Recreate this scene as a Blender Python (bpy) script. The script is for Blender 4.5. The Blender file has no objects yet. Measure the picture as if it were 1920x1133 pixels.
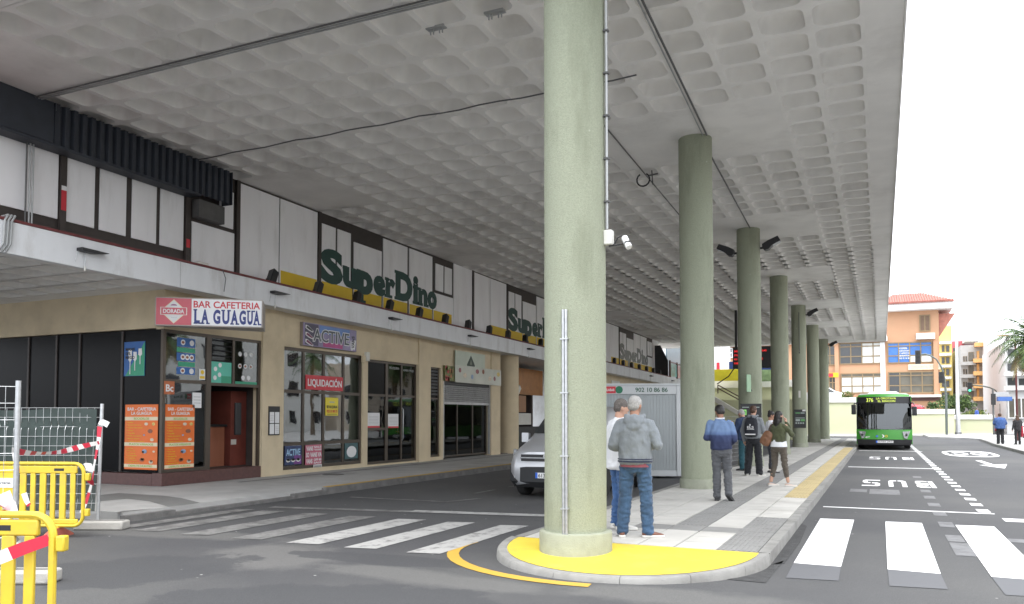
import bpy, bmesh, math, random
from mathutils import Vector, Matrix, Euler, noise
random.seed(7)
R = math.radians
scene = bpy.context.scene
COL = scene.collection

# ------------------------------------------------------------------ camera, sky, sun, exposure
CAM_H = 1.62; FPX = 1515.0; YAW = R(24.5); PITCH = math.atan(64/1515)
cam_data = bpy.data.cameras.new('camera'); cam = bpy.data.objects.new('camera', cam_data); COL.objects.link(cam)
cam.location = (0, 0, CAM_H); cam.rotation_euler = (R(90)+PITCH, 0, YAW)
cam_data.sensor_fit = 'HORIZONTAL'; cam_data.sensor_width = 36; cam_data.lens = FPX/1920*36
cam_data.shift_y = 153.5/1920; cam_data.clip_start = .05; cam_data.clip_end = 3000
scene.camera = cam

SUN_EL, SUN_AZ = R(68), R(150)
world = bpy.data.worlds.new('World'); scene.world = world; world.use_nodes = True
wn = world.node_tree; wn.nodes.clear()
sky = wn.nodes.new('ShaderNodeTexSky'); sky.sky_type = 'NISHITA'; sky.sun_disc = False
sky.sun_elevation = SUN_EL; sky.sun_rotation = SUN_AZ; sky.air_density = 1.0; sky.dust_density = 4.0; sky.ozone_density = 1.0
hs = wn.nodes.new('ShaderNodeHueSaturation'); hs.inputs['Saturation'].default_value = .10      # high thin overcast: the sky is nearly white
mixc = wn.nodes.new('ShaderNodeMix'); mixc.data_type = 'RGBA'; mixc.inputs[0].default_value = .62
mixc.inputs[7].default_value = (7.5, 7.9, 8.5, 1)
bg = wn.nodes.new('ShaderNodeBackground'); bg.inputs[1].default_value = .115
wo = wn.nodes.new('ShaderNodeOutputWorld')
wn.links.new(sky.outputs[0], hs.inputs['Color']); wn.links.new(hs.outputs[0], mixc.inputs[6])
wn.links.new(mixc.outputs[2], bg.inputs[0]); wn.links.new(bg.outputs[0], wo.inputs[0])

sd = bpy.data.lights.new('sun', 'SUN'); sd.energy = .65; sd.angle = R(35); sd.color = (1, .97, .92)
sun = bpy.data.objects.new('sun', sd); COL.objects.link(sun)
_d = Vector((math.sin(SUN_AZ)*math.cos(SUN_EL), math.cos(SUN_AZ)*math.cos(SUN_EL), math.sin(SUN_EL)))
sun.rotation_euler = _d.to_track_quat('Z', 'Y').to_euler()
vs = scene.view_settings
vs.view_transform = 'Standard'; vs.look = 'None'; vs.exposure = 1.92; vs.gamma = 1.0; vs.use_curve_mapping = False
scene.cycles.max_bounces = 10; scene.cycles.diffuse_bounces = 6; scene.cycles.glossy_bounces = 3
scene.cycles.transparent_max_bounces = 16; scene.cycles.transmission_bounces = 4
scene.cycles.use_denoising = True
scene.cycles.sample_clamp_indirect = 6

# ------------------------------------------------------------------ helpers
_cy, _sy = math.cos(YAW), math.sin(YAW)
_f = Vector((-_sy*math.cos(PITCH), _cy*math.cos(PITCH), math.sin(PITCH))); _r = Vector((_cy, _sy, 0)); _u = _r.cross(_f)
def _ray(u, v): return (u-960)/FPX*_r + (720-v)/FPX*_u + _f
def atY(u, v, Y):
    r = _ray(u, v); return Vector((0, 0, CAM_H)) + r*(Y/r.y)
def atZ(u, v, z):
    r = _ray(u, v); return Vector((0, 0, CAM_H)) + r*((z-CAM_H)/r.z)
def atX(u, v, X):
    r = _ray(u, v); return Vector((0, 0, CAM_H)) + r*(X/r.x)
SL = .010                                     # the building drops a little against the street
def sh(z, y): return z - SL*y

class MB:
    def __init__(s): s.v = []; s.f = []; s.m = []
    def add(s, vs, fs, mi=0):
        b = len(s.v); s.v += [tuple(p) for p in vs]; s.f += [tuple(b+i for i in f) for f in fs]; s.m += [mi]*len(fs); return s
    def box(s, x0, x1, y0, y1, z0, z1, mi=0):
        v = [(x0,y0,z0),(x1,y0,z0),(x1,y1,z0),(x0,y1,z0),(x0,y0,z1),(x1,y0,z1),(x1,y1,z1),(x0,y1,z1)]
        return s.add(v, [(0,3,2,1),(4,5,6,7),(0,1,5,4),(1,2,6,5),(2,3,7,6),(3,0,4,7)], mi)
    def obox(s, c, h, mat=None, mi=0):
        mat = mat or Matrix.Identity(3); c = Vector(c)
        v = [c + mat @ Vector((a*h[0], b*h[1], d*h[2])) for d in (-1,1) for a,b in ((-1,-1),(1,-1),(1,1),(-1,1))]
        return s.add(v, [(0,3,2,1),(4,5,6,7),(0,1,5,4),(1,2,6,5),(2,3,7,6),(3,0,4,7)], mi)
    def quad(s, a, b, c, d, mi=0): return s.add([a,b,c,d], [(0,1,2,3)], mi)
    def prism(s, pts, off, mi=0):             # polygon (3d points) extruded by a vector
        n = len(pts); off = Vector(off); v = [Vector(p) for p in pts] + [Vector(p)+off for p in pts]
        fs = [tuple(range(n-1,-1,-1)), tuple(range(n,2*n))] + [(i,(i+1)%n,n+(i+1)%n,n+i) for i in range(n)]
        return s.add(v, fs, mi)
    def loft(s, rings, mi=0, caps=True, closed=True):
        n = len(rings[0]); v = [p for r in rings for p in r]; fs = []
        for k in range(len(rings)-1):
            for i in range(n if closed else n-1):
                j = (i+1) % n; fs.append((k*n+i, k*n+j, (k+1)*n+j, (k+1)*n+i))
        if caps: fs += [tuple(range(n-1,-1,-1)), tuple(range((len(rings)-1)*n, len(rings)*n))]
        return s.add(v, fs, mi)
    def tube(s, pts, r, n=8, mi=0, caps=True):
        pts = [Vector(p) for p in pts]; rr = r if isinstance(r, (list, tuple)) else [r]*len(pts); rings = []; ref = None
        for i, p in enumerate(pts):
            t = (pts[min(i+1,len(pts)-1)] - pts[max(i-1,0)]).normalized()
            if ref is None:
                ref = Vector((0,0,1)) if abs(t.z) < .9 else Vector((0,1,0))
            a = t.cross(ref)
            if a.length < 1e-4: a = t.cross(Vector((1,0,0)))
            a.normalize(); b = a.cross(t); ref = b
            ra = rr[i]; ra, rb = ra if isinstance(ra, (tuple, list)) else (ra, ra)
            rings.append([p + a*ra*math.cos(q) + b*rb*math.sin(q) for q in (2*math.pi*k/n for k in range(n))])
        return s.loft(rings, mi, caps)
    def ell(s, c, rad, rot=None, n=14, m=9, mi=0):
        c = Vector(c); rot = rot or Matrix.Identity(3); rings = []
        for k in range(1, m):
            a = math.pi*k/m; z = -math.cos(a); q = math.sin(a)
            rings.append([c + rot @ Vector((rad[0]*q*math.cos(2*math.pi*i/n), rad[1]*q*math.sin(2*math.pi*i/n), rad[2]*z)) for i in range(n)])
        b = len(s.v); s.loft(rings, mi, caps=False)
        s.v += [tuple(c + rot @ Vector((0,0,-rad[2]))), tuple(c + rot @ Vector((0,0,rad[2])))]
        lo, hi = len(s.v)-2, len(s.v)-1; base = b + (m-2)*n
        for i in range(n):
            s.f.append((b+(i+1)%n, b+i, lo)); s.f.append((base+i, base+(i+1)%n, hi)); s.m += [mi, mi]
        return s
    def cyl(s, c0, c1, r, n=20, mi=0): return s.tube([c0, c1], r, n, mi)
    def xf(s, fn): s.v = [tuple(fn(Vector(p))) for p in s.v]; return s
    def shear(s): s.v = [(x, y, z-SL*y) for x, y, z in s.v]; return s
    def mesh(s, name, mats, smooth=False, ang=38):
        me = bpy.data.meshes.new(name); me.from_pydata(s.v, [], s.f)
        for m in (mats if isinstance(mats, (list, tuple)) else [mats]): me.materials.append(m)
        if len(set(s.m)) > 1: me.polygons.foreach_set('material_index', s.m)
        bm = bmesh.new(); bm.from_mesh(me); bmesh.ops.recalc_face_normals(bm, faces=bm.faces); bm.to_mesh(me); bm.free()
        if smooth:
            me.polygons.foreach_set('use_smooth', [True]*len(me.polygons)); me.set_sharp_from_angle(angle=R(ang))
        me.update(); return me
    def build(s, name, mats, parent=None, smooth=False, ang=38, bevel=0, shear=False, kind=None, seg=2):
        if shear: s.shear()
        return link(name, s.mesh(name, mats, smooth or bevel > 0, ang), parent, bevel, kind, seg)

def link(name, me, parent=None, bevel=0, kind=None, seg=2):
    o = bpy.data.objects.new(name, me); COL.objects.link(o)
    if parent is not None:
        o.parent = parent
        if parent.type == 'EMPTY' and parent.get('_w'): o.location = -parent.location
    if bevel:
        b = o.modifiers.new('bevel', 'BEVEL'); b.width = bevel; b.segments = seg; b.limit_method = 'ANGLE'; b.angle_limit = R(40)
    if kind: o['kind'] = kind
    return o
def tag(o, label, cat, group=None):
    o['label'] = label; o['category'] = cat
    if group: o['group'] = group
    return o
def thing(name, label, cat, loc=(0,0,0), rz=0, group=None, world=False, dstretch=None, fleck=None):
    o = bpy.data.objects.new(name, None); COL.objects.link(o); o.empty_display_size = .2
    o.location = loc; o.rotation_euler = (0, 0, rz)
    if world: o['_w'] = 1                       # its parts are modelled in world coordinates
    return tag(o, label, cat, group)
def dup(root, loc, rz=None, label=None, group=None):
    def cp(o, par):
        c = o.copy(); COL.objects.link(c); c.parent = par
        for ch in list(o.children): cp(ch, c)
        return c
    c = cp(root, None); c.location = loc
    if rz is not None: c.rotation_euler = (0, 0, rz)
    if label: c['label'] = label
    if group: c['group'] = group
    return c

_tc = {}
def text_mesh(body, offset=0., spacing=1.0, shear=0.):
    key = (body, offset, spacing, shear)
    if key not in _tc:
        cu = bpy.data.curves.new('t', 'FONT'); cu.body = body; cu.size = 1; cu.offset = offset; cu.space_character = spacing; cu.shear = shear
        cu.resolution_u = 4; cu.extrude = .5; cu.align_x = 'LEFT'
        ob = bpy.data.objects.new('t', cu); COL.objects.link(ob)
        dg = bpy.context.evaluated_depsgraph_get()
        me = bpy.data.meshes.new_from_object(ob.evaluated_get(dg))
        vs = [tuple(v.co) for v in me.vertices]; fs = [tuple(p.vertices) for p in me.polygons]
        bpy.data.objects.remove(ob); bpy.data.curves.remove(cu); bpy.data.meshes.remove(me)
        _tc[key] = (vs, fs)
    return _tc[key]
def text_fit(mb, body, o, U, V, depth=.004, mi=0, offset=0., spacing=1.0, shear=0.):
    """text whose bounding box is the rectangle o, o+U, o+V; it stands proud by depth along U x V"""
    vs, fs = text_mesh(body, offset, spacing, shear)
    x0 = min(v[0] for v in vs); x1 = max(v[0] for v in vs); y0 = min(v[1] for v in vs); y1 = max(v[1] for v in vs)
    o, U, V = Vector(o), Vector(U), Vector(V); N = U.cross(V).normalized()
    mb.add([o + U*((x-x0)/(x1-x0)) + V*((y-y0)/(y1-y0)) + N*((z+.5)*depth) for x, y, z in vs], fs, mi)
    return mb

# ------------------------------------------------------------------ materials
def mat(name, c, rough=.6, metal=0., var=.08, vs=3., bump=0., bs=60., spec=.5, dirt=None, ds=.6, dd=.5, coat=0., stretch=None, alpha=None, trans=0., sheen=0., world=False, dstretch=None, fleck=None):
    """principled with soft colour variation (var at scale vs), optional dirt colour in noise patches and fine relief"""
    m = bpy.data.materials.new(name); m.use_nodes = True; t = m.node_tree; N = t.nodes; L = t.links
    p = N['Principled BSDF']; p.inputs['Roughness'].default_value = rough; p.inputs['Metallic'].default_value = metal
    p.inputs['Specular IOR Level'].default_value = spec; p.inputs['Coat Weight'].default_value = coat
    p.inputs['Sheen Weight'].default_value = sheen
    tc = N.new('ShaderNodeTexCoord'); src = tc.outputs['Object']
    if world: src = N.new('ShaderNodeNewGeometry').outputs['Position']
    if stretch:
        mp = N.new('ShaderNodeMapping'); mp.inputs['Scale'].default_value = stretch; L.new(src, mp.inputs[0]); src = mp.outputs[0]
    n1 = N.new('ShaderNodeTexNoise'); n1.inputs['Scale'].default_value = vs; n1.inputs['Detail'].default_value = 6; L.new(src, n1.inputs['Vector'])
    mr = N.new('ShaderNodeMapRange'); mr.inputs[1].default_value = .3; mr.inputs[2].default_value = .7
    mr.inputs[3].default_value = 1-var; mr.inputs[4].default_value = 1+var; L.new(n1.outputs['Fac'], mr.inputs[0])
    mx = N.new('ShaderNodeMix'); mx.data_type = 'RGBA'; mx.blend_type = 'MULTIPLY'; mx.inputs[0].default_value = 1
    mx.inputs[6].default_value = (*c, 1); L.new(mr.outputs[0], mx.inputs[7]); out = mx.outputs[2]
    if dirt:
        n2 = N.new('ShaderNodeTexNoise'); n2.inputs['Scale'].default_value = ds; n2.inputs['Detail'].default_value = 8; n2.inputs['Roughness'].default_value = .65; L.new(src, n2.inputs['Vector'])
        if dstretch:
            m3 = N.new('ShaderNodeMapping'); m3.inputs['Scale'].default_value = dstretch; L.new(src, m3.inputs[0]); L.new(m3.outputs[0], n2.inputs['Vector'])
        r2 = N.new('ShaderNodeMapRange'); r2.inputs[1].default_value = .52; r2.inputs[2].default_value = .72; r2.inputs[4].default_value = dd; L.new(n2.outputs['Fac'], r2.inputs[0])
        m2 = N.new('ShaderNodeMix'); m2.data_type = 'RGBA'; L.new(r2.outputs[0], m2.inputs[0]); L.new(out, m2.inputs[6]); m2.inputs[7].default_value = (*dirt, 1); out = m2.outputs[2]
    if fleck:                                  # chipped paint and glue remains: sparse specks
        vo = N.new('ShaderNodeTexVoronoi'); vo.inputs['Scale'].default_value = 2.6; L.new(src, vo.inputs['Vector'])
        r4 = N.new('ShaderNodeMapRange'); r4.inputs[1].default_value = .03; r4.inputs[2].default_value = .05; r4.inputs[3].default_value = .75; r4.inputs[4].default_value = 0; L.new(vo.outputs['Distance'], r4.inputs[0])
        m4 = N.new('ShaderNodeMix'); m4.data_type = 'RGBA'; L.new(r4.outputs[0], m4.inputs[0]); L.new(out, m4.inputs[6]); m4.inputs[7].default_value = (*fleck, 1); out = m4.outputs[2]
    L.new(out, p.inputs['Base Color'])
    if bump:
        n3 = N.new('ShaderNodeTexNoise'); n3.inputs['Scale'].default_value = bs; n3.inputs['Detail'].default_value = 4; L.new(src, n3.inputs['Vector'])
        b = N.new('ShaderNodeBump'); b.inputs['Strength'].default_value = bump; b.inputs['Distance'].default_value = .02; L.new(n3.outputs['Fac'], b.inputs['Height']); L.new(b.outputs[0], p.inputs['Normal'])
    if alpha is not None: p.inputs['Alpha'].default_value = alpha
    return m
def glass(name, tint=(.55,.6,.6), refl=.09, rough=.02):
    m = bpy.data.materials.new(name); m.use_nodes = True; t = m.node_tree; N = t.nodes; L = t.links; N.remove(N['Principled BSDF'])
    tr = N.new('ShaderNodeBsdfTransparent'); tr.inputs[0].default_value = (*tint, 1)
    gl = N.new('ShaderNodeBsdfGlossy'); gl.inputs['Roughness'].default_value = rough; gl.inputs['Color'].default_value = (.9,.93,.95,1)
    nz = N.new('ShaderNodeTexNoise'); nz.inputs['Scale'].default_value = 1.1; tc = N.new('ShaderNodeTexCoord'); L.new(tc.outputs['Object'], nz.inputs['Vector'])
    bp = N.new('ShaderNodeBump'); bp.inputs['Strength'].default_value = .05; bp.inputs['Distance'].default_value = .05; L.new(nz.outputs['Fac'], bp.inputs['Height']); L.new(bp.outputs[0], gl.inputs['Normal'])
    fr = N.new('ShaderNodeFresnel'); fr.inputs[0].default_value = 1.5
    ma = N.new('ShaderNodeMath'); ma.operation = 'ADD'; ma.inputs[1].default_value = refl; ma.use_clamp = True; L.new(fr.outputs[0], ma.inputs[0])
    ms = N.new('ShaderNodeMixShader'); L.new(ma.outputs[0], ms.inputs[0]); L.new(tr.outputs[0], ms.inputs[1]); L.new(gl.outputs[0], ms.inputs[2])
    L.new(ms.outputs[0], N['Material Output'].inputs[0]); return m
def emit(name, c, s):
    m = bpy.data.materials.new(name); m.use_nodes = True; p = m.node_tree.nodes['Principled BSDF']
    p.inputs['Base Color'].default_value = (*c, 1); p.inputs['Emission Color'].default_value = (*c, 1); p.inputs['Emission Strength'].default_value = s; return m

def asphalt(name, base, pale, speck=.75, fade=False, patches=()):
    m = bpy.data.materials.new(name); m.use_nodes = True; t = m.node_tree; N = t.nodes; L = t.links; p = N['Principled BSDF']
    tc = N.new('ShaderNodeTexCoord'); o = tc.outputs['Object']
    def nz(s, d=6, r=.6, sc=None):
        n = N.new('ShaderNodeTexNoise'); n.inputs['Scale'].default_value = s; n.inputs['Detail'].default_value = d; n.inputs['Roughness'].default_value = r
        if sc:
            mp = N.new('ShaderNodeMapping'); mp.inputs['Scale'].default_value = sc; L.new(o, mp.inputs[0]); L.new(mp.outputs[0], n.inputs['Vector'])
        else: L.new(o, n.inputs['Vector'])
        return n.outputs['Fac']
    def rng(f, a, b, c=0, d=1):
        r = N.new('ShaderNodeMapRange'); r.inputs[1].default_value = a; r.inputs[2].default_value = b; r.inputs[3].default_value = c; r.inputs[4].default_value = d; L.new(f, r.inputs[0]); return r.outputs[0]
    def mix(f, a, b, mode='MIX'):
        x = N.new('ShaderNodeMix'); x.data_type = 'RGBA'; x.blend_type = mode
        if isinstance(f, float): x.inputs[0].default_value = f
        else: L.new(f, x.inputs[0])
        for s, q in ((6, a), (7, b)):
            if isinstance(q, tuple): x.inputs[s].default_value = (*q, 1)
            else: L.new(q, x.inputs[s])
        return x.outputs[2]
    c = mix(rng(nz(.16, 5, .55), .42, .64), base, pale)                       # dust and wear in broad patches
    c = mix(rng(nz(.35, 7, .7, (1, .22, 1)), .55, .75, 0, .3), c, tuple(q*.62 for q in base))   # tyre lanes, oil
    c = mix(rng(nz(1.6, 6, .7), .55, .8, 0, .35), c, pale)
    for (cx, cy, rx, ry, rot, col) in patches:                                # repairs and dust on the road surface
        mp = N.new('ShaderNodeMapping'); mp.vector_type = 'TEXTURE'; mp.inputs['Location'].default_value = (cx,cy,0); mp.inputs['Rotation'].default_value = (0,0,rot); mp.inputs['Scale'].default_value = (rx,ry,1); L.new(o, mp.inputs[0])
        ln = N.new('ShaderNodeVectorMath'); ln.operation = 'LENGTH'; L.new(mp.outputs[0], ln.inputs[0])
        ad = N.new('ShaderNodeMath'); ad.operation = 'ADD'; L.new(ln.outputs['Value'], ad.inputs[0]); L.new(rng(nz(1.1, 7, .65), .25, .75, -.45, .45), ad.inputs[1])
        sf = .10 if sum(col) < .2 else .5
        c = mix(rng(ad.outputs[0], .95-sf/2, .95+sf/2, .8, 0), c, col)
    v = N.new('ShaderNodeTexVoronoi'); v.inputs['Scale'].default_value = 95; L.new(o, v.inputs['Vector'])
    g = rng(v.outputs['Distance'], .1, .6, 1.25, .78)
    c = mix(speck, c, g, 'MULTIPLY')
    w = N.new('ShaderNodeTexVoronoi'); w.inputs['Scale'].default_value = 2.3; w.inputs['Randomness'].default_value = 1; L.new(o, w.inputs['Vector'])
    c = mix(rng(w.outputs['Distance'], .022, .045, .8, 0), c, (.5, .49, .46))   # stuck gum and paint flecks
    L.new(c, p.inputs['Base Color']); p.inputs['Roughness'].default_value = .82
    b = N.new('ShaderNodeBump'); b.inputs['Strength'].default_value = .35; b.inputs['Distance'].default_value = .006; L.new(nz(240, 3, .6), b.inputs['Height']); L.new(b.outputs[0], p.inputs['Normal'])
    if fade:
        at = N.new('ShaderNodeAttribute'); at.attribute_name = 'fade'; ad = N.new('ShaderNodeMath'); ad.operation = 'ADD'; L.new(at.outputs['Fac'], ad.inputs[0]); L.new(rng(nz(3.5, 8, .75), .3, .7, -.55, .35), ad.inputs[1])
        L.new(rng(ad.outputs[0], .1, .7), p.inputs['Alpha'])
    return m
def paint(name, c, wear, under, scale=5.):
    """road paint worn through in flecks to the asphalt colour"""
    m = bpy.data.materials.new(name); m.use_nodes = True; t = m.node_tree; N = t.nodes; L = t.links; p = N['Principled BSDF']
    tc = N.new('ShaderNodeTexCoord'); n = N.new('ShaderNodeTexNoise'); n.inputs['Scale'].default_value = scale; n.inputs['Detail'].default_value = 9; n.inputs['Roughness'].default_value = .75
    L.new(tc.outputs['Object'], n.inputs['Vector'])
    r = N.new('ShaderNodeMapRange'); r.inputs[1].default_value = .72-wear*.5; r.inputs[2].default_value = .84-wear*.35; L.new(n.outputs['Fac'], r.inputs[0])
    x = N.new('ShaderNodeMix'); x.data_type = 'RGBA'; x.inputs[6].default_value = (*c, 1); x.inputs[7].default_value = (*under, 1); L.new(r.outputs[0], x.inputs[0])
    L.new(x.outputs[2], p.inputs['Base Color']); p.inputs['Roughness'].default_value = .7; return m

G = {}
G['asphalt'] = asphalt('asphalt', (.062,.062,.066), (.094,.093,.092), patches=[(-9.3,8.35,1.9,.35,R(8),(.125,.123,.119)),(-6.5,7.5,1.0,.75,R(-30),(.135,.132,.128)),(-4.2,7.2,1.5,.3,R(-4),(.125,.123,.119)),(-1.7,7.35,1.0,.35,R(5),(.125,.123,.119)),(-7.3,6.2,.95,1.3,R(-38),(.052,.053,.057)),(-5.3,7.9,1.3,.32,R(2),(.05,.051,.055)),(-4.3,5.9,1.7,.75,R(14),(.052,.053,.057))])
G['patch'] = asphalt('asphalt_patch', (.054,.055,.059), (.070,.071,.074), fade=True)
G['dust'] = asphalt('asphalt_dusty', (.084,.083,.081), (.105,.103,.099), fade=True)
G['tar'] = mat('fresh_tar', (.048,.048,.049), .9, bump=.8, bs=60, var=.3, vs=9)
G['white_paint'] = paint('road_white', (.80,.80,.80), .05, (.12,.12,.12))
G['worn_paint'] = paint('road_white_worn', (.38,.375,.365), .44, (.085,.084,.083), 4)
G['very_worn'] = paint('road_white_very_worn', (.24,.236,.23), .66, (.095,.094,.092), 3)
G['ghost'] = paint('road_paint_blacked_out', (.105,.107,.115), .3, (.075,.075,.078), 4)
G['ghostpale'] = paint('road_paint_ghost', (.165,.165,.17), .5, (.08,.08,.083), 4)
G['yellow_line'] = paint('road_yellow', (.48,.30,.045), .25, (.1,.09,.07), 5)
G['yellow_top'] = mat('yellow_floor_paint', (.62,.475,.05), .65, var=.07, vs=2.5, dirt=(.40,.32,.10), ds=3.2, dd=.5, bump=.25, bs=70)
G['kerb'] = mat('kerb_stone', (.25,.245,.232), .8, var=.14, vs=5, dirt=(.12,.115,.11), ds=1.4, dd=.7, bump=.3, world=True)
G['kerb_dark'] = mat('kerb_dirty', (.16,.155,.15), .85, var=.2, vs=5, dirt=(.07,.068,.065), ds=1.6, dd=.7, bump=.3)
G['slab'] = mat('paving_slab', (.50,.485,.455), .75, var=.10, vs=1.6, dirt=(.27,.255,.235), ds=.9, dd=.6, bump=.12, bs=120, world=True)
G['slab_dark'] = mat('paving_slab_grey', (.235,.232,.225), .75, var=.10, vs=3, dirt=(.16,.155,.15), ds=1.2, dd=.4, bump=.12, bs=120)
G['slab_yel'] = mat('paving_yellow', (.47,.38,.20), .75, var=.12, vs=3, dirt=(.33,.25,.14), ds=1.2, dd=.5, bump=.12, bs=120)
G['walk'] = mat('pavement_pale', (.40,.395,.385), .75, var=.12, vs=1.2, dirt=(.24,.235,.225), ds=.7, dd=.6, bump=.15, bs=90)
G['walk_dark'] = mat('pavement_dark', (.17,.17,.165), .75, var=.12, vs=1.5, dirt=(.24,.235,.225), ds=.8, dd=.4, bump=.15, bs=90)
G['column'] = mat('column_green', (.315,.338,.25), .85, var=.09, vs=55, dirt=(.215,.235,.165), ds=3.0, dd=.7, bump=.75, bs=110, dstretch=(1,1,.22), fleck=(.55,.56,.48), world=True)
G['plinth'] = mat('plinth_paint', (.295,.31,.24), .75, var=.08, vs=9, dirt=(.20,.20,.165), ds=2.2, dd=.6, bump=.3)
G['ceil'] = mat('canopy_paint', (.77,.755,.725), .85, var=.06, vs=1.3, dirt=(.44,.42,.39), ds=.45, dd=.5, bump=.06, bs=40, world=True)
G['cofd'] = mat('coffer_paint', (.77,.755,.725), .85, var=.06, vs=1.7, dirt=(.42,.40,.37), ds=.45, dd=.5, world=True)
G['beige'] = mat('render_beige', (.62,.52,.36), .85, var=.06, vs=2.2, dirt=(.36,.29,.19), ds=.8, dd=.4, bump=.25, bs=130)
G['fascia'] = mat('fascia_white', (.72,.73,.745), .75, var=.05, vs=1.5, dirt=(.42,.40,.375), ds=1.3, dd=.55, stretch=(1,1.5,.5))
G['panel'] = mat('white_panel', (.86,.86,.87), .5, var=.04, vs=1.2, dirt=(.62,.61,.60), ds=1.5, dd=.5, stretch=(1,1.6,.35))
G['brown'] = mat('brown_frame', (.045,.036,.032), .5, var=.12, vs=4)
G['redtrim'] = mat('dark_red_trim', (.13,.028,.028), .6, var=.25, vs=5)
G['navy'] = mat('dark_corrugated', (.030,.036,.048), .55, var=.15, vs=4)
G['bronze'] = mat('bronze_aluminium', (.085,.067,.052), .42, metal=.35, var=.08, vs=3)
G['black'] = mat('black_plastic', (.018,.018,.02), .45, var=.1)
G['rubber'] = mat('rubber', (.022,.022,.022), .85, var=.15)
G['steel'] = mat('galvanised', (.50,.51,.52), .42, metal=.85, var=.12, vs=20)
G['greypipe'] = mat('conduit_grey', (.40,.41,.41), .5, metal=.4, var=.08)
G['darkpipe'] = mat('conduit_dark', (.10,.10,.10), .6)
G['white'] = mat('white_matte', (.78,.78,.78), .6, var=.03)
G['offwhite'] = mat('off_white', (.66,.65,.60), .6, var=.05)
G['paper'] = mat('paper', (.74,.74,.74), .7, var=.03)
G['red'] = mat('sign_red', (.55,.03,.045), .45, var=.05)
G['pinkred'] = mat('sign_faded_red', (.56,.10,.13), .45, var=.05)
G['blue'] = mat('sign_blue', (.03,.045,.20), .5, var=.05)
G['green_dk'] = mat('letter_green', (.012,.055,.045), .5, var=.05)
G['grey_letter'] = mat('letter_grey', (.20,.215,.20), .5, var=.05)  # grey for the farthest set of panel letters
G['yellow'] = mat('stripe_yellow', (.70,.48,.02), .55, var=.05)
G['orange'] = mat('poster_orange', (.74,.16,.025), .5, var=.06)
G['cream'] = mat('poster_cream', (.72,.63,.45), .55, var=.05)
G['lime'] = mat('poster_lime', (.30,.45,.08), .55, var=.05)
G['pinkpale'] = mat('poster_pink', (.72,.42,.36), .55, var=.05)
G['poster_blue'] = mat('poster_blue', (.02,.11,.35), .45, var=.05)
G['poster_green'] = mat('poster_green', (.03,.30,.17), .45, var=.05)
G['poster_teal'] = mat('poster_teal', (.10,.48,.36), .45, var=.06)
G['maroon'] = mat('maroon_tile', (.10,.045,.04), .45, var=.15, vs=12)
G['wood'] = mat('counter_wood', (.30,.105,.055), .5, var=.18, vs=3, stretch=(1,1,.2))
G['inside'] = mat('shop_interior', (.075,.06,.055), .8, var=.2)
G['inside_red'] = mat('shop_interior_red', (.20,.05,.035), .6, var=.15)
G['glass'] = glass('shop_glass', (.80,.83,.83), .12)
G['glassdark'] = glass('tinted_glass', (.34,.36,.37), .0)
G['glass_film'] = mat('black_film_glass', (.008,.008,.009), .2, spec=.07, var=.02)
G['shutter'] = mat('shutter_steel', (.42,.42,.42), .45, metal=.5, var=.1, vs=6, dirt=(.25,.24,.23), ds=2, dd=.4)
G['barrier'] = mat('barrier_yellow', (.62,.45,.035), .45, var=.08, vs=6, dirt=(.40,.31,.09), ds=5, dd=.55)
G['redfoot'] = mat('barrier_foot', (.42,.11,.075), .7, var=.1, vs=8)
G['tape_r'] = mat('tape_red', (.55,.03,.06), .4); G['tape_w'] = mat('tape_white', (.75,.74,.73), .4)
G['concrete'] = mat('concrete', (.38,.365,.34), .85, var=.12, vs=5, dirt=(.25,.24,.22), ds=2, dd=.5, bump=.3)
G['pale_green'] = mat('wall_pale_green', (.62,.63,.42), .85, var=.05, vs=.8, dirt=(.50,.49,.34), ds=.4, dd=.4)
G['coping'] = mat('coping_white', (.78,.77,.72), .8, var=.04, vs=1)

# ------------------------------------------------------------------ ground and road markings
ground = MB().quad((-700,-500,0),(700,-500,0),(700,900,0),(-700,900,0)).build('road', G['asphalt'], kind='structure')
def flat(name, pts, m, z=.004, parent=None):
    if parent is None: parent = ground
    mb = MB(); mb.add([(p[0], p[1], z) for p in pts], [tuple(range(len(pts)))]); return mb.build(name, m, parent)
def rect(name, x0, x1, y0, y1, m, z=.004): return flat(name, [(x0,y0),(x1,y0),(x1,y1),(x0,y1)], m, z)
def px(*l): return [tuple(atZ(u, v, 0)[:2]) for u, v in l]
# crossing by the bus lane
for x0, x1 in ((-.91,-.42),(.04,.54),(1.0,1.5),(1.97,2.46),(2.94,3.43),(3.9,4.4)):
    flat('zebra_stripe', [(x0,9.58+random.uniform(-.02,.02)),(x1,9.56+random.uniform(-.02,.02)),(x1+.01,14.0),(x0,13.96)], G['white_paint'], .006)
    if x0 < 2: flat('blacked_out_stripe', [(x0+.01,8.66),(x1+.01,8.72),(x1,9.55),(x0,9.57)], G['ghost'], .005)
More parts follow.
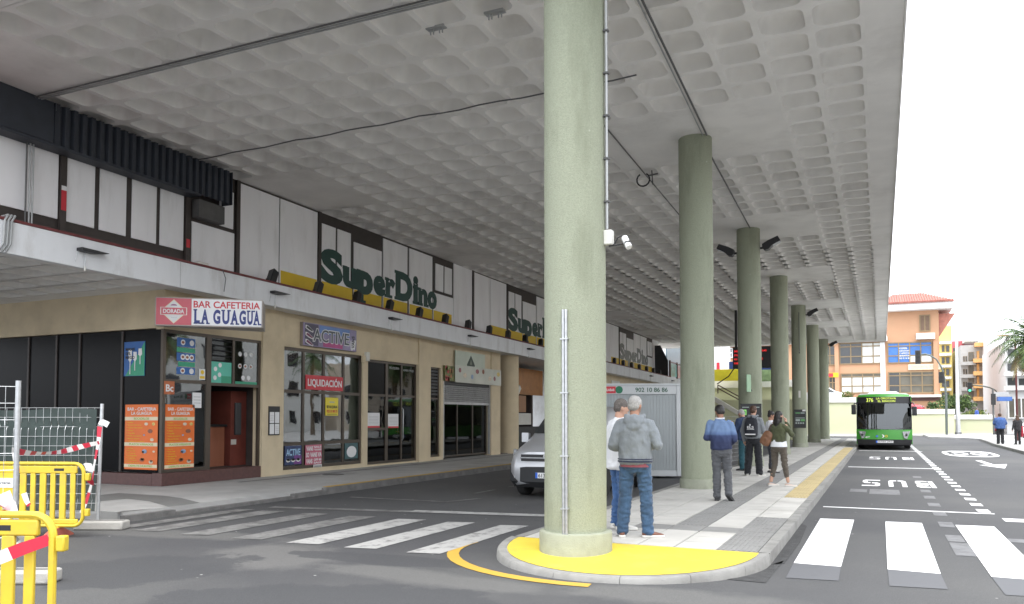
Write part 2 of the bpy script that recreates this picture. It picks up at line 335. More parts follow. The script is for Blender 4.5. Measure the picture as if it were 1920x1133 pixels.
# crossing on the shop side, worn
for i, (x0, x1) in enumerate(((-5.25,-4.83),(-6.16,-5.73),(-7.07,-6.6),(-8.0,-7.55),(-8.93,-8.5),(-9.85,-9.42),(-10.4,-10.1))):
    flat('zebra_stripe', [(x0+.03,8.38),(x1+.03,8.46),(x1,11.2),(x0,11.1)], (G['worn_paint'] if i < 3 else G['very_worn']), .007)
flat('stop_line', [(-10.1,11.5),(-5.05,12.32),(-5.12,12.58),(-10.1,11.72)], G['very_worn'], .007)
flat('stop_line', [(-7.4,11.98),(-5.0,12.33),(-5.1,12.62),(-7.45,12.26)], G['worn_paint'], .009)
rect('parking_line', -9.9, -7.6, 13.7, 13.8, G['very_worn'], .006)
flat('parking_line', [(-7.7,13.7),(-7.6,13.7),(-7.3,14.6),(-7.4,14.6)], G['very_worn'], .008)
for y in (15.5, 17.3): rect('parking_line', -8.0, -7.9, y, y+1.0, G['very_worn'], .006)
# bus bays
rect('bay_line', -.98, 1.72, 15.78, 15.90, G['white_paint'], .006); rect('bay_line', -1.0, 1.72, 28.95, 29.2, G['white_paint'], .006)
rect('bay_line', -1.0, 1.8, 43.6, 43.9, G['white_paint'], .006)
y = 16.0; k = 0
while y < 62:
    rect('lane_dash', 1.50, 1.69, y, y+.50, G['white_paint'], .008); y += 1.12
for i in range(9): rect('old_lane_dash', .78, .98, 12.1+i*1.55, 12.75+i*1.55, G['ghostpale'], .004)
rect('old_lane_mark', .78, 1.28, 10.9, 12.0, G['ghostpale'], .004); rect('old_lane_mark', -.25, .35, 18.9, 20.2, G['ghostpale'], .004)
rect('old_lane_mark', -.65, -.3, 19.3, 20.1, G['ghostpale'], .004)
rect('lane_dash', 1.75, 2.5, 14.75, 15.2, G['white_paint'], .006); rect('old_lane_mark', 1.4, 2.6, 12.35, 12.7, G['ghostpale'], .004)
for y0, y1 in ((21.1, 23.2), (34.8, 37.0)):
    mb = MB()
    def letter(polys, ox):
        for pl in polys: mb.add([(ox - a*.40, y1 - b*(y1-y0), .007) for a, b in pl], [tuple(range(len(pl)))])
    w = .26
    def bar(x0, x1, z0, z1): return [(x0,z0),(x1,z0),(x1,z1),(x0,z1)]
    # stencilled letters, read from the far end of the bay
    letter([bar(0,w,0,1), [(w+.06,.0),(.85,.0),(1,.12),(1,.40),(.9,.49),(w+.06,.49),(w+.06,.36),(.72,.36),(.72,.14),(w+.06,.14)], [(w+.06,.52),(.9,.52),(1,.6),(1,.88),(.85,1),(w+.06,1),(w+.06,.86),(.72,.86),(.72,.66),(w+.06,.66)]], 1.16)
    letter([[(0,1),(0,.15),(.15,0),(.46,0),(.46,.15),(.3,.15),(.26,.2),(.26,1)], [(1,1),(1,.15),(.85,0),(.54,0),(.54,.15),(.7,.15),(.74,.2),(.74,1)]], .55)
    letter([[(0,.0),(.85,0),(1,.12),(1,.42),(.85,.56),(.54,.56),(.54,.42),(.72,.42),(.72,.14),(0,.14)], [(1,1),(.15,1),(0,.88),(0,.58),(.15,.44),(.46,.44),(.46,.58),(.28,.58),(.28,.86),(1,.86)]], -.04)
    mb.build('bus_lettering', G['white_paint'], ground)
# speed oval and arrow in the far lane
mb = MB(); n = 40; cx, cy = 3.62, 41.9
def ov(a, rx, ry): return (cx + rx*math.copysign(abs(math.cos(a))**.7, math.cos(a)), cy + ry*math.copysign(abs(math.sin(a))**.7, math.sin(a)), .007)
for i in range(n):
    a, b = 2*math.pi*i/n, 2*math.pi*(i+1)/n
    mb.quad(ov(a,1.05,3.3), ov(b,1.05,3.3), ov(b,.86,2.6), ov(a,.86,2.6))
for sx in (-.38, .38):
    for i in range(16):
        a, b = 2*math.pi*i/16, 2*math.pi*(i+1)/16
        if sx < 0 and i in (7, 8): continue
        mb.add([(cx+sx+.32*math.cos(q)*s, cy+1.7*math.sin(q)*s, .007) for q, s in ((a,1),(b,1),(b,.55),(a,.55))], [(0,1,2,3)])
mb.build('speed_limit_oval', G['white_paint'], ground)
flat('direction_arrow', [(3.25,35.4),(3.45,35.4),(3.55,32.6),(4.0,33.0),(3.6,30.2),(3.05,32.0),(3.35,32.3)], G['white_paint'], .007)
# yellow line round the nose of the platform
mb = MB(); c0 = Vector((-2.8, 9.35))
P_ = []
for i in range(15):
    a = R(176) + R(100)*i/14; P_.append((c0.x + 2.0*math.cos(a), c0.y + 1.80*math.sin(a), c0.x + 2.14*math.cos(a)*1.0, c0.y + 1.96*math.sin(a)))
for p, q in zip(P_, P_[1:]): mb.quad((p[0],p[1],.006),(q[0],q[1],.006),(q[2],q[3],.006),(p[2],p[3],.006))
mb.build('yellow_edge_line', G['yellow_line'], ground)
flat('tar_seam', px((1330,1084),(1445,1060),(1470,1052),(1436,1094)), G['tar'], .005)
flat('tar_seam', [(-1.14,9.35),(-1.0,9.5),(-.98,11.2),(-1.03,12.9),(-1.14,13.2)], G['tar'], .005)
# ------------------------------------------------------------------ platform island
PX0, PX1 = -4.2, -1.13; PEND = 64.0
def ptop(y): return .14 if y > 9.3 else max(.055, .14 - .05*(9.3-y))
nose_o = [(-2.70 + 1.57*math.cos(a), 9.32 + 1.68*math.sin(a)) for a in (math.pi + math.pi*i/28 for i in range(29))]
nose_i = [(-2.685 + 1.455*math.cos(a), 9.26 + 1.51*math.sin(a)) for a in (math.pi + math.pi*i/28 for i in range(29))]
platform = MB()
platform.box(PX0+.13, PX1-.13, 9.3, PEND, .005, .118)
platform.add([(x, y, ptop(y)-.006) for x, y in nose_i] , [tuple(range(29))])
platform = platform.build('platform', G['walk'], kind='structure')
# kerb stones: sides and curved nose
ks = MB().box(0,.125,0,.985,.0,.14).mesh('kerb_stone', G['kerb'])
def kerbs(x, y0, n, step=1.0):
    for i in range(n):
        o = link('kerb_stone', ks, platform); o.location = (x, y0+i*step, random.uniform(-.003,.003))
kerbs(PX1-.125, 9.32, 30); kerbs(PX0, 9.32, 30)
MB().box(PX1-.125, PX1, 39.32, PEND, 0, .14).box(PX0, PX0+.125, 39.32, PEND, 0, .14).build('kerb_run', G['kerb'], platform)
for a in range(0, 28, 4):
    mb = MB()
    rings = []
    for k in range(a, a+5):
        (xo, yo), (xi, yi) = nose_o[k], nose_i[k]; t = ptop(yo)
        if k == a and a: xo, yo, xi, yi = [p + (q-p)*.03 for p, q in zip((xo,yo,xi,yi), (*nose_o[k+1], *nose_i[k+1]))]
        rings.append([(xo,yo,0),(xo+(xi-xo)*.06,yo+(yi-yo)*.06,t-.018),(xo+(xi-xo)*.2,yo+(yi-yo)*.2,t),(xi,yi,ptop(yi)+.001),(xi,yi,0)])
    mb.loft(rings); mb.build('kerb_stone', G['kerb'], platform, smooth=True)
yt = MB()
yp = [(x, y) for x, y in nose_i]
yt.add([(x, y, ptop(y)+.003) for x, y in [(-2.685+(p[0]+2.685)*.993, 9.26+(p[1]-9.26)*.993) for p in yp]] + [(-2.67, 8.6, ptop(8.6)+.003)], [(i, i+1, 29) for i in range(28)] + [(28, 0, 29)])
yt.build('painted_nose', G['yellow_top'], platform, smooth=True)
# slabs
row = .48
def slabmesh(w, m, nm): return MB().box(.006, w-.006, .006, row-.006, .10, .1385).mesh(nm, m)
cols = [(-4.07,.48,'slab'),(-3.59,.48,'slab'),(-3.11,.49,'slab'),(-2.18,.47,'slab'),(-1.70,.44,'slab')]
sm = {w: slabmesh(w, G['slab'], 'paving_slab') for w in {c[1] for c in cols}}
smd = {w: slabmesh(w, G['slab_dark'], 'paving_slab') for w in {c[1] for c in cols}}
rest = MB(); cnt = 0
for j in range(int((PEND-9.3)/row)):
    y = 9.3 + j*row
    for x, w, _ in cols:
        if x == -1.70 and (y < 12.6 or y > 15.9): continue
        dark = (3 <= j <= 4 and x > -3.2 and x < -1.8) and (j == 3)
        if cnt < 285:
            o = link('paving_slab', (smd if dark else sm)[w], platform); o.location = (x, y, random.uniform(-.0025,.0025)); cnt += 1
        else: rest.box(x+.006, x+w-.006, y+.006, y+row-.006, .10, .1385)
rest.build('far_paving_slabs', G['slab'], platform, kind='stuff')
def tactile(name, x0, x1, y0, y1, m, nrib, cross=None):
    mb = MB(); y = y0
    while y < y1-.01:
        e = min(y+.40, y1); mb.box(x0, x1, y+.004, e-.004, .10, .137)
        w = (x1-x0)/nrib
        for i in range(nrib): mb.box(x0+w*(i+.22), x0+w*(i+.72), y+.012, e-.012, .137, .143)
        y = e
    mb.build(name, m, platform)
tactile('tactile_strip', -2.61, -2.20, 11.3, 40, G['slab_dark'], 7)
MB().box(-2.61,-2.20,9.3,10.735,.10,.1385).build('paving_strip', G['slab'], platform); MB().box(-2.61,-2.19,10.745,11.28,.10,.1387).build('paving_strip', G['slab_dark'], platform)
MB().box(-2.61,-2.20,40.01,PEND,.10,.1385).build('paving_strip', G['slab_dark'], platform)
tactile('tactile_strip', -1.72, -1.27, 9.32, 12.6, G['slab_dark'], 8)
tactile('tactile_strip', -1.68, -1.28, 15.95, 44, G['slab_yel'], 7)

# ------------------------------------------------------------------ shop-side pavement
walk = MB().box(-40, -10.82, 9.05, 70, .0, .14).build('pavement', G['walk'], kind='structure')
ksw = MB().box(0,.12,0,.985,.0,.142).mesh('kerb_stone', G['kerb_dark'])
for i in range(55):
    o = link('kerb_stone', ksw, walk); y = 9.0+i; o.location = (-10.82, y, -.085 if 9.9 < y < 12.5 else (-.045 if y < 13.2 else random.uniform(-.004,.004)))
MB().box(-10.95, -10.80, 14.2, 62, .1425, .1465).build('yellow_kerb_line', G['yellow_line'], walk)
def wpx(l): return [(min(p.x, -10.84), p.y) for p in (atZ(180+a/4.364, 860+b/4.364, .14) for a, b in l)]
flat('dark_paving_band', wpx([(190,283),(400,297),(550,305),(700,325),(890,365),(1235,315),(1425,345),(1400,352),(960,420),(410,470),(215,430),(450,412),(635,398),(430,350),(250,330),(30,350),(30,300)]), G['walk_dark'], .1445, walk)
flat('dark_paving_band', [(-13.55,14.4),(-13.4,14.4),(-13.4,40),(-13.55,40)], G['walk_dark'], .1445, walk)
for u, v in ((400,898),(625,890)):
    c = atZ(u, v, .14); mb = MB(); mb.tube([(c.x,c.y,.138),(c.x,c.y,.1465)], .28, 20); mb.build('manhole_cover', G['kerb_dark'], walk)

# ------------------------------------------------------------------ canopy with coffered soffit
CZ = 7.82; CPX, CPY = .777, .80; GX0, GY0 = -.115, 15.6
RX0, RX1, RY0, RY1 = -24., .43, 7.42, 63.6
canopy = thing('bus_station_canopy', 'huge white concrete canopy with coffered underside over the bus platform', 'canopy', (-7,35,0), world=True)
def coffer_mb(nc, prof):
    """one cell of the waffle soffit, opening downwards; local origin = cell corner"""
    mb = MB(); hx, hy = CPX/2, CPY/2; n = 4*nc
    def rr(ax, ay, rad, z):
        out = []
        for q in range(4):
            sx, sy = ((1,1),(-1,1),(-1,-1),(1,-1))[q]
            for k in range(nc):
                a = math.pi/2*(q + k/(nc-1)); out.append((hx + sx*(ax-rad)+rad*math.cos(a), hy + sy*(ay-rad)+rad*math.sin(a), z))
        return out
    outer = []
    for q in range(4):
        sx, sy = ((1,1),(-1,1),(-1,-1),(1,-1))[q]
        for k in range(nc):
            a = math.pi/2*(q + k/(nc-1)); c, s = math.cos(a), math.sin(a); m_ = max(abs(c), abs(s)) ; outer.append((hx + hx*c/m_, hy + hy*s/m_, 0))
    rings = [outer] + [rr(*p) for p in prof]
    mb.loft(rings, caps=False); mb.add(rings[-1], [tuple(range(n))]); return mb
prof = [(.330,.340,.15,0),(.327,.337,.15,.012),(.311,.321,.147,.100),(.283,.293,.138,.185),(.236,.246,.125,.250),(.168,.178,.10,.285)]
cof = coffer_mb(7, prof).mesh('coffer', G['cofd'], True, 34)
flatcell = MB().quad((0,0,0),(CPX,0,0),(CPX,CPY,0),(0,CPY,0)).mesh('ceiling_panel', G['ceil'])
cells = []; slab = MB()
NX = 25; J0, J1 = -10, 59
def solid(i, j):
    jj = (j - 0) % 11
    return jj < 4 and (2 <= i <= 6 or 16 <= i <= 20)
for i in range(NX):
    for j in range(J0, J1):
        x = GX0 - (i+1)*CPX; y = GY0 + j*CPY
        if solid(i, j) or x < -16.2: slab.quad((x,y,CZ),(x+CPX,y,CZ),(x+CPX,y+CPY,CZ),(x,y+CPY,CZ))
        else: cells.append((math.hypot(x, y), x, y))
yA, yB = GY0+J0*CPY, GY0+J1*CPY; xA = GX0-NX*CPX
slab.quad((RX0,RY0,CZ),(RX1,RY0,CZ),(RX1,yA,CZ),(RX0,yA,CZ)); slab.quad((RX0,yB,CZ),(RX1,yB,CZ),(RX1,RY1,CZ),(RX0,RY1,CZ))
slab.quad((GX0,yA,CZ),(RX1,yA,CZ),(RX1,yB,CZ),(GX0,yB,CZ)); slab.quad((RX0,yA,CZ),(xA,yA,CZ),(xA,yB,CZ),(RX0,yB,CZ))
slab.build('soffit', G['ceil'], canopy, shear=True)
top = MB(); top.quad((RX0,RY0,CZ+.34),(RX1,RY0,CZ+.34),(RX1,RY1,CZ+.34),(RX0,RY1,CZ+.34))
top.box(RX1+.002,RX1+.03,RY0-.03,RY1+.03,CZ-.035,CZ+.36); top.box(RX0,RX1,RY0-.03,RY0-.002,CZ-.035,CZ+.36); top.box(RX0,RX1,RY1+.002,RY1+.03,CZ-.035,CZ+.36); top.box(RX0-.03,RX0-.002,RY0,RY1,CZ-.035,CZ+.36)
top.build('roof_edge', G['ceil'], canopy, shear=True)
def visible_rank(c):
    d, x, y = c; v = Vector((x+.4, y+.4, CZ-SL*y-CAM_H)); dep = v.dot(_f)
    if dep < 1: return 1e6
    u_, v_ = v.dot(_r)/dep*FPX+960, 720-v.dot(_u)/dep*FPX
    return d if (-60 < u_ < 1980 and v_ > -60 and x > -14.9) else 1e5+d
cells.sort(key=visible_rank)
for d, x, y in cells[:300]:
    o = link('coffer', cof, canopy); o.location = (x+7, y-35, sh(CZ, y+.4)); o.rotation_euler = (-SL, 0, 0)
far = MB(); t5 = coffer_mb(5, prof[:1]+prof[2:]); t4 = coffer_mb(4, prof[:1]+prof[3:])
for d, x, y in cells[300:]:
    t_ = t5 if y < 30 else t4
    far.add([(a+x, b+y, c+CZ) for a, b, c in t_.v], t_.f)
far.build('far_coffers', G['cofd'], canopy, smooth=True, ang=34, shear=True, kind='stuff')
# conduits and small fittings on the soffit (fixed to the canopy)
def run(name, pts, r, m, parent=canopy, n=6): return MB().tube(pts, r, n).build(name, m, parent, smooth=True)
za = sh(CZ, 10)
for k, (dy, m) in enumerate(((0,'darkpipe'),(.07,'greypipe'),(.13,'greypipe'))):
    run('conduit', [(-14.62,9.93+dy,5.3),(-14.62,9.93+dy,za-.10),(-14.5,9.93+dy,za-.04),(-3.5,9.93+dy,za-.04)], .016, G[m])
zb = sh(CZ, 13.6)-.03
pts = [(-14.6+.45*i, 13.9-.012*i+.02*math.sin(i*1.7), zb-.02*abs(math.sin(i*.9))) for i in range(25)]
run('ceiling_cable', pts, .014, G['darkpipe'])
run('ceiling_cable', [(-2.95,8.9,sh(CZ,8.9)-.05),(-3.25,17.1,sh(CZ,17.1)-.03)], .02, G['darkpipe']); run('ceiling_cable', [(-3.0,8.9,sh(CZ,8.9)-.05),(-3.33,17.1,sh(CZ,17.1)-.03)], .014, G['greypipe'])
run('ceiling_cable', [(-3.4,17.5,sh(CZ,17.5)-.03),(-3.6,25.9,sh(CZ,25.9)-.03)], .02, G['darkpipe'])
c0 = Vector((-5.0,12.6,sh(CZ,12.6)-.02)); c1 = Vector((-5.35,27,sh(CZ,27)-.02)); run('ceiling_cable', [c0.lerp(c1, t/6) for t in range(7)], .016, G['darkpipe'])
lp = [(-5.15+.16*math.cos(a), 19.0, sh(CZ,19)-.22+.16*math.sin(a)) for a in (R(120)+R(300)*i/12 for i in range(13))]
run('cable_loop', lp, .02, G['black']); run('cable_loop', [(-4.95,19.05,sh(CZ,19)),(-4.93,19.05,sh(CZ,19)-.35)], .015, G['darkpipe']); run('cable_loop', [(-5.05,19.05,sh(CZ,19)-.12),(-4.8,19.05,sh(CZ,19)-.10)], .02, G['darkpipe'])
for u, v in ((818,52),(928,23)):
    r = _ray(u, v); t = (CZ-CAM_H)/(r.z+SL*r.y); p = Vector((0,0,CAM_H))+r*t
    mb = MB().box(p.x-.16,p.x+.16,p.y-.06,p.y+.06,p.z-.02,p.z+.01)
    for q in (-.1,-.05,.06,.11): mb.box(p.x+q-.008,p.x+q+.008,p.y-.01,p.y+.01,p.z-.10,p.z-.02)
    mb.build('bolt_plate', G['greypipe'], canopy)

# ------------------------------------------------------------------ columns
CY = [8.78,17.35,26.1,34.9,43.7,52.5,61.3]; CXs = [-3.2,-3.55,-3.7,-3.75,-3.75,-3.7,-3.64]
ordn = ['nearest the camera, standing on the yellow nose','second from the camera','third from the camera with two floodlights','fourth from the camera','fifth from the camera with a timetable board','sixth from the camera','farthest from the camera by the bus']
columns = []
for i in range(7):
    x, y = CXs[i], CY[i]; t = thing('column', 'round pale green concrete column, '+ordn[i], 'column', (x,y,.14 if i else .1), group='round columns under the canopy', world=True)
    rad = .355; rings = []; hz = sh(CZ, y)+.01; nz = 24
    for k in range(nz+1):
        z = .1 + (hz-.1)*k/nz
        rings.append([(x+(rad+.006*noise.noise((math.cos(a)*1.5+i*7, math.sin(a)*1.5, z*1.2)))*math.cos(a), y+(rad+.006*noise.noise((math.cos(a)*1.5+i*7, math.sin(a)*1.5, z*1.2)))*math.sin(a), z) for a in (2*math.pi*q/48 for q in range(48))])
    MB().loft(rings).build('shaft', G['column'], t, smooth=True)
    rp = .415 if i == 0 else .39; z0 = .04 if i == 0 else .13
    rings = [[(x+r_*math.cos(a), y+r_*math.sin(a), z_) for a in (2*math.pi*q/48 for q in range(48))] for r_, z_ in ((rp,z0),(rp,.32),(rp-.006,.335),(.345,.345))]
    MB().loft(rings).build('plinth', G['plinth'], t, smooth=True)
    columns.append(t)
def on_col(i, ang, r=.355):   # point and outward frame on a column; ang measured from the side facing the camera, positive to the right in view
    x, y = CXs[i], CY[i]; b = math.atan2(-y, -x) + ang; n = Vector((math.cos(b), math.sin(b), 0)); return Vector((x, y, 0)) + n*r, n, Vector((-n.y, n.x, 0))
# steel conduits on the front column, camera bracket and riser
t = columns[0]
for a, zt in ((-.36, 2.83),(-.27, 2.83)):
    p, n, s = on_col(0, a, .375); mb = MB().tube([(p.x,p.y,.34),(p.x,p.y,zt)], .017, 10); mb.build('steel_conduit', G['steel'], t, smooth=True)
    for z in (.62, 1.2, 1.9, 2.5): MB().obox((p.x,p.y,z), (.028,.028,.008)).build('pipe_clip', G['steel'], t)
p, n, s = on_col(0, 1.28, .385)
MB().tube([(p.x,p.y,3.78),(p.x,p.y,7.7)], .016, 8).build('riser_conduit', G['greypipe'], t, smooth=True)
for z in (4.1,4.6,5.1,5.6,6.1,6.6,7.1): MB().obox((p.x,p.y,z),(.03,.03,.01)).build('pipe_clip', G['darkpipe'], t)
p2 = p + s*.025
MB().tube([(p2.x,p2.y,3.78),(p2.x,p2.y,7.7)], .010, 6).build('riser_conduit', G['darkpipe'], t, smooth=True)
cb = thing('surveillance_camera', 'small white surveillance camera on a black arm beside the nearest column', 'camera', (p.x,p.y,3.440), world=True)
jb = p + n*.02
MB().obox((jb.x,jb.y,3.680),(.05,.05,.085)).build('junction_box', G['offwhite'], cb, bevel=.012)
o_ = jb + s*.0
e_ = jb + Vector((.19,.05,0))
MB().tube([(jb.x,jb.y,3.585),(e_.x,e_.y,3.610)], .010, 6).build('arm', G['black'], cb)
MB().tube([(jb.x+.02,jb.y,3.610),(jb.x+.06,jb.y+.02,3.600),(jb.x+.10,jb.y+.03,3.680),(jb.x+.14,jb.y+.04,3.700),(e_.x-.02,e_.y,3.670)], .009, 6).build('cable', G['black'], cb, smooth=True)
MB().tube([(e_.x-.02,e_.y,3.680),(e_.x+.05,e_.y-.05,3.550)], .037, 14).build('camera_body', G['white'], cb, smooth=True)
MB().tube([(e_.x+.02,e_.y-.025,3.615),(e_.x+.028,e_.y-.031,3.590)], .040, 14).build('clamp_ring', G['black'], cb, smooth=True)
# floodlights
def floodlight(i, side, label, z=7.0):
    x, y = CXs[i], CY[i]; tl = thing('floodlight', label, 'floodlight', (x+side*.36, y, z), 0, 'floodlights on the columns')
    mb = MB().obox((side*.05,0,0),(.05,.03,.03)); mb.build('bracket', G['black'], tl)
    m3 = Euler((0, -side*R(22), 0)).to_matrix(); 
    pr = [(.06,-.05),(.10,.07),(.30,.10),(.62,.10),(.64,-.06),(.34,-.10),(.22,-.16),(.10,-.14)]
    mb = MB().prism([Vector((side*a,-.14,b)) for a, b in pr], (0,.28,0)); mb.xf(lambda v: m3 @ v); mb.build('housing', G['black'], tl, bevel=.012)
    mb = MB().obox((side*.50,0,-.088),(.12,.11,.008)); mb.xf(lambda v: m3 @ v); mb.build('lens', mat_lens, tl)
mat_lens = mat('lamp_glass', (.62,.64,.66), .2, var=.02)
floodlight(2, 1, 'black floodlight on the right of the third column', sh(CZ,26)-.62)
floodlight(2, -1, 'black floodlight on the left of the third column', sh(CZ,26)-.72)
floodlight(4, 1, 'black floodlight on the right of the fifth column', sh(CZ,43)-.5)
floodlight(6, 1, 'black floodlight on the right of the farthest column', sh(CZ,61)-.45)

# ------------------------------------------------------------------ arcade building behind the canopy
arc = thing('shop_building', 'long two-storey shop building with white upper panels under the canopy', 'building', (-15,30,0), world=True)
WX = -14.2
wall = MB()
def wseg(y0, y1, z0, z1, xo=0.): wall.box(WX-.25, WX+xo, y0, y1, z0, z1)
WT = 4.5
wseg(12.85,15.9,3.57,WT); wseg(15.9,16.7,.14,WT,.05); wseg(16.7,20.3,3.5,WT); wseg(16.7,20.3,.14,.255); wseg(20.3,20.57,.14,WT)
wseg(20.57,23.5,3.42,WT); wseg(20.57,23.5,.14,.19); wseg(23.5,24.27,.14,WT,.05); wseg(24.27,25.05,3.4,WT); wseg(24.27,25.05,.14,.26); wseg(25.05,25.25,.14,WT)
wseg(25.25,29.1,2.95,WT); wseg(29.1,29.95,.14,WT,.03); wseg(40,62,.14,WT)
wall.box(-15.9,-14.46,29.6,29.85,.14,WT)
wall.box(-26,WX-.255,12.85,13.1,3.6,WT)                        # side of the bar, over the dark glazing
wall.build('wall', G['beige'], arc)
# lower slab: soffit, fascia, red trim
FX = -13.6; FB, FT = 4.56, 5.10
sf = MB().quad((-30,4,FB),(FX-.02,4,FB),(FX-.02,7.55,FB),(-30,7.55,FB)); sf.quad((-30,12.349,FB),(FX-.02,12.349,FB),(FX-.02,76,FB),(-30,76,FB)); sf.quad((FX-.35,7.55,FB),(FX-.02,7.55,FB),(FX-.02,12.4,FB),(FX-.35,12.4,FB))
y1_ = 7.55+6*CPY; 
for i in range(20):
    for j in range(6):
        x = FX-.35-(i+1)*CPX; y = 7.55+j*CPY
        if i < 12: 
            o = link('coffer', cof, arc); o.location = (x+15, y-30, sh(FB, y+.4))
        else: sf.quad((x,y,FB),(x+CPX,y,FB),(x+CPX,y+CPY,FB),(x,y+CPY,FB))
sf.build('soffit', G['ceil'], arc, shear=True)
MB().quad((-30,4,FT-.02),(FX-.1,4,FT-.02),(FX-.1,76,FT-.02),(-30,76,FT-.02)).build('slab_top', G['ceil'], arc, shear=True)
MB().box(FX-.12, FX, 4, 76, FB-.02, FT).build('fascia', G['fascia'], arc, shear=True, bevel=.01)
MB().box(FX-1.3, FX+.012, 4, 57, FT+.002, FT+.05).build('fascia_trim', G['redtrim'], arc, shear=True)
# fascia stains and joints: recessed joint lines
for y in (12.7, 21.4, 30.1, 38.8, 47.5): MB().box(FX-.01, FX+.002, y, y+.012, FB-.015, FT-.01).build('expansion_joint', G['greypipe'], arc, shear=True)
# upper storey
UX = -14.75
MB().box(UX-.2, UX-.03, 4, 57, FT, CZ-.005).build('upper_frame', G['brown'], arc, shear=True)
def panel(y0, y1, z0, z1, m='panel', name='panel', d=.0):
    return MB().box(UX-.028, UX+d, y0, y1, z0, z1).build(name, G[m], arc, shear=True, bevel=.004)
for y0, y1 in ((6.2,7.5),(7.62,8.85),(8.97,10.68),(10.85,11.5),(11.62,12.27),(12.42,13.07),(13.18,13.85)): panel(y0, y1, 5.66, 7.0)
panel(14.1,15.48,5.44,6.42); panel(14.98,15.44,6.52,7.45)
MB().box(UX-.02,UX+.22,14.1,14.92,6.5,6.93).build('ventilation_box', mat('vent_box',(.10,.098,.095),.7,var=.2), arc, shear=True, bevel=.01)
TOPZ = 7.76
def setof(o, gap=0):
    for y0, y1, z1 in ((15.66,17.14,TOPZ),(17.19,18.78,TOPZ),(18.98,19.64,7.5),(19.74,20.4,7.5),(20.57,22.1,7.28),(22.19,23.68,7.74),(23.8,25.38,7.74)):
        panel(y0+o, y1+o, 5.15, z1)
    panel(25.46+o, 26.96+o, 5.15, 6.45)
    panel(25.62+o, 26.2+o, 6.56, 7.55); panel(26.3+o, 26.86+o, 6.56, 7.55)
    panel(27.0+o, 28.6+o, 5.15, 7.8)
    for y0, y1 in ((17.2,18.78),(18.98,20.5),(20.57,22.1),(22.19,23.68),(23.8,25.38),(25.46,26.85)):
        MB().box(UX+.001, UX+.005, y0+.02+o, y1-.02+o, 5.16, 5.80).build('yellow_band', G['yellow'], arc, shear=True)
setof(0); setof(13.0); setof(29.6)
panel(42.0,45.2,5.15,7.76)
# posts and mullions standing proud between the panels, red stickers
for y in (10.70,13.88): MB().box(UX-.02, UX+.05, y, y+.13, 5.2, 7.0).build('post', G['brown'], arc, shear=True)
for y, z0, z1 in ((10.71,5.85,6.25),(13.89,5.75,5.95)): MB().box(UX+.05, UX+.054, y+.005, y+.115, z0, z1).build('sticker', G['red'], arc, shear=True)
MB().box(UX+.05, UX+.055, 10.715, 10.825, 6.25, 6.34).build('sticker', G['paper'], arc, shear=True)
for o in (0, 13.0, 29.6):
    for y in (15.52,18.80): MB().box(UX-.02, UX+.04, y+o, y+.12+o, 5.2, 7.8).build('post', G['brown'], arc, shear=True)
# dark corrugated screen under the canopy
mb = MB(); y = 10.35; zz = lambda y: (7.0, 7.81)
ys = []; 
while y < 15.0:
    ys += [(y,-14.40),(y+.085,-14.40),(y+.11,-14.47),(y+.17,-14.47)]; y += .195
for (ya, xa), (yb, xb) in zip(ys, ys[1:]): mb.quad((xa,ya,7.0),(xb,yb,7.0),(xb,yb,7.81),(xa,ya,7.81))
mb.box(-14.74,-14.405,10.33,10.35,7.0,7.81); mb.box(-14.74,-14.405,15.02,15.04,7.0,7.81)
mb.build('corrugated_screen', G['navy'], arc, shear=True)
MB().box(-14.74,-14.42,8.0,10.32,7.02,7.81).build('screen_box', G['navy'], arc, shear=True)
MB().box(-14.74,-14.37,8.0,14.0,6.94,6.998).build('screen_ledge', G['navy'], arc, shear=True, bevel=.01)
# conduits that bend over the fascia at the left and the cream box
for k in range(3):
    y = 8.85+.06*k; MB().tube([(-14.5,y+.25,5.13),(-13.62,y+.1,5.12),(-13.55,y,5.0),(-13.55,y-.02,4.6),(-13.6,y-.06,4.47),(-14.2,y-.2,4.44)], .02, 8).build('conduit', G['greypipe'], arc, smooth=True)
MB().box(-14.1,-13.95,13.55,13.85,5.0,5.16).build('cable_box', G['offwhite'], arc, bevel=.01)
MB().tube([(-13.58,13.9,5.0),(-13.575,14.0,4.8),(-13.575,13.95,4.5)], .008, 6).build('cable', G['darkpipe'], arc)
# lettering on the panels
def facade_text(body, y0, y1, z0, z1, m, x=UX+.006, name='lettering', off=.0, d=.02):
    mb = MB(); text_fit(mb, body, (x,y0,z0), (0,y1-y0,0), (0,0,z1-z0), d, 0, off); return mb.build(name, m, arc, shear=True)
def superd(o, m):
    # heavy slab letters: capital, lower case, descender; serifs added as bars
    for w, a, b, z0, z1 in (('S',18.93,20.02,5.78,6.82),('u',20.0,20.78,5.80,6.44),('p',20.75,21.62,5.43,6.46),('e',21.62,22.34,5.80,6.46),('r',22.33,22.93,5.82,6.47),('D',22.92,24.02,5.83,6.82),('i',24.05,24.40,5.84,6.83),('n',24.40,25.05,5.84,6.46),('o',25.03,25.72,5.82,6.47)):
        facade_text(w, a+o, b+o-.03, z0, z1, m, off=.06, d=.006)
    mb = MB()
    for y, w, z in ((19.98,.24,6.35),(20.40,.24,6.35),(20.70,.2,6.37),(20.70,.5,5.43),(22.28,.22,6.38),(22.26,.46,5.82),(22.86,.3,6.72),(22.86,.3,5.83),(24.02,.42,5.84),(24.02,.2,6.37),(24.34,.36,5.84),(24.34,.2,6.37),(24.76,.34,5.84)):
        mb.box(UX+.0065, UX+.0125, y+o, y+w+o, z, z+.10)
    mb.build('lettering_serifs', m, arc, shear=True, kind='stuff')
superd(0, G['green_dk']); superd(13.0, G['green_dk']); superd(29.6, G['grey_letter'])

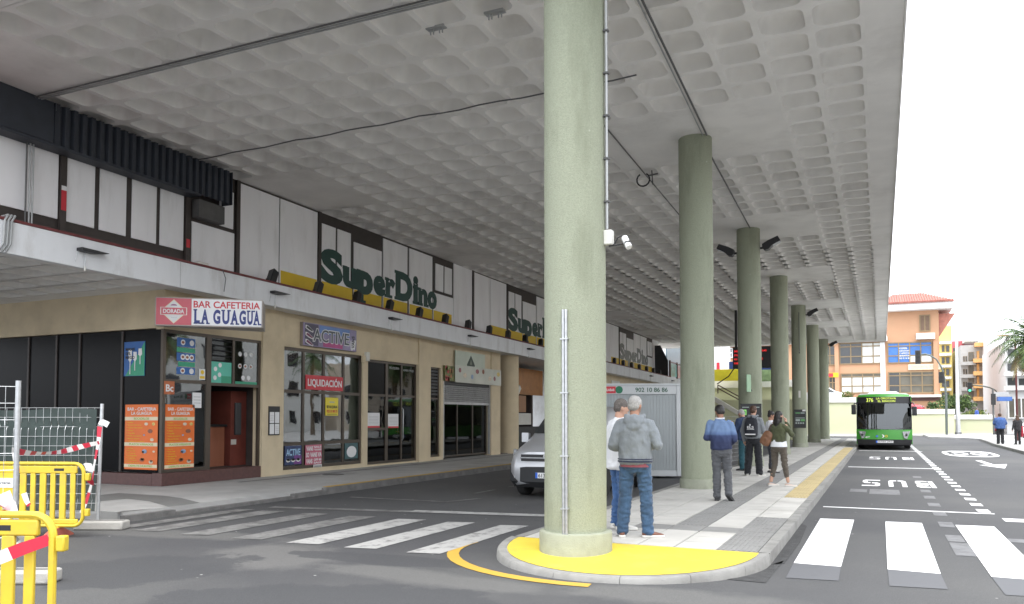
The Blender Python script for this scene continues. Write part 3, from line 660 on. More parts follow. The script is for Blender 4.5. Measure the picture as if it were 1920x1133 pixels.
# spot lamps on the ledge, bracket lamps on the fascia: things that stand on the building
def spot_proto():
    t = thing('spot_lamp', 'x', 'lamp')
    MB().box(-.09,.09,-.10,.10,0,.03).build('base', G['black'], t); MB().obox((.0,0,.10),(.02,.11,.09)).build('yoke', G['black'], t)
    m3 = Euler((R(-30), R(-10), 0)).to_matrix()
    MB().prism([(-.09,-.085,.0),(.11,-.10,.0),(.11,.10,.0),(-.09,.085,.0)], (0,0,.42)).xf(lambda v: m3 @ v + Vector((.02,0,.07))).build('housing', G['black'], t, bevel=.02)
    return t
sp = spot_proto(); first = True
ord_ = ['first','second','third','fourth','fifth','sixth','seventh','eighth','ninth','tenth','eleventh','twelfth','thirteenth','fourteenth','fifteenth','sixteenth','seventeenth','eighteenth']
for i, y in enumerate([16.15,18.02,19.85,21.63,23.45,25.25,27.02,28.85,30.65,32.45,34.25,45.6,47.4,49.2,51.0,52.8,54.6,56.3]):
    lab = 'black spot lamp on the ledge below the white panels, %s from the left' % ord_[i]
    s_ = sp if i == 0 else dup(sp, (0,0,0))
    s_.location = (-14.2, y, sh(FT+.05, y)); s_['label'] = lab; s_['group'] = 'spot lamps along the fascia ledge'
def brk_proto():
    t = thing('bracket_lamp', 'x', 'lamp')
    MB().prism([(.0,-.16,-.03),(.0,.42,-.045),(.0,.42,-.055),(.0,.12,-.10),(.0,-.16,-.09)], (.16,0,.0)).build('housing', G['black'], t, bevel=.006)
    MB().tube([(.03,.0,-.06),(.03,.0,-.36)], .008, 6).tube([(.03,-.14,-.06),(.03,-.2,-.30)], .006, 6).build('hanger', G['steel'], t)
    MB().tube([(.03,.0,-.36),(.03,.0,-.44)], .018, 8).build('weight', G['offwhite'], t); return t
bk = brk_proto()
for i, y in enumerate((10.4,15.65,20.9,26.1,31.5,51.5,57.5)):
    b_ = bk if i == 0 else dup(bk, (0,0,0)); b_.location = (FX+.004, y, sh(4.93, y))
    b_['label'] = 'slim black lamp on the white fascia, %s from the left' % ord_[i]; b_['group'] = 'bracket lamps on the fascia'

# ------------------------------------------------------------------ shop fronts
def window(name, y0, y1, z0, z1, muls, trans, gl, fr='bronze', x=None, w=.06, skip=(), parent=arc, d=.07):
    """glazed front in the plane X = x: frame mesh with one pane per cell"""
    x = WX-.06 if x is None else x; mb = MB()
    mb.box(x-d, x, y0, y0+w, z0, z1); mb.box(x-d, x, y1-w, y1, z0, z1); mb.box(x-d, x, y0+w, y1-w, z0, z0+w); mb.box(x-d, x, y0+w, y1-w, z1-w, z1)
    Y = [y0+w/2] + list(muls) + [y1-w/2]; Z = [z0+w/2] + list(trans) + [z1-w/2]
    for m_ in muls: mb.box(x-d+.003, x-.003, m_-w/2, m_+w/2, z0+w, z1-w)
    for t_ in trans: mb.box(x-d+.006, x-.006, y0+w, y1-w, t_-w/2, t_+w/2)
    f = mb.build(name, G[fr], parent)
    for i in range(len(Y)-1):
        for j in range(len(Z)-1):
            if (i, j) in skip: continue
            MB().box(x-d/2-.004, x-d/2+.004, Y[i]+.02, Y[i+1]-.02, Z[j]+.02, Z[j+1]-.02).build('pane', gl[(i,j)] if isinstance(gl, dict) and (i,j) in gl else (gl['d'] if isinstance(gl, dict) else gl), f)
    return f
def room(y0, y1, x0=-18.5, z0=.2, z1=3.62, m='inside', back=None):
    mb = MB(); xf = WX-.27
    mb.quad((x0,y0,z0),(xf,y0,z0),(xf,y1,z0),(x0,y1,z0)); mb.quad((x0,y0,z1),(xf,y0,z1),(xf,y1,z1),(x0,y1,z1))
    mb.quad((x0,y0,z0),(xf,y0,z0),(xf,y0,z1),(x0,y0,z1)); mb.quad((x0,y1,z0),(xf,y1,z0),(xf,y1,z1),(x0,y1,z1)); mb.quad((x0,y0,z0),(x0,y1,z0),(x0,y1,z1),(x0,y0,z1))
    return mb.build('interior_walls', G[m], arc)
# bar on the corner
MB().box(WX-.26, WX+.03, 12.82, 15.9, .14, .42).box(-26, WX-.265, 12.82, 13.1, .14, .40).build('plinth', G['maroon'], arc, bevel=.006)
bx = WX-.02
window('window', 12.85, 14.18, .425, 3.57, (), (2.44,), G['glass'], x=bx, w=.075)
window('window', 14.18, 15.9, 2.38, 3.57, (14.97,), (), {'d':G['glass'],(0,0):G['glassdark']}, x=bx, w=.07)
MB().box(bx-.07, bx, 15.83, 15.9, .425, 2.378).box(bx-.07,bx,14.18,14.25,.425,2.378).build('door_frame', G['bronze'], arc)
mb = MB()
for k in range(5): mb.obox((bx-.03, 14.58, 2.98+k*.12), (.03,.33,.006), Euler((0,R(40),0)).to_matrix())
mb.build('louvre', G['black'], arc)
# dark side glazing of the bar
xs_ = [-14.28,-15.55,-16.95,-17.75,-18.75,-20.2,-22,-24,-26]
for a, b in zip(xs_, xs_[1:]):
    MB().box(b+.03, a-.03, 12.93, 12.94, .42, 3.58).build('pane', G['glass_film'], arc); 
    MB().box(b-.03, b+.03, 12.90, 12.97, .42, 3.585).build('mullion', G['brown'], arc)
MB().box(WX-.085, WX-.012, 12.84, 12.92, .425, 3.56).build('corner_post', G['bronze'], arc)
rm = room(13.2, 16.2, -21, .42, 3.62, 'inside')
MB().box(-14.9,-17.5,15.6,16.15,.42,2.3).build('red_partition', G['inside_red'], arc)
ctr = thing('bar_counter', 'wooden bar counter inside the corner bar, seen through the open door', 'counter', (-16.2,15.2,.42), world=True)
MB().box(-17.2,-15.0,14.75,15.5,.42,1.40).build('front', G['wood'], ctr); MB().box(-17.3,-14.95,14.65,15.55,1.402,1.46).build('top', G['black'], ctr, bevel=.01)
MB().box(-17.2,-14.94,14.70,14.745,.42,.66).build('foot_rail', G['black'], ctr)
MB().box(-14.97,-14.94,14.74,14.78,.62,1.40).build('corner_trim', G['offwhite'], ctr)
brl = thing('wooden_barrel', 'banded wooden barrel standing on the bar counter', 'barrel', (-15.45,15.0,1.46))
rr_ = [(.19,0),(.235,.2),(.25,.4),(.235,.6),(.19,.8)]
MB().loft([[(r_*math.cos(a), r_*math.sin(a), z_) for a in (2*math.pi*q/24 for q in range(24))] for r_, z_ in rr_]).build('staves', mat('barrel_wood',(.40,.22,.10),.5,var=.2,vs=6,stretch=(3,3,.3)), brl, smooth=True)
for z_, r_ in ((.06,.208),(.22,.243),(.56,.243),(.74,.208)): MB().loft([[(r_*math.cos(a), r_*math.sin(a), z_+dz) for a in (2*math.pi*q/24 for q in range(24))] for dz in (0,.045)]).build('hoop', G['black'], brl, smooth=True)
MB().box(-14.55,-14.5,15.35,15.55,1.2,2.0).build('intercom', G['black'], arc, bevel=.01)
MB().box(-14.9,-14.893,15.62,15.8,.95,1.08).build('socket_plate', G['offwhite'], arc)
# orange signs, posters
def board(name, label, cat, y0, y1, z0, z1, m, x, parts=(), group=None, d=.012):
    t = thing(name, label, cat, (x,(y0+y1)/2,z0), 0, group, world=True)
    MB().box(x, x+d, y0, y1, z0, z1).build('sheet', m, t)
    W, Hh = y1-y0, z1-z0
    for p in parts:
        k = p[0]
        if k == 'box': _, a, b, c, e, mm = p[:6]; nm = p[6] if len(p) > 6 else 'printed_band'; MB().box(x+d+.0005, x+d+.003+.001*parts.index(p)*.1, y0+W*a, y0+W*b, z0+Hh*c, z0+Hh*e).build(nm, mm, t)
        elif k == 'txt':
            _, s_, a, b, c, e, mm = p[:7]; off = p[7] if len(p) > 7 else .012; mb = MB(); text_fit(mb, s_, (x+d+.0045,y0+W*a,z0+Hh*c), (0,W*(b-a),0), (0,0,Hh*(e-c)), .002, 0, off); mb.build('lettering', mm, t)
        elif k == 'dot':
            _, a, c, r_, mm = p[:5]; ry = p[5] if len(p) > 5 else r_
            mb = MB(); n = 16; pts = [(x+d+.005, y0+W*a+r_*math.cos(2*math.pi*q/n), z0+Hh*c+ry*math.sin(2*math.pi*q/n)) for q in range(n)]; mb.prism(pts, (.002,0,0)); mb.build('printed_disc', mm, t)
    return t
gw = bx-.0
food = [mat('food_brown',(.25,.09,.05),.5,var=.3,vs=20), mat('food_cream',(.65,.55,.42),.5,var=.25,vs=20), mat('food_blue',(.25,.35,.5),.5,var=.25,vs=20), mat('food_yellow',(.65,.5,.15),.5,var=.3,vs=20)]
def menu_parts():
    P = [('txt','BAR - CAFETERIA',.08,.95,.905,.955,G['paper'],.02),('txt','LA GUAGUA',.2,.83,.84,.89,G['paper'],.02),('box',.0,1.,.755,.81,G['cream']),('txt','BOCADILLOS',.28,.74,.765,.80,G['lime'],.02),
         ('box',.0,1.,.36,.415,G['cream']),('txt','PLATOS VARIADOS',.15,.88,.372,.403,G['lime'],.02),('box',.0,1.,.03,.08,G['cream']),('txt','DISFRUTE NUESTRO',.14,.86,.04,.07,G['lime'],.02)]
    for k, (s_, w_) in enumerate((('* Lomo',.2),('* Jamon Serrano',.45),('* Queso Manchego',.5),('* Atun',.2),('* Tortilla',.25),('* Pollo Completo',.47),('* Bacon Queso',.4),('* Vegetal Completo',.55))): P.append(('txt',s_,.06,.06+w_,.715-k*.042,.735-k*.042,G['yellow'],.012))
    for k, (s_, w_) in enumerate((('* Papas',.2),('* Ropa Vieja',.28),('* Churros',.28),('* Ensaladilla',.33),('* Costillas',.28),('* Hamburguesa',.33),('* Pescado Frito',.42))): P.append(('txt',s_,.06,.06+w_,.31-k*.036,.328-k*.036,G['yellow'],.012))
    for a, c, r_, m_ in ((.66,.70,.075,1),(.88,.70,.06,3),(.78,.59,.10,0),(.6,.53,.04,2),(.84,.46,.075,1),(.62,.28,.10,2),(.58,.27,.05,0),(.9,.28,.05,1),(.55,.15,.09,0),(.56,.16,.05,3),(.82,.12,.085,1),(.83,.135,.05,0)): P.append(('dot',a,c,r_*.75,food[m_],r_*.45 if m_ != 3 else r_*.6))
    return P
board('menu_poster', 'orange bar menu poster inside the corner window, right of the corner post', 'poster', 12.95, 13.78, .47, 1.92, G['orange'], bx-.030, menu_parts())
# same poster on the side glazing (faces the camera along -Y)
mp = thing('menu_poster', 'orange bar menu poster on the dark side glazing, left of the corner post', 'poster', (-14.9,12.92,.5), world=True)
def side_board(t, x0, x1, z0, z1, m, parts, y=12.925):
    MB().box(x0, x1, y-.008, y, z0, z1).build('sheet', m, t); W, Hh = x1-x0, z1-z0
    for p in parts:
        if p[0] == 'box': _, a, b, c, e, mm = p[:6]; MB().box(x0+W*a, x0+W*b, y-.0105-.0002*parts.index(p), y-.0082, z0+Hh*c, z0+Hh*e).build('printed_band', mm, t)
        elif p[0] == 'txt':
            _, s_, a, b, c, e, mm = p[:7]; off = p[7] if len(p) > 7 else .012; mb = MB(); text_fit(mb, s_, (x0+W*a,y-.013,z0+Hh*c), (W*(b-a),0,0), (0,0,Hh*(e-c)), .002, 0, off); mb.build('lettering', mm, t)
        elif p[0] == 'dot':
            _, a, c, r_, mm = p[:5]; ry = p[5] if len(p) > 5 else r_; n = 16
            mb = MB(); mb.prism([(x0+W*a+r_*math.cos(2*math.pi*q/n), y-.0145, z0+Hh*c+ry*math.sin(2*math.pi*q/n)) for q in range(n)], (0,-.002,0)); mb.build('printed_disc', mm, t)
side_board(mp, -15.43, -14.42, .48, 1.92, G['orange'], menu_parts())
gp = thing('drinks_poster', 'blue and green poster with stemmed glasses high on the dark side glazing', 'poster', (-15.1,12.92,2.55), world=True)
side_board(gp, -15.5, -14.85, 2.56, 3.33, G['poster_blue'], [], 12.925)
MB().prism([(-15.45,12.916,2.565),(-14.855,12.916,2.565),(-14.855,12.916,3.32)], (0,-.002,0)).build('printed_band', G['poster_green'], gp)
for x_, z_, h_ in ((-15.3,2.6,.55),(-15.15,2.68,.42),(-14.99,2.82,.35)):
    MB().prism([(x_-.012,12.91,z_),(x_+.012,12.91,z_),(x_+.012,12.91,z_+h_*.5),(x_+.06,12.91,z_+h_*.62),(x_+.05,12.91,z_+h_),(x_-.05,12.91,z_+h_),(x_-.06,12.91,z_+h_*.62),(x_-.012,12.91,z_+h_*.5)], (0,-.002,0)).build('printed_glass', G['paper'], gp)
mb = MB()
for s_, z_ in (('MARQUES',3.12),('DEL',3.03),('RIEGO',2.94)): text_fit(mb, s_, (-15.44,12.908,z_), (.28 if s_ != 'DEL' else .16,0,0), (0,0,.07), .002, 0, .03)
mb.build('lettering', G['black'], gp)
# posters in the upper bar windows
disc = G['paper']
dots1 = [('box',.0,.62,.72,.92,G['poster_blue']),('box',.0,.62,.60,.70,G['poster_green']),('box',.0,.62,.40,.58,G['poster_blue']),('box',.05,.62,.28,.38,G['poster_green']),('box',.0,.62,.10,.26,G['poster_blue'])]
dots1 += [('dot',a,c,.065,disc) for a, c in ((.2,.82),(.5,.82),(.2,.49),(.35,.49),(.5,.49),(.2,.18),(.5,.18))] + [('dot',a,c,.04,food[0],.03) for a, c in ((.2,.82),(.2,.49),(.35,.49),(.5,.49),(.2,.18))]
t_ = thing('tapas_poster', 'blue and green food poster with white plates in the upper corner window of the bar', 'poster', (bx,13.5,2.5), world=True)
def mini(t, y0, y1, z0, z1, parts, x=bx-.030):
    W, Hh = y1-y0, z1-z0
    for k, p in enumerate(parts):
        if p[0] == 'box': MB().box(x, x+.002+.0001*k, y0+W*p[1], y0+W*p[2], z0+Hh*p[3], z0+Hh*p[4]).build('printed_band', p[5], t)
        else:
            n = 14; r_ = p[3]; ry = p[5] if len(p) > 5 else r_; MB().prism([(x+.004+.001*(ry < r_), y0+W*p[1]+r_*math.cos(2*math.pi*q/n), z0+Hh*p[2]+ry*math.sin(2*math.pi*q/n)) for q in range(n)], (.001,0,0)).build('printed_disc', p[4], t)
mini(t_, 13.25, 14.1, 2.5, 3.5, dots1)
t_ = thing('tapas_poster', 'teal food poster with white plates over the bar door below the louvre', 'poster', (bx,14.58,2.45), world=True)
MB().box(bx-.030,bx-.026,14.26,14.92,2.44,2.95).build('sheet', G['poster_teal'], t_); mini(t_, 14.27, 14.92, 2.44, 2.95, [('dot',a,c,.055,disc) for a, c in ((.18,.25),(.4,.4),(.2,.66),(.42,.85))] + [('box',.5,1,.02,.35,G['poster_green'])], bx-.025)
t_ = thing('tapas_poster', 'pale food poster with rows of white plates in the right upper bar window', 'poster', (bx,15.4,2.5), world=True)
mini(t_, 15.05, 15.8, 2.45, 3.5, [('dot',a,c,.06,disc) for a in (.2,.45,.7) for c in (.7,.42)] + [('dot',.35,.15,.06,disc),('dot',.6,.15,.06,disc)] + [('dot',a,c,.04,food[0],.03) for a in (.2,.45,.7) for c in (.42,)] + [('box',.0,1,.0,.06,G['poster_green'])])
board('bar_code_sign', 'small square orange sign with white letters Bc at the corner window', 'sign', 12.88, 13.16, 2.14, 2.43, mat('bc_orange',(.45,.13,.05),.5), bx+.004, [('txt','Bc',.14,.88,.2,.75,G['paper'],.02)])
board('window_notice', 'white sheet of paper behind the corner window of the bar', 'notice', 13.72, 13.98, 1.85, 2.2, G['paper'], bx-.030, [('box',.1,.9,.7,.74,G['greypipe']),('box',.1,.9,.5,.54,G['greypipe']),('box',.1,.9,.3,.34,G['greypipe'])])
board('yellow_sticker', 'yellow and white sticker low in the upper corner window', 'sticker', 13.9, 14.08, 2.5, 2.75, G['paper'], bx-.030, [('box',.1,.9,.1,.35,G['yellow']),('dot',.5,.7,.05,G['yellow'])])
board('menu_case', 'glazed wall case with paper menus on the beige pier beside the bar door', 'notice', 16.12, 16.52, 1.18, 1.92, G['black'], WX+.052, [('box',.06,.46,.42,.80,G['paper']),('box',.54,.94,.42,.80,G['paper']),('box',.06,.46,.04,.39,G['paper']),('box',.54,.94,.04,.39,G['paper'])] + [('box',.1,.42,.5+.06*k,.51+.06*k,G['greypipe']) for k in range(4)] + [('box',.58,.9,.1+.06*k,.11+.06*k,G['greypipe']) for k in range(4)], d=.03)
# bar sign box across the corner
L_, R_ = Vector((-14.1,12.5,0)), Vector((-12.35,13.85,0)); dir_ = (R_-L_).normalized(); nb = Vector((-dir_.y, dir_.x, 0))
bs = thing('bar_sign', 'white and red light box sign set across the corner of the bar', 'sign', (-13.2,13.2,3.6), world=True)
MB().prism([L_+Vector((0,0,3.6)), R_+Vector((0,0,3.6)), R_+nb*.85+Vector((0,0,3.6)), L_+nb*.18+Vector((0,0,3.6))], (0,0,.62)).build('case', mat('sign_case',(.40,.36,.33),.6,var=.1), bs, bevel=.008)
Lf, Wd = L_ - nb*.012, (R_-L_)
def sgn(a, z): return Lf + Wd*a + Vector((0,0,3.6+z))
MB().prism([sgn(.335,.025), sgn(.99,.025), sgn(.99,.595), sgn(.335,.595)], nb*.010).build('white_face', mat('lightbox_white',(.76,.76,.77),.35,var=.03), bs)
MB().prism([sgn(.012,.025), sgn(.333,.025), sgn(.333,.595), sgn(.012,.595)], nb*.010).build('red_face', G['pinkred'], bs)
def sgt(body, a0, a1, z0, z1, m, off=.02, lift=.0):
    mb = MB(); text_fit(mb, body, sgn(a0,z0)-nb*lift, Wd*(a1-a0), (0,0,z1-z0), .004, 0, off); mb.build('lettering', m, bs)
sgt('BAR CAFETERIA', .352, .975, .405, .555, G['red'], .02)
for ch, a0, a1 in (('L',.36,.42),('A',.425,.50),('G',.535,.61),('U',.62,.695),('A',.70,.775),('G',.78,.85),('U',.855,.915),('A',.915,.98)):
    sgt(ch, a0, a1-.008, .06, .375, G['blue'], .045)
mb = MB()
for a, z in ((.355,.055),(.40,.055),(.42,.055),(.47,.055),(.695,.055),(.745,.055),(.912,.055),(.955,.055),(.61,.345),(.665,.345),(.85,.345),(.895,.345),(.352,.345)):
    mb.prism([sgn(a,z), sgn(a+.034,z), sgn(a+.034,z+.03), sgn(a,z+.03)], -nb*.004)
mb.build('lettering_serifs', G['blue'], bs, kind='stuff')
def dia(r1, r2, m, lift):
    c = .172; MB().prism([sgn(c-r1,.31)-nb*lift, sgn(c,.31-r2)-nb*lift, sgn(c+r1,.31)-nb*lift, sgn(c,.31+r2)-nb*lift], -nb*.002).build('logo_diamond', m, bs)
dia(.125,.262,mat('logo_cream',(.72,.62,.45),.4),.001); dia(.113,.24,mat('logo_grey',(.66,.66,.66),.4),.004)
MB().prism([sgn(.05,.235)-nb*.007, sgn(.294,.235)-nb*.007, sgn(.294,.40)-nb*.007, sgn(.05,.40)-nb*.007], -nb*.002).build('logo_band', mat('logo_edge',(.7,.68,.62),.4), bs)
MB().prism([sgn(.058,.245)-nb*.010, sgn(.286,.245)-nb*.010, sgn(.286,.39)-nb*.010, sgn(.058,.39)-nb*.010], -nb*.002).build('logo_band', G['pinkred'], bs)
sgt('DORADA', .075, .268, .27, .36, G['paper'], .03, .013)
MB().prism([sgn(.145+.03*math.cos(a)*1.0+.027,.435+.035*math.sin(a))-nb*.007 for a in (math.pi*q/10 for q in range(11))], -nb*.002).build('logo_crown', mat('logo_mauve',(.30,.12,.22),.4), bs)
sgt('Especial', .15, .20, .17, .19, G['greypipe'], .0, .007)

# shoe shop
rmA = room(16.55, 20.45, -19, .2, 3.6)
window('window', 16.7, 20.3, .26, 3.5, (17.62,18.5,19.42), (.93,2.33), G['glass'], x=WX-.05, w=.085)
bars = MB()
for y in [16.86+.115*k for k in range(29)]:
    if y > 20.2: break
    bars.box(WX-.155, WX-.145, y-.006, y+.006, .98 if y < 18.4 else 2.38, 3.42)
    if 19.5 < y: bars.box(WX-.156, WX-.146, y-.006, y+.006, .98, 2.3)
bars.build('security_grille', G['offwhite'], arc)
MB().box(-15.6,-15.55,16.8,18.4,.3,2.2).build('display_shelf', G['wood'], arc)
MB().box(-15.2,-15.1,18.55,19.3,.3,1.9).build('display_board', G['offwhite'], arc)
MB().box(-15.35,-15.3,17.75,18.05,1.1,2.25).build('display_board', G['paper'], arc)
asg = board('shop_sign', 'blue and mauve shop sign with printed shoes above the barred shop window', 'sign', 17.38, 19.79, 3.58, 4.2, mat('sign_mauve',(.26,.22,.36),.4,var=.25,vs=2), WX+.10,
  [('box',.28,.86,.62,.97,mat('sign_sky',(.10,.20,.46),.4,var=.2,vs=2)),('box',.35,.72,.04,.24,mat('sign_magenta',(.42,.05,.20),.4,var=.2,vs=3)),('box',.02,.26,.04,.97,mat('sign_dark',(.06,.05,.09),.4,var=.3,vs=4)),
   ('txt','ACTIVE',.155,.855,.2,.83,G['paper'],.055),('txt','VANS',.865,.97,.06,.5,G['paper'],.05)], d=.02)
MB().box(WX+.005, WX+.099, 17.37, 19.8, 3.57, 4.21).build('box', mat('sign_box_side',(.28,.24,.20),.6), asg)
mb = MB(); y0_, W_ = 17.38, 2.41; text_fit(mb, 'ACTIVE', (WX+.1275,y0_+W_*.168,3.58+.62*.24), (0,W_*.676,0), (0,0,.62*.55), .003, 0, .012); mb.build('lettering', mat('sign_char',(.07,.08,.09),.4), asg)
mb = MB(); text_fit(mb, 'VANS', (WX+.1275,y0_+W_*.955,3.58+.62*.13), (0,0,.36), (0,-W_*.055,0), .003, 0, .02); mb.build('lettering', G['black'], asg)
MB().prism([(WX+.126,y0_+W_*a,3.58+.62*c) for a, c in ((.87,.12),(.90,.02),(.97,.16),(.985,.5),(.96,.55),(.94,.2))], (.002,0,0)).build('printed_hand', G['paper'], asg)
for k in range(3):
    z_ = 4.05-k*.19
    MB().prism([(WX+.126,y0_+W_*a,z_+c) for a, c in ((.03,.0),(.09,-.06),(.16,-.10),(.17,-.05),(.11,.03),(.07,.08),(.03,.09))], (.002,0,0)).build('printed_shoe', G['paper'], asg)
    MB().prism([(WX+.1285,y0_+W_*a,z_+c) for a, c in ((.04,.02),(.09,-.03),(.15,-.07),(.155,-.04),(.10,.03),(.06,.07))], (.002,0,0)).build('printed_shoe', mat('shoe_print',(.18,.03,.09),.5) if k else G['black'], asg)
board('clearance_banner', 'red banner with white letters LIQUIDACIÓN on the barred shop window', 'banner', 17.68, 19.36, 2.40, 2.80, G['red'], WX-.045, [('txt','LIQUIDACIÓN',.05,.96,.16,.86,G['paper'],.025)])
board('rental_notice', 'yellow rental notice with black and red letters on the shop window', 'notice', 18.58, 19.16, 1.69, 2.2, mat('notice_yellow',(.75,.62,.05),.5), WX-.062, [('txt','SE ALQUILA',.08,.92,.38,.56,G['black'],.03),('txt','922 33 88 35',.08,.92,.16,.32,G['red'],.03),('box',.3,.7,.72,.78,G['greypipe']),('box',.1,.9,.06,.09,G['black'])])
board('shoe_poster', 'dark poster with blue letters and three shoes low in the shop window', 'poster', 16.88, 17.55, .38, .88, mat('poster_night',(.03,.05,.13),.45,var=.5,vs=4), WX-.06, [('box',.55,1.,.02,.5,mat('poster_purple',(.16,.05,.22),.45)),('txt','ACTIVE',.08,.92,.48,.84,mat('poster_ltblue',(.35,.55,.75),.4),.02)] + [('dot',.2+.3*k,.24,.085,G['paper'],.05) for k in range(3)] + [('dot',.2+.3*k,.27,.07,G['black'],.035) for k in range(3)])
board('window_poster', 'pink and white poster of repeated lettering low in the shop window', 'poster', 17.72, 18.42, .34, .88, mat('poster_rose',(.50,.12,.18),.5), WX-.06, [('txt','VANS',.04,.46,.70,.94,G['paper'],.03),('txt','SALE',.52,.97,.84,.94,G['paper'],.03),('txt','VANS',.52,.97,.70,.80,G['paper'],.03),('txt','VANS VA',.28,.98,.38,.62,G['paper'],.03),('txt','SO',.03,.22,.38,.62,G['paper'],.03),('txt','VANS',.04,.42,.06,.3,G['paper'],.03),('txt','OFF 60',.5,.97,.18,.3,G['paper'],.03),('txt','SALE',.5,.97,.04,.14,G['paper'],.03)])
board('barcode_sheet', 'small striped paper stuck below the pink poster', 'sticker', 18.05, 18.4, .20, .335, G['paper'], WX-.036, [('box',.08+.13*k,.14+.13*k,.15,.85,G['black']) for k in range(7)])
vp = board('window_poster', 'dark teal poster with a white splash at the right of the shop window', 'poster', 19.5, 20.14, .42, .88, mat('poster_teal_dk',(.05,.12,.13),.45,var=.3,vs=6), WX-.06, [('dot',.5,.45,.24,G['paper'],.17),('txt','VANS',.12,.9,.32,.64,G['black'],.03),('box',.12,.9,.65,.70,G['black'])])
MB().box(WX+.002, WX+.10, 20.36, 20.52, 3.35, 3.62).build('alarm_box', G['offwhite'], arc, bevel=.012); MB().box(WX+.002, WX+.07, 20.2, 20.35, 3.30, 3.5).build('alarm_box', G['beige'], arc, bevel=.01)

# glazed doors
room(20.5, 23.55, -18, .19, 3.5)
window('window', 20.57, 21.72, .20, 3.42, (), (1.28,2.33), {'d':G['glassdark'],(0,2):G['glass_film']}, x=WX-.07, w=.075)
window('door', 21.72, 23.5, .20, 3.42, (22.6,), (2.33,), G['glassdark'], x=WX-.07, w=.07)
MB().tube([(WX-.04,22.58,.9),(WX-.0,22.58,.95),(WX-.0,22.58,1.9),(WX-.04,22.58,1.95)], .014, 8).build('door_handle', G['steel'], arc, smooth=True)
board('door_notice', 'white printed notice with a red foot taped to the left glazed door', 'notice', 20.66, 21.32, 1.32, 1.78, G['paper'], WX-.08, [('box',.0,1,.0,.12,G['red'])] + [('box',.1,.9,.25+.1*k,.27+.1*k,G['greypipe']) for k in range(6)])
board('door_notice', 'white printed notice with a red foot taped to the right glazed door', 'notice', 21.80, 22.40, 1.30, 1.75, G['paper'], WX-.08, [('box',.0,1,.0,.12,G['red'])] + [('box',.1,.9,.25+.1*k,.27+.1*k,G['greypipe']) for k in range(6)])
mb = MB(); text_fit(mb, 'PELUQUERIA', (WX-.096,21.9,3.18),(0,.58,0),(0,0,.09),.002); text_fit(mb, 'HOMBRE Y MUJER', (WX-.096,22.72,3.14),(0,.66,0),(0,0,.09),.002); mb.build('door_lettering', G['greypipe'], arc, kind='stuff')
# narrow window and shutter shop
room(24.2, 29.3, -18, .2, 3.5)
window('window', 24.27, 25.05, .27, 3.4, (), (2.3,), {'d':G['glassdark'],(0,1):G['glass_film']}, x=WX-.07, w=.06)
mb = MB()
for k in range(8): mb.box(WX-.09, WX-.062, 24.36, 24.96, 2.42+k*.115, 2.49+k*.115)
mb.build('louvre', G['black'], arc)
window('window', 25.33, 29.05, .2, 2.25, (26.6,27.85), (), G['glassdark'], x=WX-.16, w=.06)
mb = MB()
for k in range(8):
    z_ = 2.22+k*.075; mb.prism([(WX-.075,25.36,z_),(WX-.055,25.36,z_+.012),(WX-.045,25.36,z_+.037),(WX-.055,25.36,z_+.06),(WX-.075,25.36,z_+.072)], (0,3.66,0))
mb.box(WX-.08, WX-.04, 25.36, 29.02, 2.12, 2.215)
sh_ = mb.build('roller_shutter', G['shutter'], arc)
MB().box(WX-.10, WX-.02, 25.26, 25.35, .19, 2.95).build('shutter_guide', G['shutter'], arc); MB().box(WX-.10, WX-.02, 29.03, 29.1, .19, 2.95).build('shutter_guide', G['shutter'], arc)
MB().box(WX-.2, WX-.03, 25.36, 29.02, 2.83, 2.95).build('shutter_box', G['black'], arc)
fs = board('shop_sign', 'square pale green sign with a dark triangle emblem over the shutter', 'sign', 25.98, 28.4, 3.42, 4.10, mat('sign_pale',(.50,.55,.46),.5,var=.05), WX+.06, [('txt','Herbolario',.3,.75,.05,.16,G['greypipe'],.01)], d=.03)
MB().prism([(WX+.092,27.2-.33,3.62),(WX+.092,27.2-.3,3.58),(WX+.092,27.2+.3,3.58),(WX+.092,27.2+.33,3.62),(WX+.092,27.2,3.99)], (.003,0,0)).build('emblem', mat('emblem_green',(.03,.05,.035),.5), fs)
MB().prism([(WX+.096,27.2-.1,3.64),(WX+.096,27.2+.1,3.64),(WX+.096,27.2,3.84)], (.002,0,0)).build('emblem', mat('emblem_mid',(.16,.18,.13),.5), fs)
bn = board('product_banner', 'long cream banner with small fruit pictures hung below the square sign', 'banner', 25.93, 29.85, 2.93, 3.56, mat('banner_cream',(.56,.57,.50),.6,var=.12,vs=1.5), WX+.10, [('dot',a,c,.10+.04*(k % 2),food[k % 4] if k % 3 else mat('fruit_%d' % k,(.30,.12,.12),.5,var=.6,vs=14),.09) for k, (a, c) in enumerate(((.09,.72),(.19,.45),(.34,.4),(.45,.75),(.58,.78),(.73,.4),(.84,.42),(.93,.72)))], d=.01)
ft = board('fruit_panel', 'small panel printed with red and green fruit left of the cream banner', 'panel', 25.2, 25.92, 2.95, 3.5, mat('fruit_green',(.12,.13,.03),.5,var=.5,vs=8), WX+.03, [('dot',random.uniform(.1,.9),random.uniform(.12,.88),random.uniform(.06,.10),mat('apple%d' % k,random.choice(((.42,.04,.03),(.40,.16,.05),(.20,.22,.05))),.4)) for k in range(12)], d=.05)
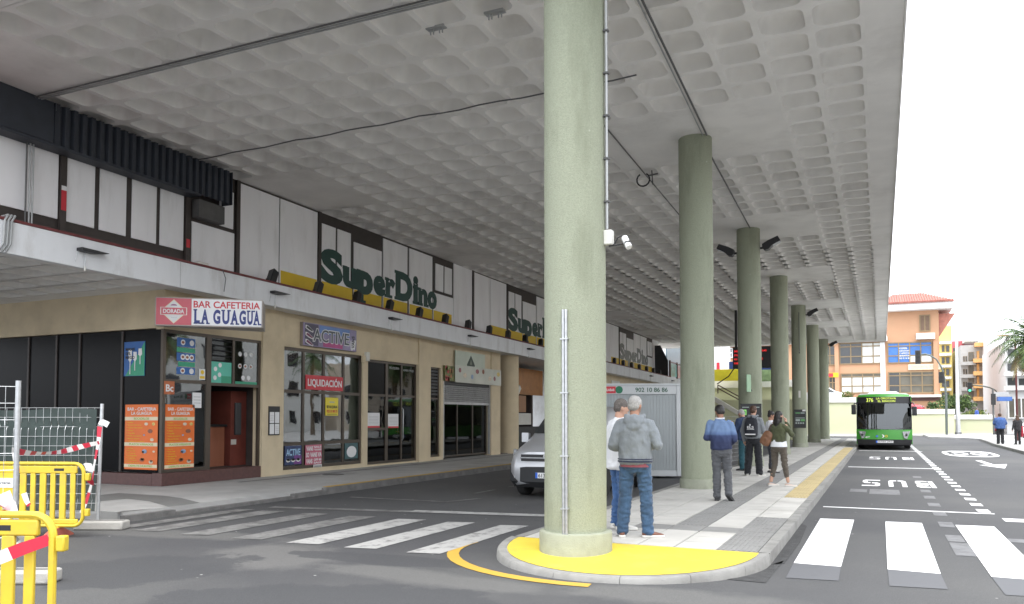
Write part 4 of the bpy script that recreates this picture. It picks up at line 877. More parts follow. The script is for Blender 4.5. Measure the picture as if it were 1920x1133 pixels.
# portico with round column, kiosk front behind
pc = thing('portico_column', 'round beige column at the recessed entrance beside the shuttered shop', 'column', (-14.25,31.1,.14), world=True)
MB().loft([[(-14.3+.4*math.cos(a), 31.1+.4*math.sin(a), z_) for a in (2*math.pi*q/32 for q in range(32))] for z_ in (.14, 4.3)]).build('shaft', G['beige'], pc, smooth=True)
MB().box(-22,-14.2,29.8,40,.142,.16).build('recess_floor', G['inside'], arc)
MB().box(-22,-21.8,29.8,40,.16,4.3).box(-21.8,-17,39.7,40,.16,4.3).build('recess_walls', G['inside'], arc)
kf = thing('kiosk_front', 'orange and black kiosk front in the recess behind the beige column', 'kiosk', (-16.5,36,.16), world=True)
og = mat('kiosk_orange',(.36,.15,.035),.5,var=.15)
MB().box(-19.5,-15.6,33.5,33.62,2.75,4.0).box(-15.72,-15.6,33.62,38.0,2.75,4.0).build('orange_band', og, kf)
MB().box(-19.5,-15.62,33.55,33.62,.16,2.74).build('black_front', G['black'], kf); MB().box(-15.75,-15.65,33.63,38,.16,1.2).build('counter', G['black'], kf)
MB().box(-15.74,-15.66,33.9,36,1.9,2.7).build('menu_panel', mat('kiosk_menu',(.32,.16,.07),.5), kf); MB().box(-15.73,-15.65,33.9,36.6,1.3,1.85).build('display_case', G['offwhite'], kf)
mb = MB(); text_fit(mb, 'RO', (-17.2,33.49,3.15),(.9,0,0),(0,0,.5),.01,0,.03); mb.build('lettering', mat('kiosk_brown',(.14,.05,.02),.5), kf)
MB().obox((-15.3,34.3,2.9),(.03,.25,.12),Euler((R(45),0,0)).to_matrix()).build('hanging_arrow', G['offwhite'], kf)
# sheets for the far arcade openings and little signs behind the kiosk
for y in (44,47.5,51): MB().box(WX+.002, WX+.02, y, y+2.2, .2, 3.2).build('black_opening_sheet', G['black'], arc)  # black sheets on solid wall; the openings' inner dark is put in as colour
for y in (45.0,49.6): MB().box(WX+.022, WX+.06, y, y+1.6, 3.4, 3.8).build('small_sign', G['offwhite'], arc)
# terrace beyond the upper storey: railing and white wing
rail = thing('terrace_railing', 'brown railing with glazed panels on the terrace beyond the upper storey', 'railing', (-14,60,4.5), world=True)
for k in range(8):
    y = 57.6+2.2*k; MB().box(-13.82,-13.70,y,y+.12,sh(FT,y),sh(FT,y)+1.25).build('post', G['maroon'], rail)
    MB().box(-13.77,-13.75,y+.13,y+2.18,sh(FT,y)+.12,sh(FT,y)+1.05).build('panel', [mat('rail_panel_teal',(.10,.42,.45),.3,var=.5,vs=3),mat('rail_panel_mauve',(.45,.30,.38),.3,var=.4,vs=3),G['maroon']][min(k,2)], rail)
    MB().box(-13.8,-13.72,y+.12,y+2.2,sh(FT,y)+1.1,sh(FT,y)+1.18).build('handrail', G['maroon'], rail)
MB().prism([(-14.7,57.02,sh(FT,57)),(-13.75,57.02,sh(FT,57)),(-13.75,57.02,sh(FT,57)+1.2),(-14.3,57.02,sh(FT,57)+2.3),(-14.7,57.02,sh(FT,57)+2.3)], (0,.1,0)).build('end_screen', G['black'], rail)
wing = thing('white_wing', 'white building wing with a purple sign beyond the terrace railing', 'building', (-19,72,0), world=True)
MB().box(-30,-16.2,66,90,0,10.2).build('wall', G['fascia'], wing); MB().box(-16.2,-16.1,66.5,90,4.4,8.2).build('blue_bay', mat('bay_blue',(.10,.15,.18),.3,var=.1), wing)
MB().box(-18.8,-16.9,65.9,65.98,6.9,8.0).build('sign_panel', mat('sign_purple',(.28,.03,.17),.4), wing); MB().box(-20.6,-18.9,65.9,65.98,6.9,8.2).build('sign_panel', G['paper'], wing)
mb = MB()
for k in range(2): text_fit(mb, 'CENTRO MEDICO', (-18.6,65.89,7.55-k*.45),(1.5,0,0),(0,0,.22),.005,0,.02)
mb.build('lettering', G['paper'], wing)

# ------------------------------------------------------------------ back walls, terrace, stairs
def rectY(mb, u0, v0, u1, v1, Y, d=.2, mi=0):
    """box whose front face (plane Y) spans the two corner points"""
    a, b = atY(u0, v1, Y), atY(u1, v0, Y); mb.box(min(a.x,b.x), max(a.x,b.x), Y, Y+d, min(a.z,b.z), max(a.z,b.z), mi); return mb
def bwall(label, u0, u1, vtop, Y, depth=6):
    a, b = atY(u0, vtop, Y), atY(u1, vtop, Y); t = thing('retaining_wall', label, 'wall', ((a.x+b.x)/2,Y,0), world=True)
    MB().box(a.x, b.x, Y, Y+.35, -.05, a.z-.45).build('wall', G['pale_green'], t)
    MB().box(a.x-.05, b.x+.05, Y-.12, Y+.45, a.z-.45, a.z).build('coping', G['coping'], t, bevel=.03)
    MB().box(a.x, b.x, Y-.14, Y-.002, -.02, .14).build('footing', G['coping'], t); return a, b
wA = bwall('pale green retaining wall left of the bus with white coping', 1465, 1632, 747, 78)
wB = bwall('pale green retaining wall right of the bus with white coping', 1632, 1789, 768, 84)
wC = bwall('lowest pale green wall at the street corner behind the lamp post', 1789, 1864, 778, 88)
MB().box(-60, wA[1].x, 78.3, 160, -.02, wA[0].z-.35).build('terrace_ground', G['walk'], kind='structure')
MB().box(wA[1].x, wB[1].x, 84.3, 160, -.02, wB[0].z-.3).build('terrace_ground', G['walk'], kind='structure')
MB().box(wB[1].x, wC[1].x, 88.3, 160, -.02, wC[0].z-.3).build('terrace_ground', G['walk'], kind='structure')
# stairs between the second and third columns
st = thing('stairway', 'pale green stairway wall with white sloping parapet and handrail', 'stairs', (-9,58,0), world=True)
a, b = atY(1290,716,66), atY(1500,716,66)
MB().box(a.x, b.x, 66, 66.4, 0, a.z-.55).build('wall', G['pale_green'], st); MB().box(a.x, b.x, 65.85, 66.5, a.z-.55, a.z).build('coping', G['coping'], st)
Ys = 60
for nm, l, m, th in (('parapet',((1330,738),(1400,780),(1400,788),(1330,748)),'coping',.4),('stair_flank',((1330,749),(1400,789),(1400,830),(1330,830)),'pale_green',.25)):
    MB().prism([atY(u,v,Ys) for u, v in l], (0,th,0)).build(nm, G[m], st)
for (u0,v0,u1,v1) in ((1346,722,1386,744),(1346,728,1386,750)): MB().tube([atY(u0,v0,61), atY(u1,v1,61)], .04, 8).build('handrail', G['maroon'], st)
for u, v in ((1346,722),(1386,744)): MB().tube([atY(u,v,61), atY(u,v+16,61)], .04, 8).build('handrail_post', G['maroon'], st)
MB().box(atY(1290,800,63).x, atY(1500,800,63).x, 63, 63.3, 0, 3.0).build('lower_wall', G['pale_green'], st)

# ------------------------------------------------------------------ background buildings
def storey_windows(t, rects, Y, nx, nz, fm, gm, d=.12, panes=None):
    for (u0, v0, u1, v1) in rects:
        a, b = atY(u0,v1,Y), atY(u1,v0,Y); x0, x1, z0, z1 = a.x, b.x, a.z, b.z; w = .11; mb = MB()
        mb.box(x0,x1,Y-d,Y-.001,z0,z0+w); mb.box(x0,x1,Y-d,Y-.001,z1-w,z1)
        for i in range(nx+1): q = x0+(x1-x0-w)*i/nx; mb.box(q,q+w,Y-d+.005,Y-.002,z0+w,z1-w)
        zs = [z0, z0+(z1-z0)*.36, z0+(z1-z0)*.82, z1] if nz == 3 else [z0+(z1-z0)*i/nz for i in range(nz+1)]
        for z in zs[1:-1]: mb.box(x0+w,x1-w,Y-d+.01,Y-.003,z-w/2,z+w/2)
        f = mb.build('window', fm, t)
        for i in range(nx):
            for j in range(len(zs)-1):
                q0 = x0+(x1-x0-w)*i/nx; q1 = x0+(x1-x0-w)*(i+1)/nx
                m = gm(i, j) if callable(gm) else gm
                MB().box(q0+w*.8,q1+w*.2,Y-.05,Y-.02,zs[j]+.05,zs[j+1]-.05).build('pane', m, f)
og_ = mat('orange_render', (.50,.29,.175), .85, var=.05, vs=.5, dirt=(.54,.28,.16), ds=.3, dd=.4)
brw = mat('window_bronze', (.24,.17,.09), .5); pdark = mat('pane_dark', (.03,.032,.035), .1, spec=.8); pblue = mat('pane_blue', (.05,.16,.45), .25); pwhite = mat('pane_blind', (.62,.64,.62), .4, var=.06, vs=.6); pmid = mat('pane_mid', (.12,.11,.085), .12, var=.3, vs=.6)
rt_ = mat('roof_tile', (.37,.14,.11), .8, var=.2, vs=2); wt_ = mat('white_render', (.72,.72,.715), .8, var=.03, vs=.5)
ob = thing('orange_building', 'orange building with a red tiled roof and wide bronze windows behind the bus', 'building', (3,97,2.4), world=True)
Yb = 97
aL, aR = atY(1330,640,Yb), atY(1761,640,Yb)
zr = atY(1700,584,Yb).z; zmid = atY(1600,634,Yb).z
xm = atY(1664,600,Yb).x
MB().box(aL.x, xm, Yb, Yb+14, 1.0, zmid).build('wall', og_, ob); MB().box(xm+.001, aR.x, Yb, Yb+14.0, 1.0, zr).build('wall', og_, ob)
MB().box(aL.x, xm-.05, Yb-.7, Yb-.002, zmid-.5, zmid-.05).build('eaves', wt_, ob)
MB().box(xm-.9, aR.x+1.3, Yb-1.2, Yb+15.2, zr, zr+.75).build('eaves', wt_, ob, bevel=.05)
# roof: hipped, rows of half-round tiles
rx0, rx1, ry0, ry1, rz = xm-1.0, aR.x+1.4, Yb-1.3, Yb+15.3, zr+.76
rf = MB(); hx = (rx0+rx1)/2; hy = (ry0+ry1)/2; zp = rz+1.75
rf.add([(rx0,ry0,rz),(rx1,ry0,rz),(rx1,ry1,rz),(rx0,ry1,rz),(hx-2,hy-2,zp),(hx+1,hy-2,zp),(hx+1,hy+2,zp),(hx-2,hy+2,zp)], [(0,1,5,4),(1,2,6,5),(2,3,7,6),(3,0,4,7),(4,5,6,7),(0,3,2,1)])
rfo = rf.build('roof', rt_, ob)
n = 30
for i in range(n):
    x = rx0+.15+(rx1-rx0-.3)*i/(n-1); tmax = 1.0
    if x < hx-2: tmax = max(.06, (x-rx0)/(hx-2-rx0))
    if x > hx+1: tmax = max(.06, (rx1-x)/(rx1-hx-1))
    e = Vector((x, ry0+(hy-2-ry0)*tmax, rz+(zp-rz)*tmax))
    MB().tube([(x,ry0-.08,rz+.02), e+Vector((0,0,.02))], .13, 8).build('tile_row', rt_, rfo, smooth=True)
MB().prism([(aR.x+.02,Yb+.3,zr-2.9),(aR.x+.02,Yb+.3,zr-.4),(aR.x+1.6,Yb+.3,zr-.4)], (0,8,0)).build('gable_wedge', mat('brick_side',(.40,.16,.12),.85,var=.2,vs=3), ob)  # brick-red wedge under the eaves at the right-hand side
storey_windows(ob, [(1574,641,1659,684)], Yb, 4, 3, brw, lambda i, j: pdark if i < 2 else pwhite)
storey_windows(ob, [(1664,640,1748,682)], Yb, 4, 3, brw, lambda i, j: pblue if not (i >= 2 and j == 0) else pwhite)
storey_windows(ob, [(1577,699,1659,738)], Yb, 4, 3, brw, lambda i, j: pwhite if j < 2 else pmid)
storey_windows(ob, [(1666,696,1751,738)], Yb, 4, 3, brw, lambda i, j: pmid if i else pdark)
storey_windows(ob, [(1535,648,1567,686),(1548,700,1568,735)], Yb, 3, 2, brw, lambda i, j: pdark if j else pmid)
storey_windows(ob, [(1350,650,1445,672)], Yb-.1, 4, 2, mat('window_white',(.7,.7,.7),.5), mat('pane_grey',(.20,.21,.21),.3,var=.2))
storey_windows(ob, [(1724,590,1744,622)], Yb, 2, 1, brw, mat('shutter_brown',(.16,.10,.065),.6,var=.15,vs=3))
rectY(MB(), 1718,624,1753,636,Yb-.75,.74).build('flower_box', wt_, ob); rectY(MB(), 1703,682,1763,694,Yb-.16,.15).build('sign_band', G['cream'], ob)
mb = MB(); q = atY(1708,691,Yb-.17); text_fit(mb, 'CLINICA DENTAL ORTODONCIA', q, (3.1,0,0), (0,0,.32), .01); mb.build('lettering', G['greypipe'], ob)
q = atY(1684,668,Yb-.13); mb = MB()
for k, s_ in enumerate(('ACADEMIA','CURSOS IDIOMAS','Y APOYO','INFORMATICA','922 33 16 20')): text_fit(mb, s_, q+Vector((.1,0,.75-k*.27)), (1.0 if k else .8,0,0), (0,0,.17), .01, 0, .02)
mb.build('lettering', G['paper'], ob)
rectY(MB(), 1652,642,1659,745,Yb-.2,.19).build('drainpipe', wt_, ob)
for u in (1569,1761-6): rectY(MB(), u-3,640,u+3,745,Yb-.3,.29).build('pilaster', og_, ob)
rectY(MB(), 1700,740,1765,745,Yb-.9,.9).build('awning_ledge', wt_, ob); rectY(MB(), 1700,745.5,1765,752,Yb-.1,.09).build('shopfront', G['maroon'], ob)
ls = thing('shop_fascia_sign', 'red and yellow shop sign on the orange building just right of the last column', 'sign', tuple(atY(1558,706,Yb-.2)), world=True)
rectY(MB(),1548,699,1572,708,Yb-.35,.04).build('panel', G['yellow'], ls); rectY(MB(),1548,700,1562,707,Yb-.40,.04).build('panel', G['red'], ls)
# hoarding between the columns
hb = thing('advertising_banner', 'yellow and blue advertising banner on the parapet seen between the columns', 'banner', tuple(atY(1390,715,64)), world=True)
rectY(MB(),1330,692,1388,715,65,.05).build('yellow_panel', mat('ad_yellow',(.62,.54,.03),.5), hb); rectY(MB(),1367,676,1450,700,65.2,.05).build('blue_panel', mat('ad_blue',(.03,.06,.22),.5,var=.4,vs=2), hb); rectY(MB(),1396,693,1450,716,65.1,.05).build('green_panel', mat('ad_green',(.22,.32,.16),.5,var=.5,vs=2), hb)
pw = thing('white_pillar_building', 'white corner of a building seen between the second and third columns', 'building', tuple(atY(1350,700,80)), world=True)
rectY(MB(),1280,640,1350,720,82,6).build('wall', wt_, pw); rectY(MB(),1344,680,1349,706,81.9,.08).build('poster', G['red'], pw)

def block(name, label, u0, u1, vtop, Y, depth, m, z0=0.):
    a, b = atY(u0,vtop,Y), atY(u1,vtop,Y); t = thing(name, label, 'building', ((a.x+b.x)/2,Y,z0), world=True)
    MB().box(a.x,b.x,Y,Y+depth,z0,a.z).build('wall', m, t); return t, a, b
ylw = mat('yellow_render',(.72,.58,.20),.85,var=.04); pnk = mat('pink_render',(.55,.14,.17),.85,var=.06); gry = mat('grey_render',(.42,.42,.41),.85,var=.05); ocr = mat('ochre_render',(.68,.40,.16),.85,var=.05)
def balc(t, rects, Y, m, d=1.0):
    for u0, v0, u1, v1 in rects: rectY(MB(), u0, v0, u1, v1, Y-d, d-.01).build('balcony', m, t)
def wins(t, rects, Y, m=None, fr=None):
    for u0, v0, u1, v1 in rects:
        f = rectY(MB(), u0, v0, u1, v1, Y-.06, .055).build('window', fr or brw, t); rectY(MB(), u0+.7, v0+.7, u1-.7, v1-.7, Y-.10, .035).build('pane', m or pdark, f)
t,_,_ = block('apartment_block', 'yellow apartment block with white balconies beside the orange building', 1755, 1784, 612, 125, 12, ylw)
for k in range(5): balc(t, [(1762,640+k*22,1784,645+k*22)], 125, wt_); wins(t, [(1766,648+k*22,1771,660+k*22),(1774,648+k*22,1780,660+k*22)], 125)
t,_,_ = block('apartment_block', 'narrow pink apartment block between the yellow and ochre blocks', 1782, 1808, 640, 140, 12, pnk)
for k in range(5): wins(t, [(1787,652+k*22,1791,661+k*22),(1797,652+k*22,1801,661+k*22)], 140)
rectY(MB(),1795.5,636,1796.8,742,139.7,.28).build('drainpipe', gry, t)
t,_,_ = block('apartment_block', 'grey and ochre apartment block with stacked corner balconies', 1801, 1845, 648, 120, 14, gry)
for k in range(4):
    v = 658+k*24; wins(t, [(1806,v+10,1809,v+20),(1810.5,v+10,1813.5,v+20)], 120); balc(t, [(1801,v+20,1830,v+27)], 120, gry, .6); balc(t, [(1826,v+14,1846,v+22)], 120, ocr, 1.2); wins(t, [(1816,v+2,1826,v+19)], 120, pmid); rectY(MB(),1832,v,1836,v+14,119.7,.28).build('column', ocr, t)
rectY(MB(),1828,642,1846,650,118.9,1.08).build('roof_parapet', ocr, t)
t,_,_ = block('apartment_block', 'tall blank white apartment block at the street end', 1845, 1886, 632, 118, 20, wt_)
rectY(MB(),1810,630,1900,640,135,10).build('roof_terrace', wt_, t); rectY(MB(),1868,628,1891,631,134,2).build('roof_pergola', mat('pergola_brown',(.35,.14,.06),.7), t)
t,_,_ = block('apartment_block', 'white modern apartment block with ribbon windows at the right edge', 1884, 1990, 640, 95, 20, wt_)
for k in range(3):
    v = 654+k*27; balc(t, [(1883,v+16,1990,v+24)], 95, wt_, .8); wins(t, [(1889,v,1905,v+15),(1910,v,1990,v+15)], 95, pdark, gry)
storey_windows(t, [(1890,745,1990,785)], 94.8, 8, 1, wt_, pmid)
aw = thing('shop_awning', 'blue shop awning on the white block at the right edge', 'awning', tuple(atY(1880,748,92)), world=True); rectY(MB(),1872,744,1898,752,91,1.4).build('canvas', mat('awning_blue',(.06,.14,.40),.6), aw)
rectY(MB(),1862,735,1892,744,93,.4).build('fascia', gry, aw)

# ------------------------------------------------------------------ right-hand pavement
rp_ = [(5.9,30),(5.95,44),(6.05,54),(6.4,62),(6.6,67),(5.6,70),(3.5,72.5),(3.5,83),(30,86),(30,30)]
MB().prism([(x,y,.0) for x, y in rp_], (0,0,.13)).build('corner_pavement', G['walk'], kind='structure')
kk = MB().loft([[(x,y,0),(x,y,.136),(x+.15,y,.136),(x+.15,y,0)] for x, y in [(5.75,30),(5.8,44),(5.9,54),(6.25,62),(6.45,67)]]); kk.build('kerb', G['kerb'], kind='structure')

# ------------------------------------------------------------------ street furniture far right
def tube_thing(name, label, cat, pts, r, m, base):
    t = thing(name, label, cat, base, world=True); MB().tube(pts, r, 10).build('pole', m, t, smooth=True); return t
b_ = atY(1797,811,87); lp_ = thing('lamp_post', 'tall pale steel lamp post before the low corner wall', 'lamp post', (b_.x,b_.y,0), world=True)
MB().tube([(b_.x,87,0),(b_.x,87,2),(b_.x-.0,87,12.0)], [.22,.17,.08], 10).build('pole', mat('pole_grey',(.60,.61,.62),.5,metal=.3), lp_, smooth=True)
MB().tube([(b_.x,87,0),(b_.x,87,.3)], .3, 10).build('base', G['steel'], lp_); MB().tube([(b_.x,87,12),(b_.x+.9,86.4,12.4)], .05, 8).build('arm', G['steel'], lp_); MB().obox((b_.x+1.2,86.2,12.45),(.35,.12,.06)).build('lantern', G['greypipe'], lp_)
def arch(label, base_uv, Y, pts_uv, sig_uv):
    b = atY(*base_uv, Y); t = thing('traffic_light', label, 'traffic light', (b.x,b.y,0), world=True)
    pole = [(b.x,Y,0)] + [atY(u,v,Y) for u, v in pts_uv]
    MB().tube(pole, [.11]*2+[.07]*(len(pole)-2), 8).build('pole', mat('pole_green_grey',(.13,.15,.14),.5,metal=.4), t, smooth=True)
    for u, v, big in sig_uv:
        c = atY(u, v, Y-.1); h = MB().obox((c.x,Y-.12,c.z),(.22,.16,.62 if big else .5)).build('signal_head', G['black'], t, bevel=.03)
        for k in (-1,0,1):
            l = MB().tube([(c.x,Y-.30,c.z+k*.36),(c.x,Y-.28,c.z+k*.36)], .13, 12).build('lens', led_green if (k < 0 and not big and Y > 90) else G['rubber'], h)
    return t
led_green = emit('signal_green', (.05,.6,.3), .6)
arch('traffic light on an arched grey pole in front of the orange building', (1775,808), 82, [(1774,745),(1771,710),(1766,690),(1756,674),(1745,667),(1735,664),(1722,666)], [(1721,670,True),(1765,708,False)])
arch('traffic light with a green lamp on an arched pole near the white block', (1877,800), 100, [(1877,755),(1874,742),(1866,732),(1856,727),(1842,724),(1824,722)], [(1818,726,False),(1879,766,False)])
t = thing('traffic_light', 'slim dark signal pole beside the man in the blue jacket', 'traffic light', tuple(atY(1863,809,84))[:2]+(0,), world=True); c = atY(1863,790,84)
MB().tube([(c.x,84,0),(c.x,84,4.2)], .08, 8).build('pole', G['darkpipe'], t); MB().obox((c.x,83.8,3.3),(.18,.14,.5)).build('signal_head', G['black'], t, bevel=.02)
b_ = atY(1908,812,62); t = thing('lamp_post', 'thin dark red post at the right edge beside the palm', 'post', (b_.x,62,.13), world=True); MB().tube([(b_.x,62,.1),(b_.x,62,6.8)], .06, 8).build('pole', mat('post_maroon',(.12,.03,.03),.5), t)

# ------------------------------------------------------------------ plants
lf_a = mat('leaf_dark', (.045,.085,.025), .6, var=.35, vs=3); lf_b = mat('leaf_mid', (.09,.14,.035), .6, var=.3, vs=3); lf_y = mat('leaf_dry', (.26,.21,.09), .7, var=.3); bark = mat('bark', (.16,.12,.085), .9, var=.25, vs=8, bump=.5)
def leafcloud(c, rad, n, s, mats):
    mb = MB()
    for _ in range(n):
        d = Vector((random.gauss(0,1), random.gauss(0,1), random.gauss(0,1))).normalized(); r = random.random()**.4*(.72+.4*noise.noise(d*2.2+Vector(c)))
        p = Vector(c) + Vector((d.x*rad[0], d.y*rad[1], d.z*rad[2]))*r; e = Euler((random.uniform(0,6),random.uniform(0,6),random.uniform(0,6))).to_matrix(); q = s*random.uniform(.6,1.3)
        mb.add([p+e@Vector((-q,0,0)), p+e@Vector((0,-q*.4,0)), p+e@Vector((q,0,q*.15)), p+e@Vector((0,q*.4,0))], [(0,1,2,3)], random.randrange(len(mats)))
    return mb
def bush(label, u, v, Y, rad, n=900, s=.16, mats=None, z0=None):
    c = atY(u, v, Y); t = thing('bush', label, 'bush', (c.x,Y,max(c.z-rad[2],0)), world=True)
    leafcloud(c, rad, n, s, mats or [lf_a, lf_b]).build('foliage', mats or [lf_a, lf_b], t); MB().tube([(c.x,Y,c.z-rad[2]),(c.x+.1,Y,c.z)], .06, 6).build('stem', bark, t)
bush('dark green shrub above the low wall beside the lamp post', 1793, 757, 92, (2.3,1.5,1.3), 1600)
bush('yellow green shrub behind the low corner wall', 1828, 779, 91, (1.6,1.2,.75), 900, .14, [lf_b, mat('leaf_yellow',(.20,.21,.05),.6,var=.3)])
bush('small spiky plant on the coping left of the bus', 1589, 741, 79, (.6,.4,.45), 250, .14, [lf_b, lf_y])
bush('small plant behind the coping right of the bus', 1749, 761, 86, (.8,.6,.5), 300, .13)
bush('low hedge on the parapet between the columns', 1432, 717, 66.6, (1.0,.5,.8), 400, .13)
def palm(label, x, y, h, nf=26, L=2.9, group=None, seed=1):
    rnd = random.Random(seed); t = thing('palm_tree', label, 'palm', (x,y,.1), 0, group)
    rings = [[((.20-.05*k/9+.015*(k % 2))*math.cos(a)+.12*math.sin(k*.4), (.20-.05*k/9+.015*(k % 2))*math.sin(a), h*k/9) for a in (2*math.pi*q/10 for q in range(10))] for k in range(10)]
    MB().loft(rings).build('trunk', bark, t, smooth=True); top_ = Vector((.12*math.sin(3.6),0,h)); cr = MB()
    for i in range(nf):
        az = i*2.39996+rnd.uniform(-.2,.2); el = R(78)-R(125)*(i/nf)**.9; dry = i > nf*.82; P = []; p = top_.copy(); d = Vector((math.cos(az)*math.cos(el), math.sin(az)*math.cos(el), math.sin(el))); N_ = 12; Lf_ = L*rnd.uniform(.85,1.1)
        for k in range(N_+1):
            P.append(p.copy()); p += d*Lf_/N_; d = (d+Vector((0,0,-.10-.01*k))).normalized()
        cr.tube(P, [.028-.002*k for k in range(N_+1)], 4, 2 if dry else 0)
        for k in range(1, N_+1):
            tg = (P[k]-P[k-1]).normalized(); sd_ = tg.cross(Vector((0,0,1))).normalized(); ll = .55*math.sin(math.pi*min(1,(k+1.5)/(N_+2)))+.1
            for s2 in (-1,1):
                for f_ in (0,.5):
                    a0 = P[k-1].lerp(P[k], f_); tip = a0 + sd_*s2*ll*.85 + tg*ll*.5 + Vector((0,0,-ll*rnd.uniform(.25,.6)))
                    cr.add([a0-tg*.045, a0+tg*.045, tip], [(0,1,2)], 2 if dry else rnd.randrange(2))
    cr.build('crown', [lf_a, lf_b, lf_y], t); return t
pp = atY(1944,812,58); palm('palm tree with drooping fronds at the right edge of the picture', pp.x, 58, 6.2, 52, 2.7, seed=3)
for k, (x, y, h) in enumerate(((17,30,6.5),(20,44,7.5),(16.5,57,6.8),(22,22,7))): palm('palm across the street, seen only as a reflection in the shop windows', x, y, h, 22, 2.8, 'palms reflected in the shop windows', 10+k)

# pale blocks across the street, out of the frame: the shop windows mirror them
for k, (y0, y1, h, c) in enumerate(((-20,14,10.5,(.62,.60,.55)),(16,44,8.2,(.66,.50,.36)),(46,74,9.6,(.70,.69,.66)),(76,110,8.0,(.60,.52,.42)))):
    t = thing('street_building', 'pale building across the street, seen only as a reflection, %s along the road' % ('nearest','second','third','farthest')[k], 'building', (33,(y0+y1)/2,0), group='buildings reflected in the shop windows', world=True)
    MB().box(28,40,y0,y1,0,h).build('wall', mat('street_wall%d' % k, c, .85, var=.06), t)
    for st in range(int(h/3)):
        for q in range(int((y1-y0)/4)):
            y = y0+1.2+4*q; f = MB().box(27.94,27.998,y,y+1.7,.9+3*st,2.5+3*st).build('window', G['offwhite'], t); MB().box(27.92,27.938,y+.1,y+1.6,1.0+3*st,2.4+3*st).build('pane', pdark, f)

# ------------------------------------------------------------------ kiosk container
RK = Vector((-4.86,21.75,0)); dk = Vector((-_cy,-_sy,0)); nk = Vector((-_sy,_cy,0))   # front runs left from RK, box goes back along nk
kio = thing('sales_cabin', 'pale grey prefabricated cabin with a phone number on its white header', 'cabin', (RK.x-1.3,RK.y-.5,0), world=True)
cabm = mat('cabin_panel',(.36,.39,.40),.5,var=.03,vs=2); cabw = mat('cabin_frame',(.54,.56,.57),.5,var=.03)
def kp(a, b, z): p = RK + dk*a + nk*b; return (p.x, p.y, z)
KW, KD, KH = 2.5, 2.0, 2.50
def kbox(mb, a0, a1, b0, b1, z0, z1): return mb.prism([kp(a0,b0,z0), kp(a1,b0,z0), kp(a1,b1,z0), kp(a0,b1,z0)], (0,0,z1-z0))
kbox(MB(), .0,KW,.03,KD,.12,KH-.02).build('body', cabw, kio)
n = 26; w = (KW-.2-.1)/n
for i in range(n): kbox(MB(), .19+i*w+.004, .19+(i+1)*w-.004, .012, .028, .22, KH-.24).build('wall_rib', cabm, kio)
kbox(MB(), -.02,.17,-.03,.10,.06,KH).build('corner_post', cabw, kio, bevel=.012); kbox(MB(), KW-.1,KW+.02,-.03,.10,.06,KH).build('corner_post', cabw, kio, bevel=.012)
kbox(MB(), .172,KW-.102,-.025,.09,KH-.235,KH-.003).build('header', cabw, kio); kbox(MB(), .172,KW-.102,-.02,.06,.06,.20).build('sill', cabw, kio); kbox(MB(), -.05,KW+.05,-.05,KD+.05,KH+.001,KH+.05).build('roof', cabw, kio)
def ktext(body, a0, a1, z0, z1, m, off=.01): mb = MB(); text_fit(mb, body, Vector(kp(a1,-.028,z0)), Vector(kp(a0,0,0))-Vector(kp(a1,0,0)), (0,0,z1-z0), .004, 0, off); mb.build('lettering', m, kio)
ktext('902 10 86 86', .40, 1.27, KH-.18, KH-.06, mat('cabin_letter',(.02,.09,.05),.5), .012)
kbox(MB(), 1.80,2.12,-.030,-.0255,KH-.215,KH-.03).build('logo_red', G['red'], kio); ktext('CLABAR', 1.83, 2.09, KH-.155, KH-.09, G['paper'], .02)
cc = Vector(kp(1.71,-.031,KH-.12)); MB().prism([cc - dk*.10*math.cos(a) + Vector((0,0,.10*math.sin(a))) for a in (2*math.pi*q/24 for q in range(24))], -nk*.004).build('logo_green', mat('logo_green',(.01,.16,.08),.5), kio)
ktext('renta', 1.65, 1.77, KH-.14, KH-.10, G['paper'], .01)

# ------------------------------------------------------------------ vehicles
def car_body(t, secs, m, name='body', n=9):
    """loft over (y, zlo, zbelt, ztop, wlo, wbelt, wtop)"""
    rings = []
    for y, zl, zb, zt, wl, wb, wt in secs:
        half = [(wl*.9,zl),(wl,zl+.10),(wb,(zl+zb)/2+.05),(wb,zb),(wb*.5+wt*.5,(zb+zt)/2),(wt,zt-.07),(wt-.09,zt-.012),(wt*.5,zt+.008)]
        rings.append([(x,y,z) for x, z in half] + [(-x,y,z) for x, z in reversed(half)])
    return MB().loft(rings).build(name, m, t, smooth=True, ang=50)
def wheel(t, x, y, r, w=.2):
    s = 1 if x > 0 else -1; prof_ = [(r*.62,w/2),(r*.93,w/2),(r,w*.36),(r,-w*.36),(r*.93,-w/2),(r*.5,-w/2)]
    rings = [[(x+q, y+rr_*math.cos(a), r+rr_*math.sin(a)) for a in (2*math.pi*k/24 for k in range(24))] for rr_, q in prof_]
    ty = MB().loft(rings).build('wheel', G['rubber'], t, smooth=True)
    d = MB(); d.loft([[(x+s*q, y+rr_*math.cos(a), r+rr_*math.sin(a)) for a in (2*math.pi*k/24 for k in range(24))] for rr_, q in ((r*.64,w*.38),(r*.6,w*.30),(r*.2,w*.36),(r*.05,w*.38))])
    d.build('rim', G['steel'], ty, smooth=True)
def plate(t, s, x0, x1, y, z0, z1, blue=True, sgn=-1):
    MB().box(x0,x1,y-.006,y+.006,z0,z1).build('number_plate', G['paper'], t)
    if blue: MB().box(x0,x0+(x1-x0)*.09,y-.009,y-.0065,z0,z1).build('plate_band', mat('plate_blue',(.02,.12,.55),.5), t)
    mb = MB(); text_fit(mb, s, (x0+(x1-x0)*.12,y-.009,z0+(z1-z0)*.16), ((x1-x0)*.84,0,0), (0,0,(z1-z0)*.68), .002, 0, .015); mb.build('plate_lettering', G['black'], t)
carglass = mat('car_glass',(.02,.024,.026),.06,spec=.9,var=.02)
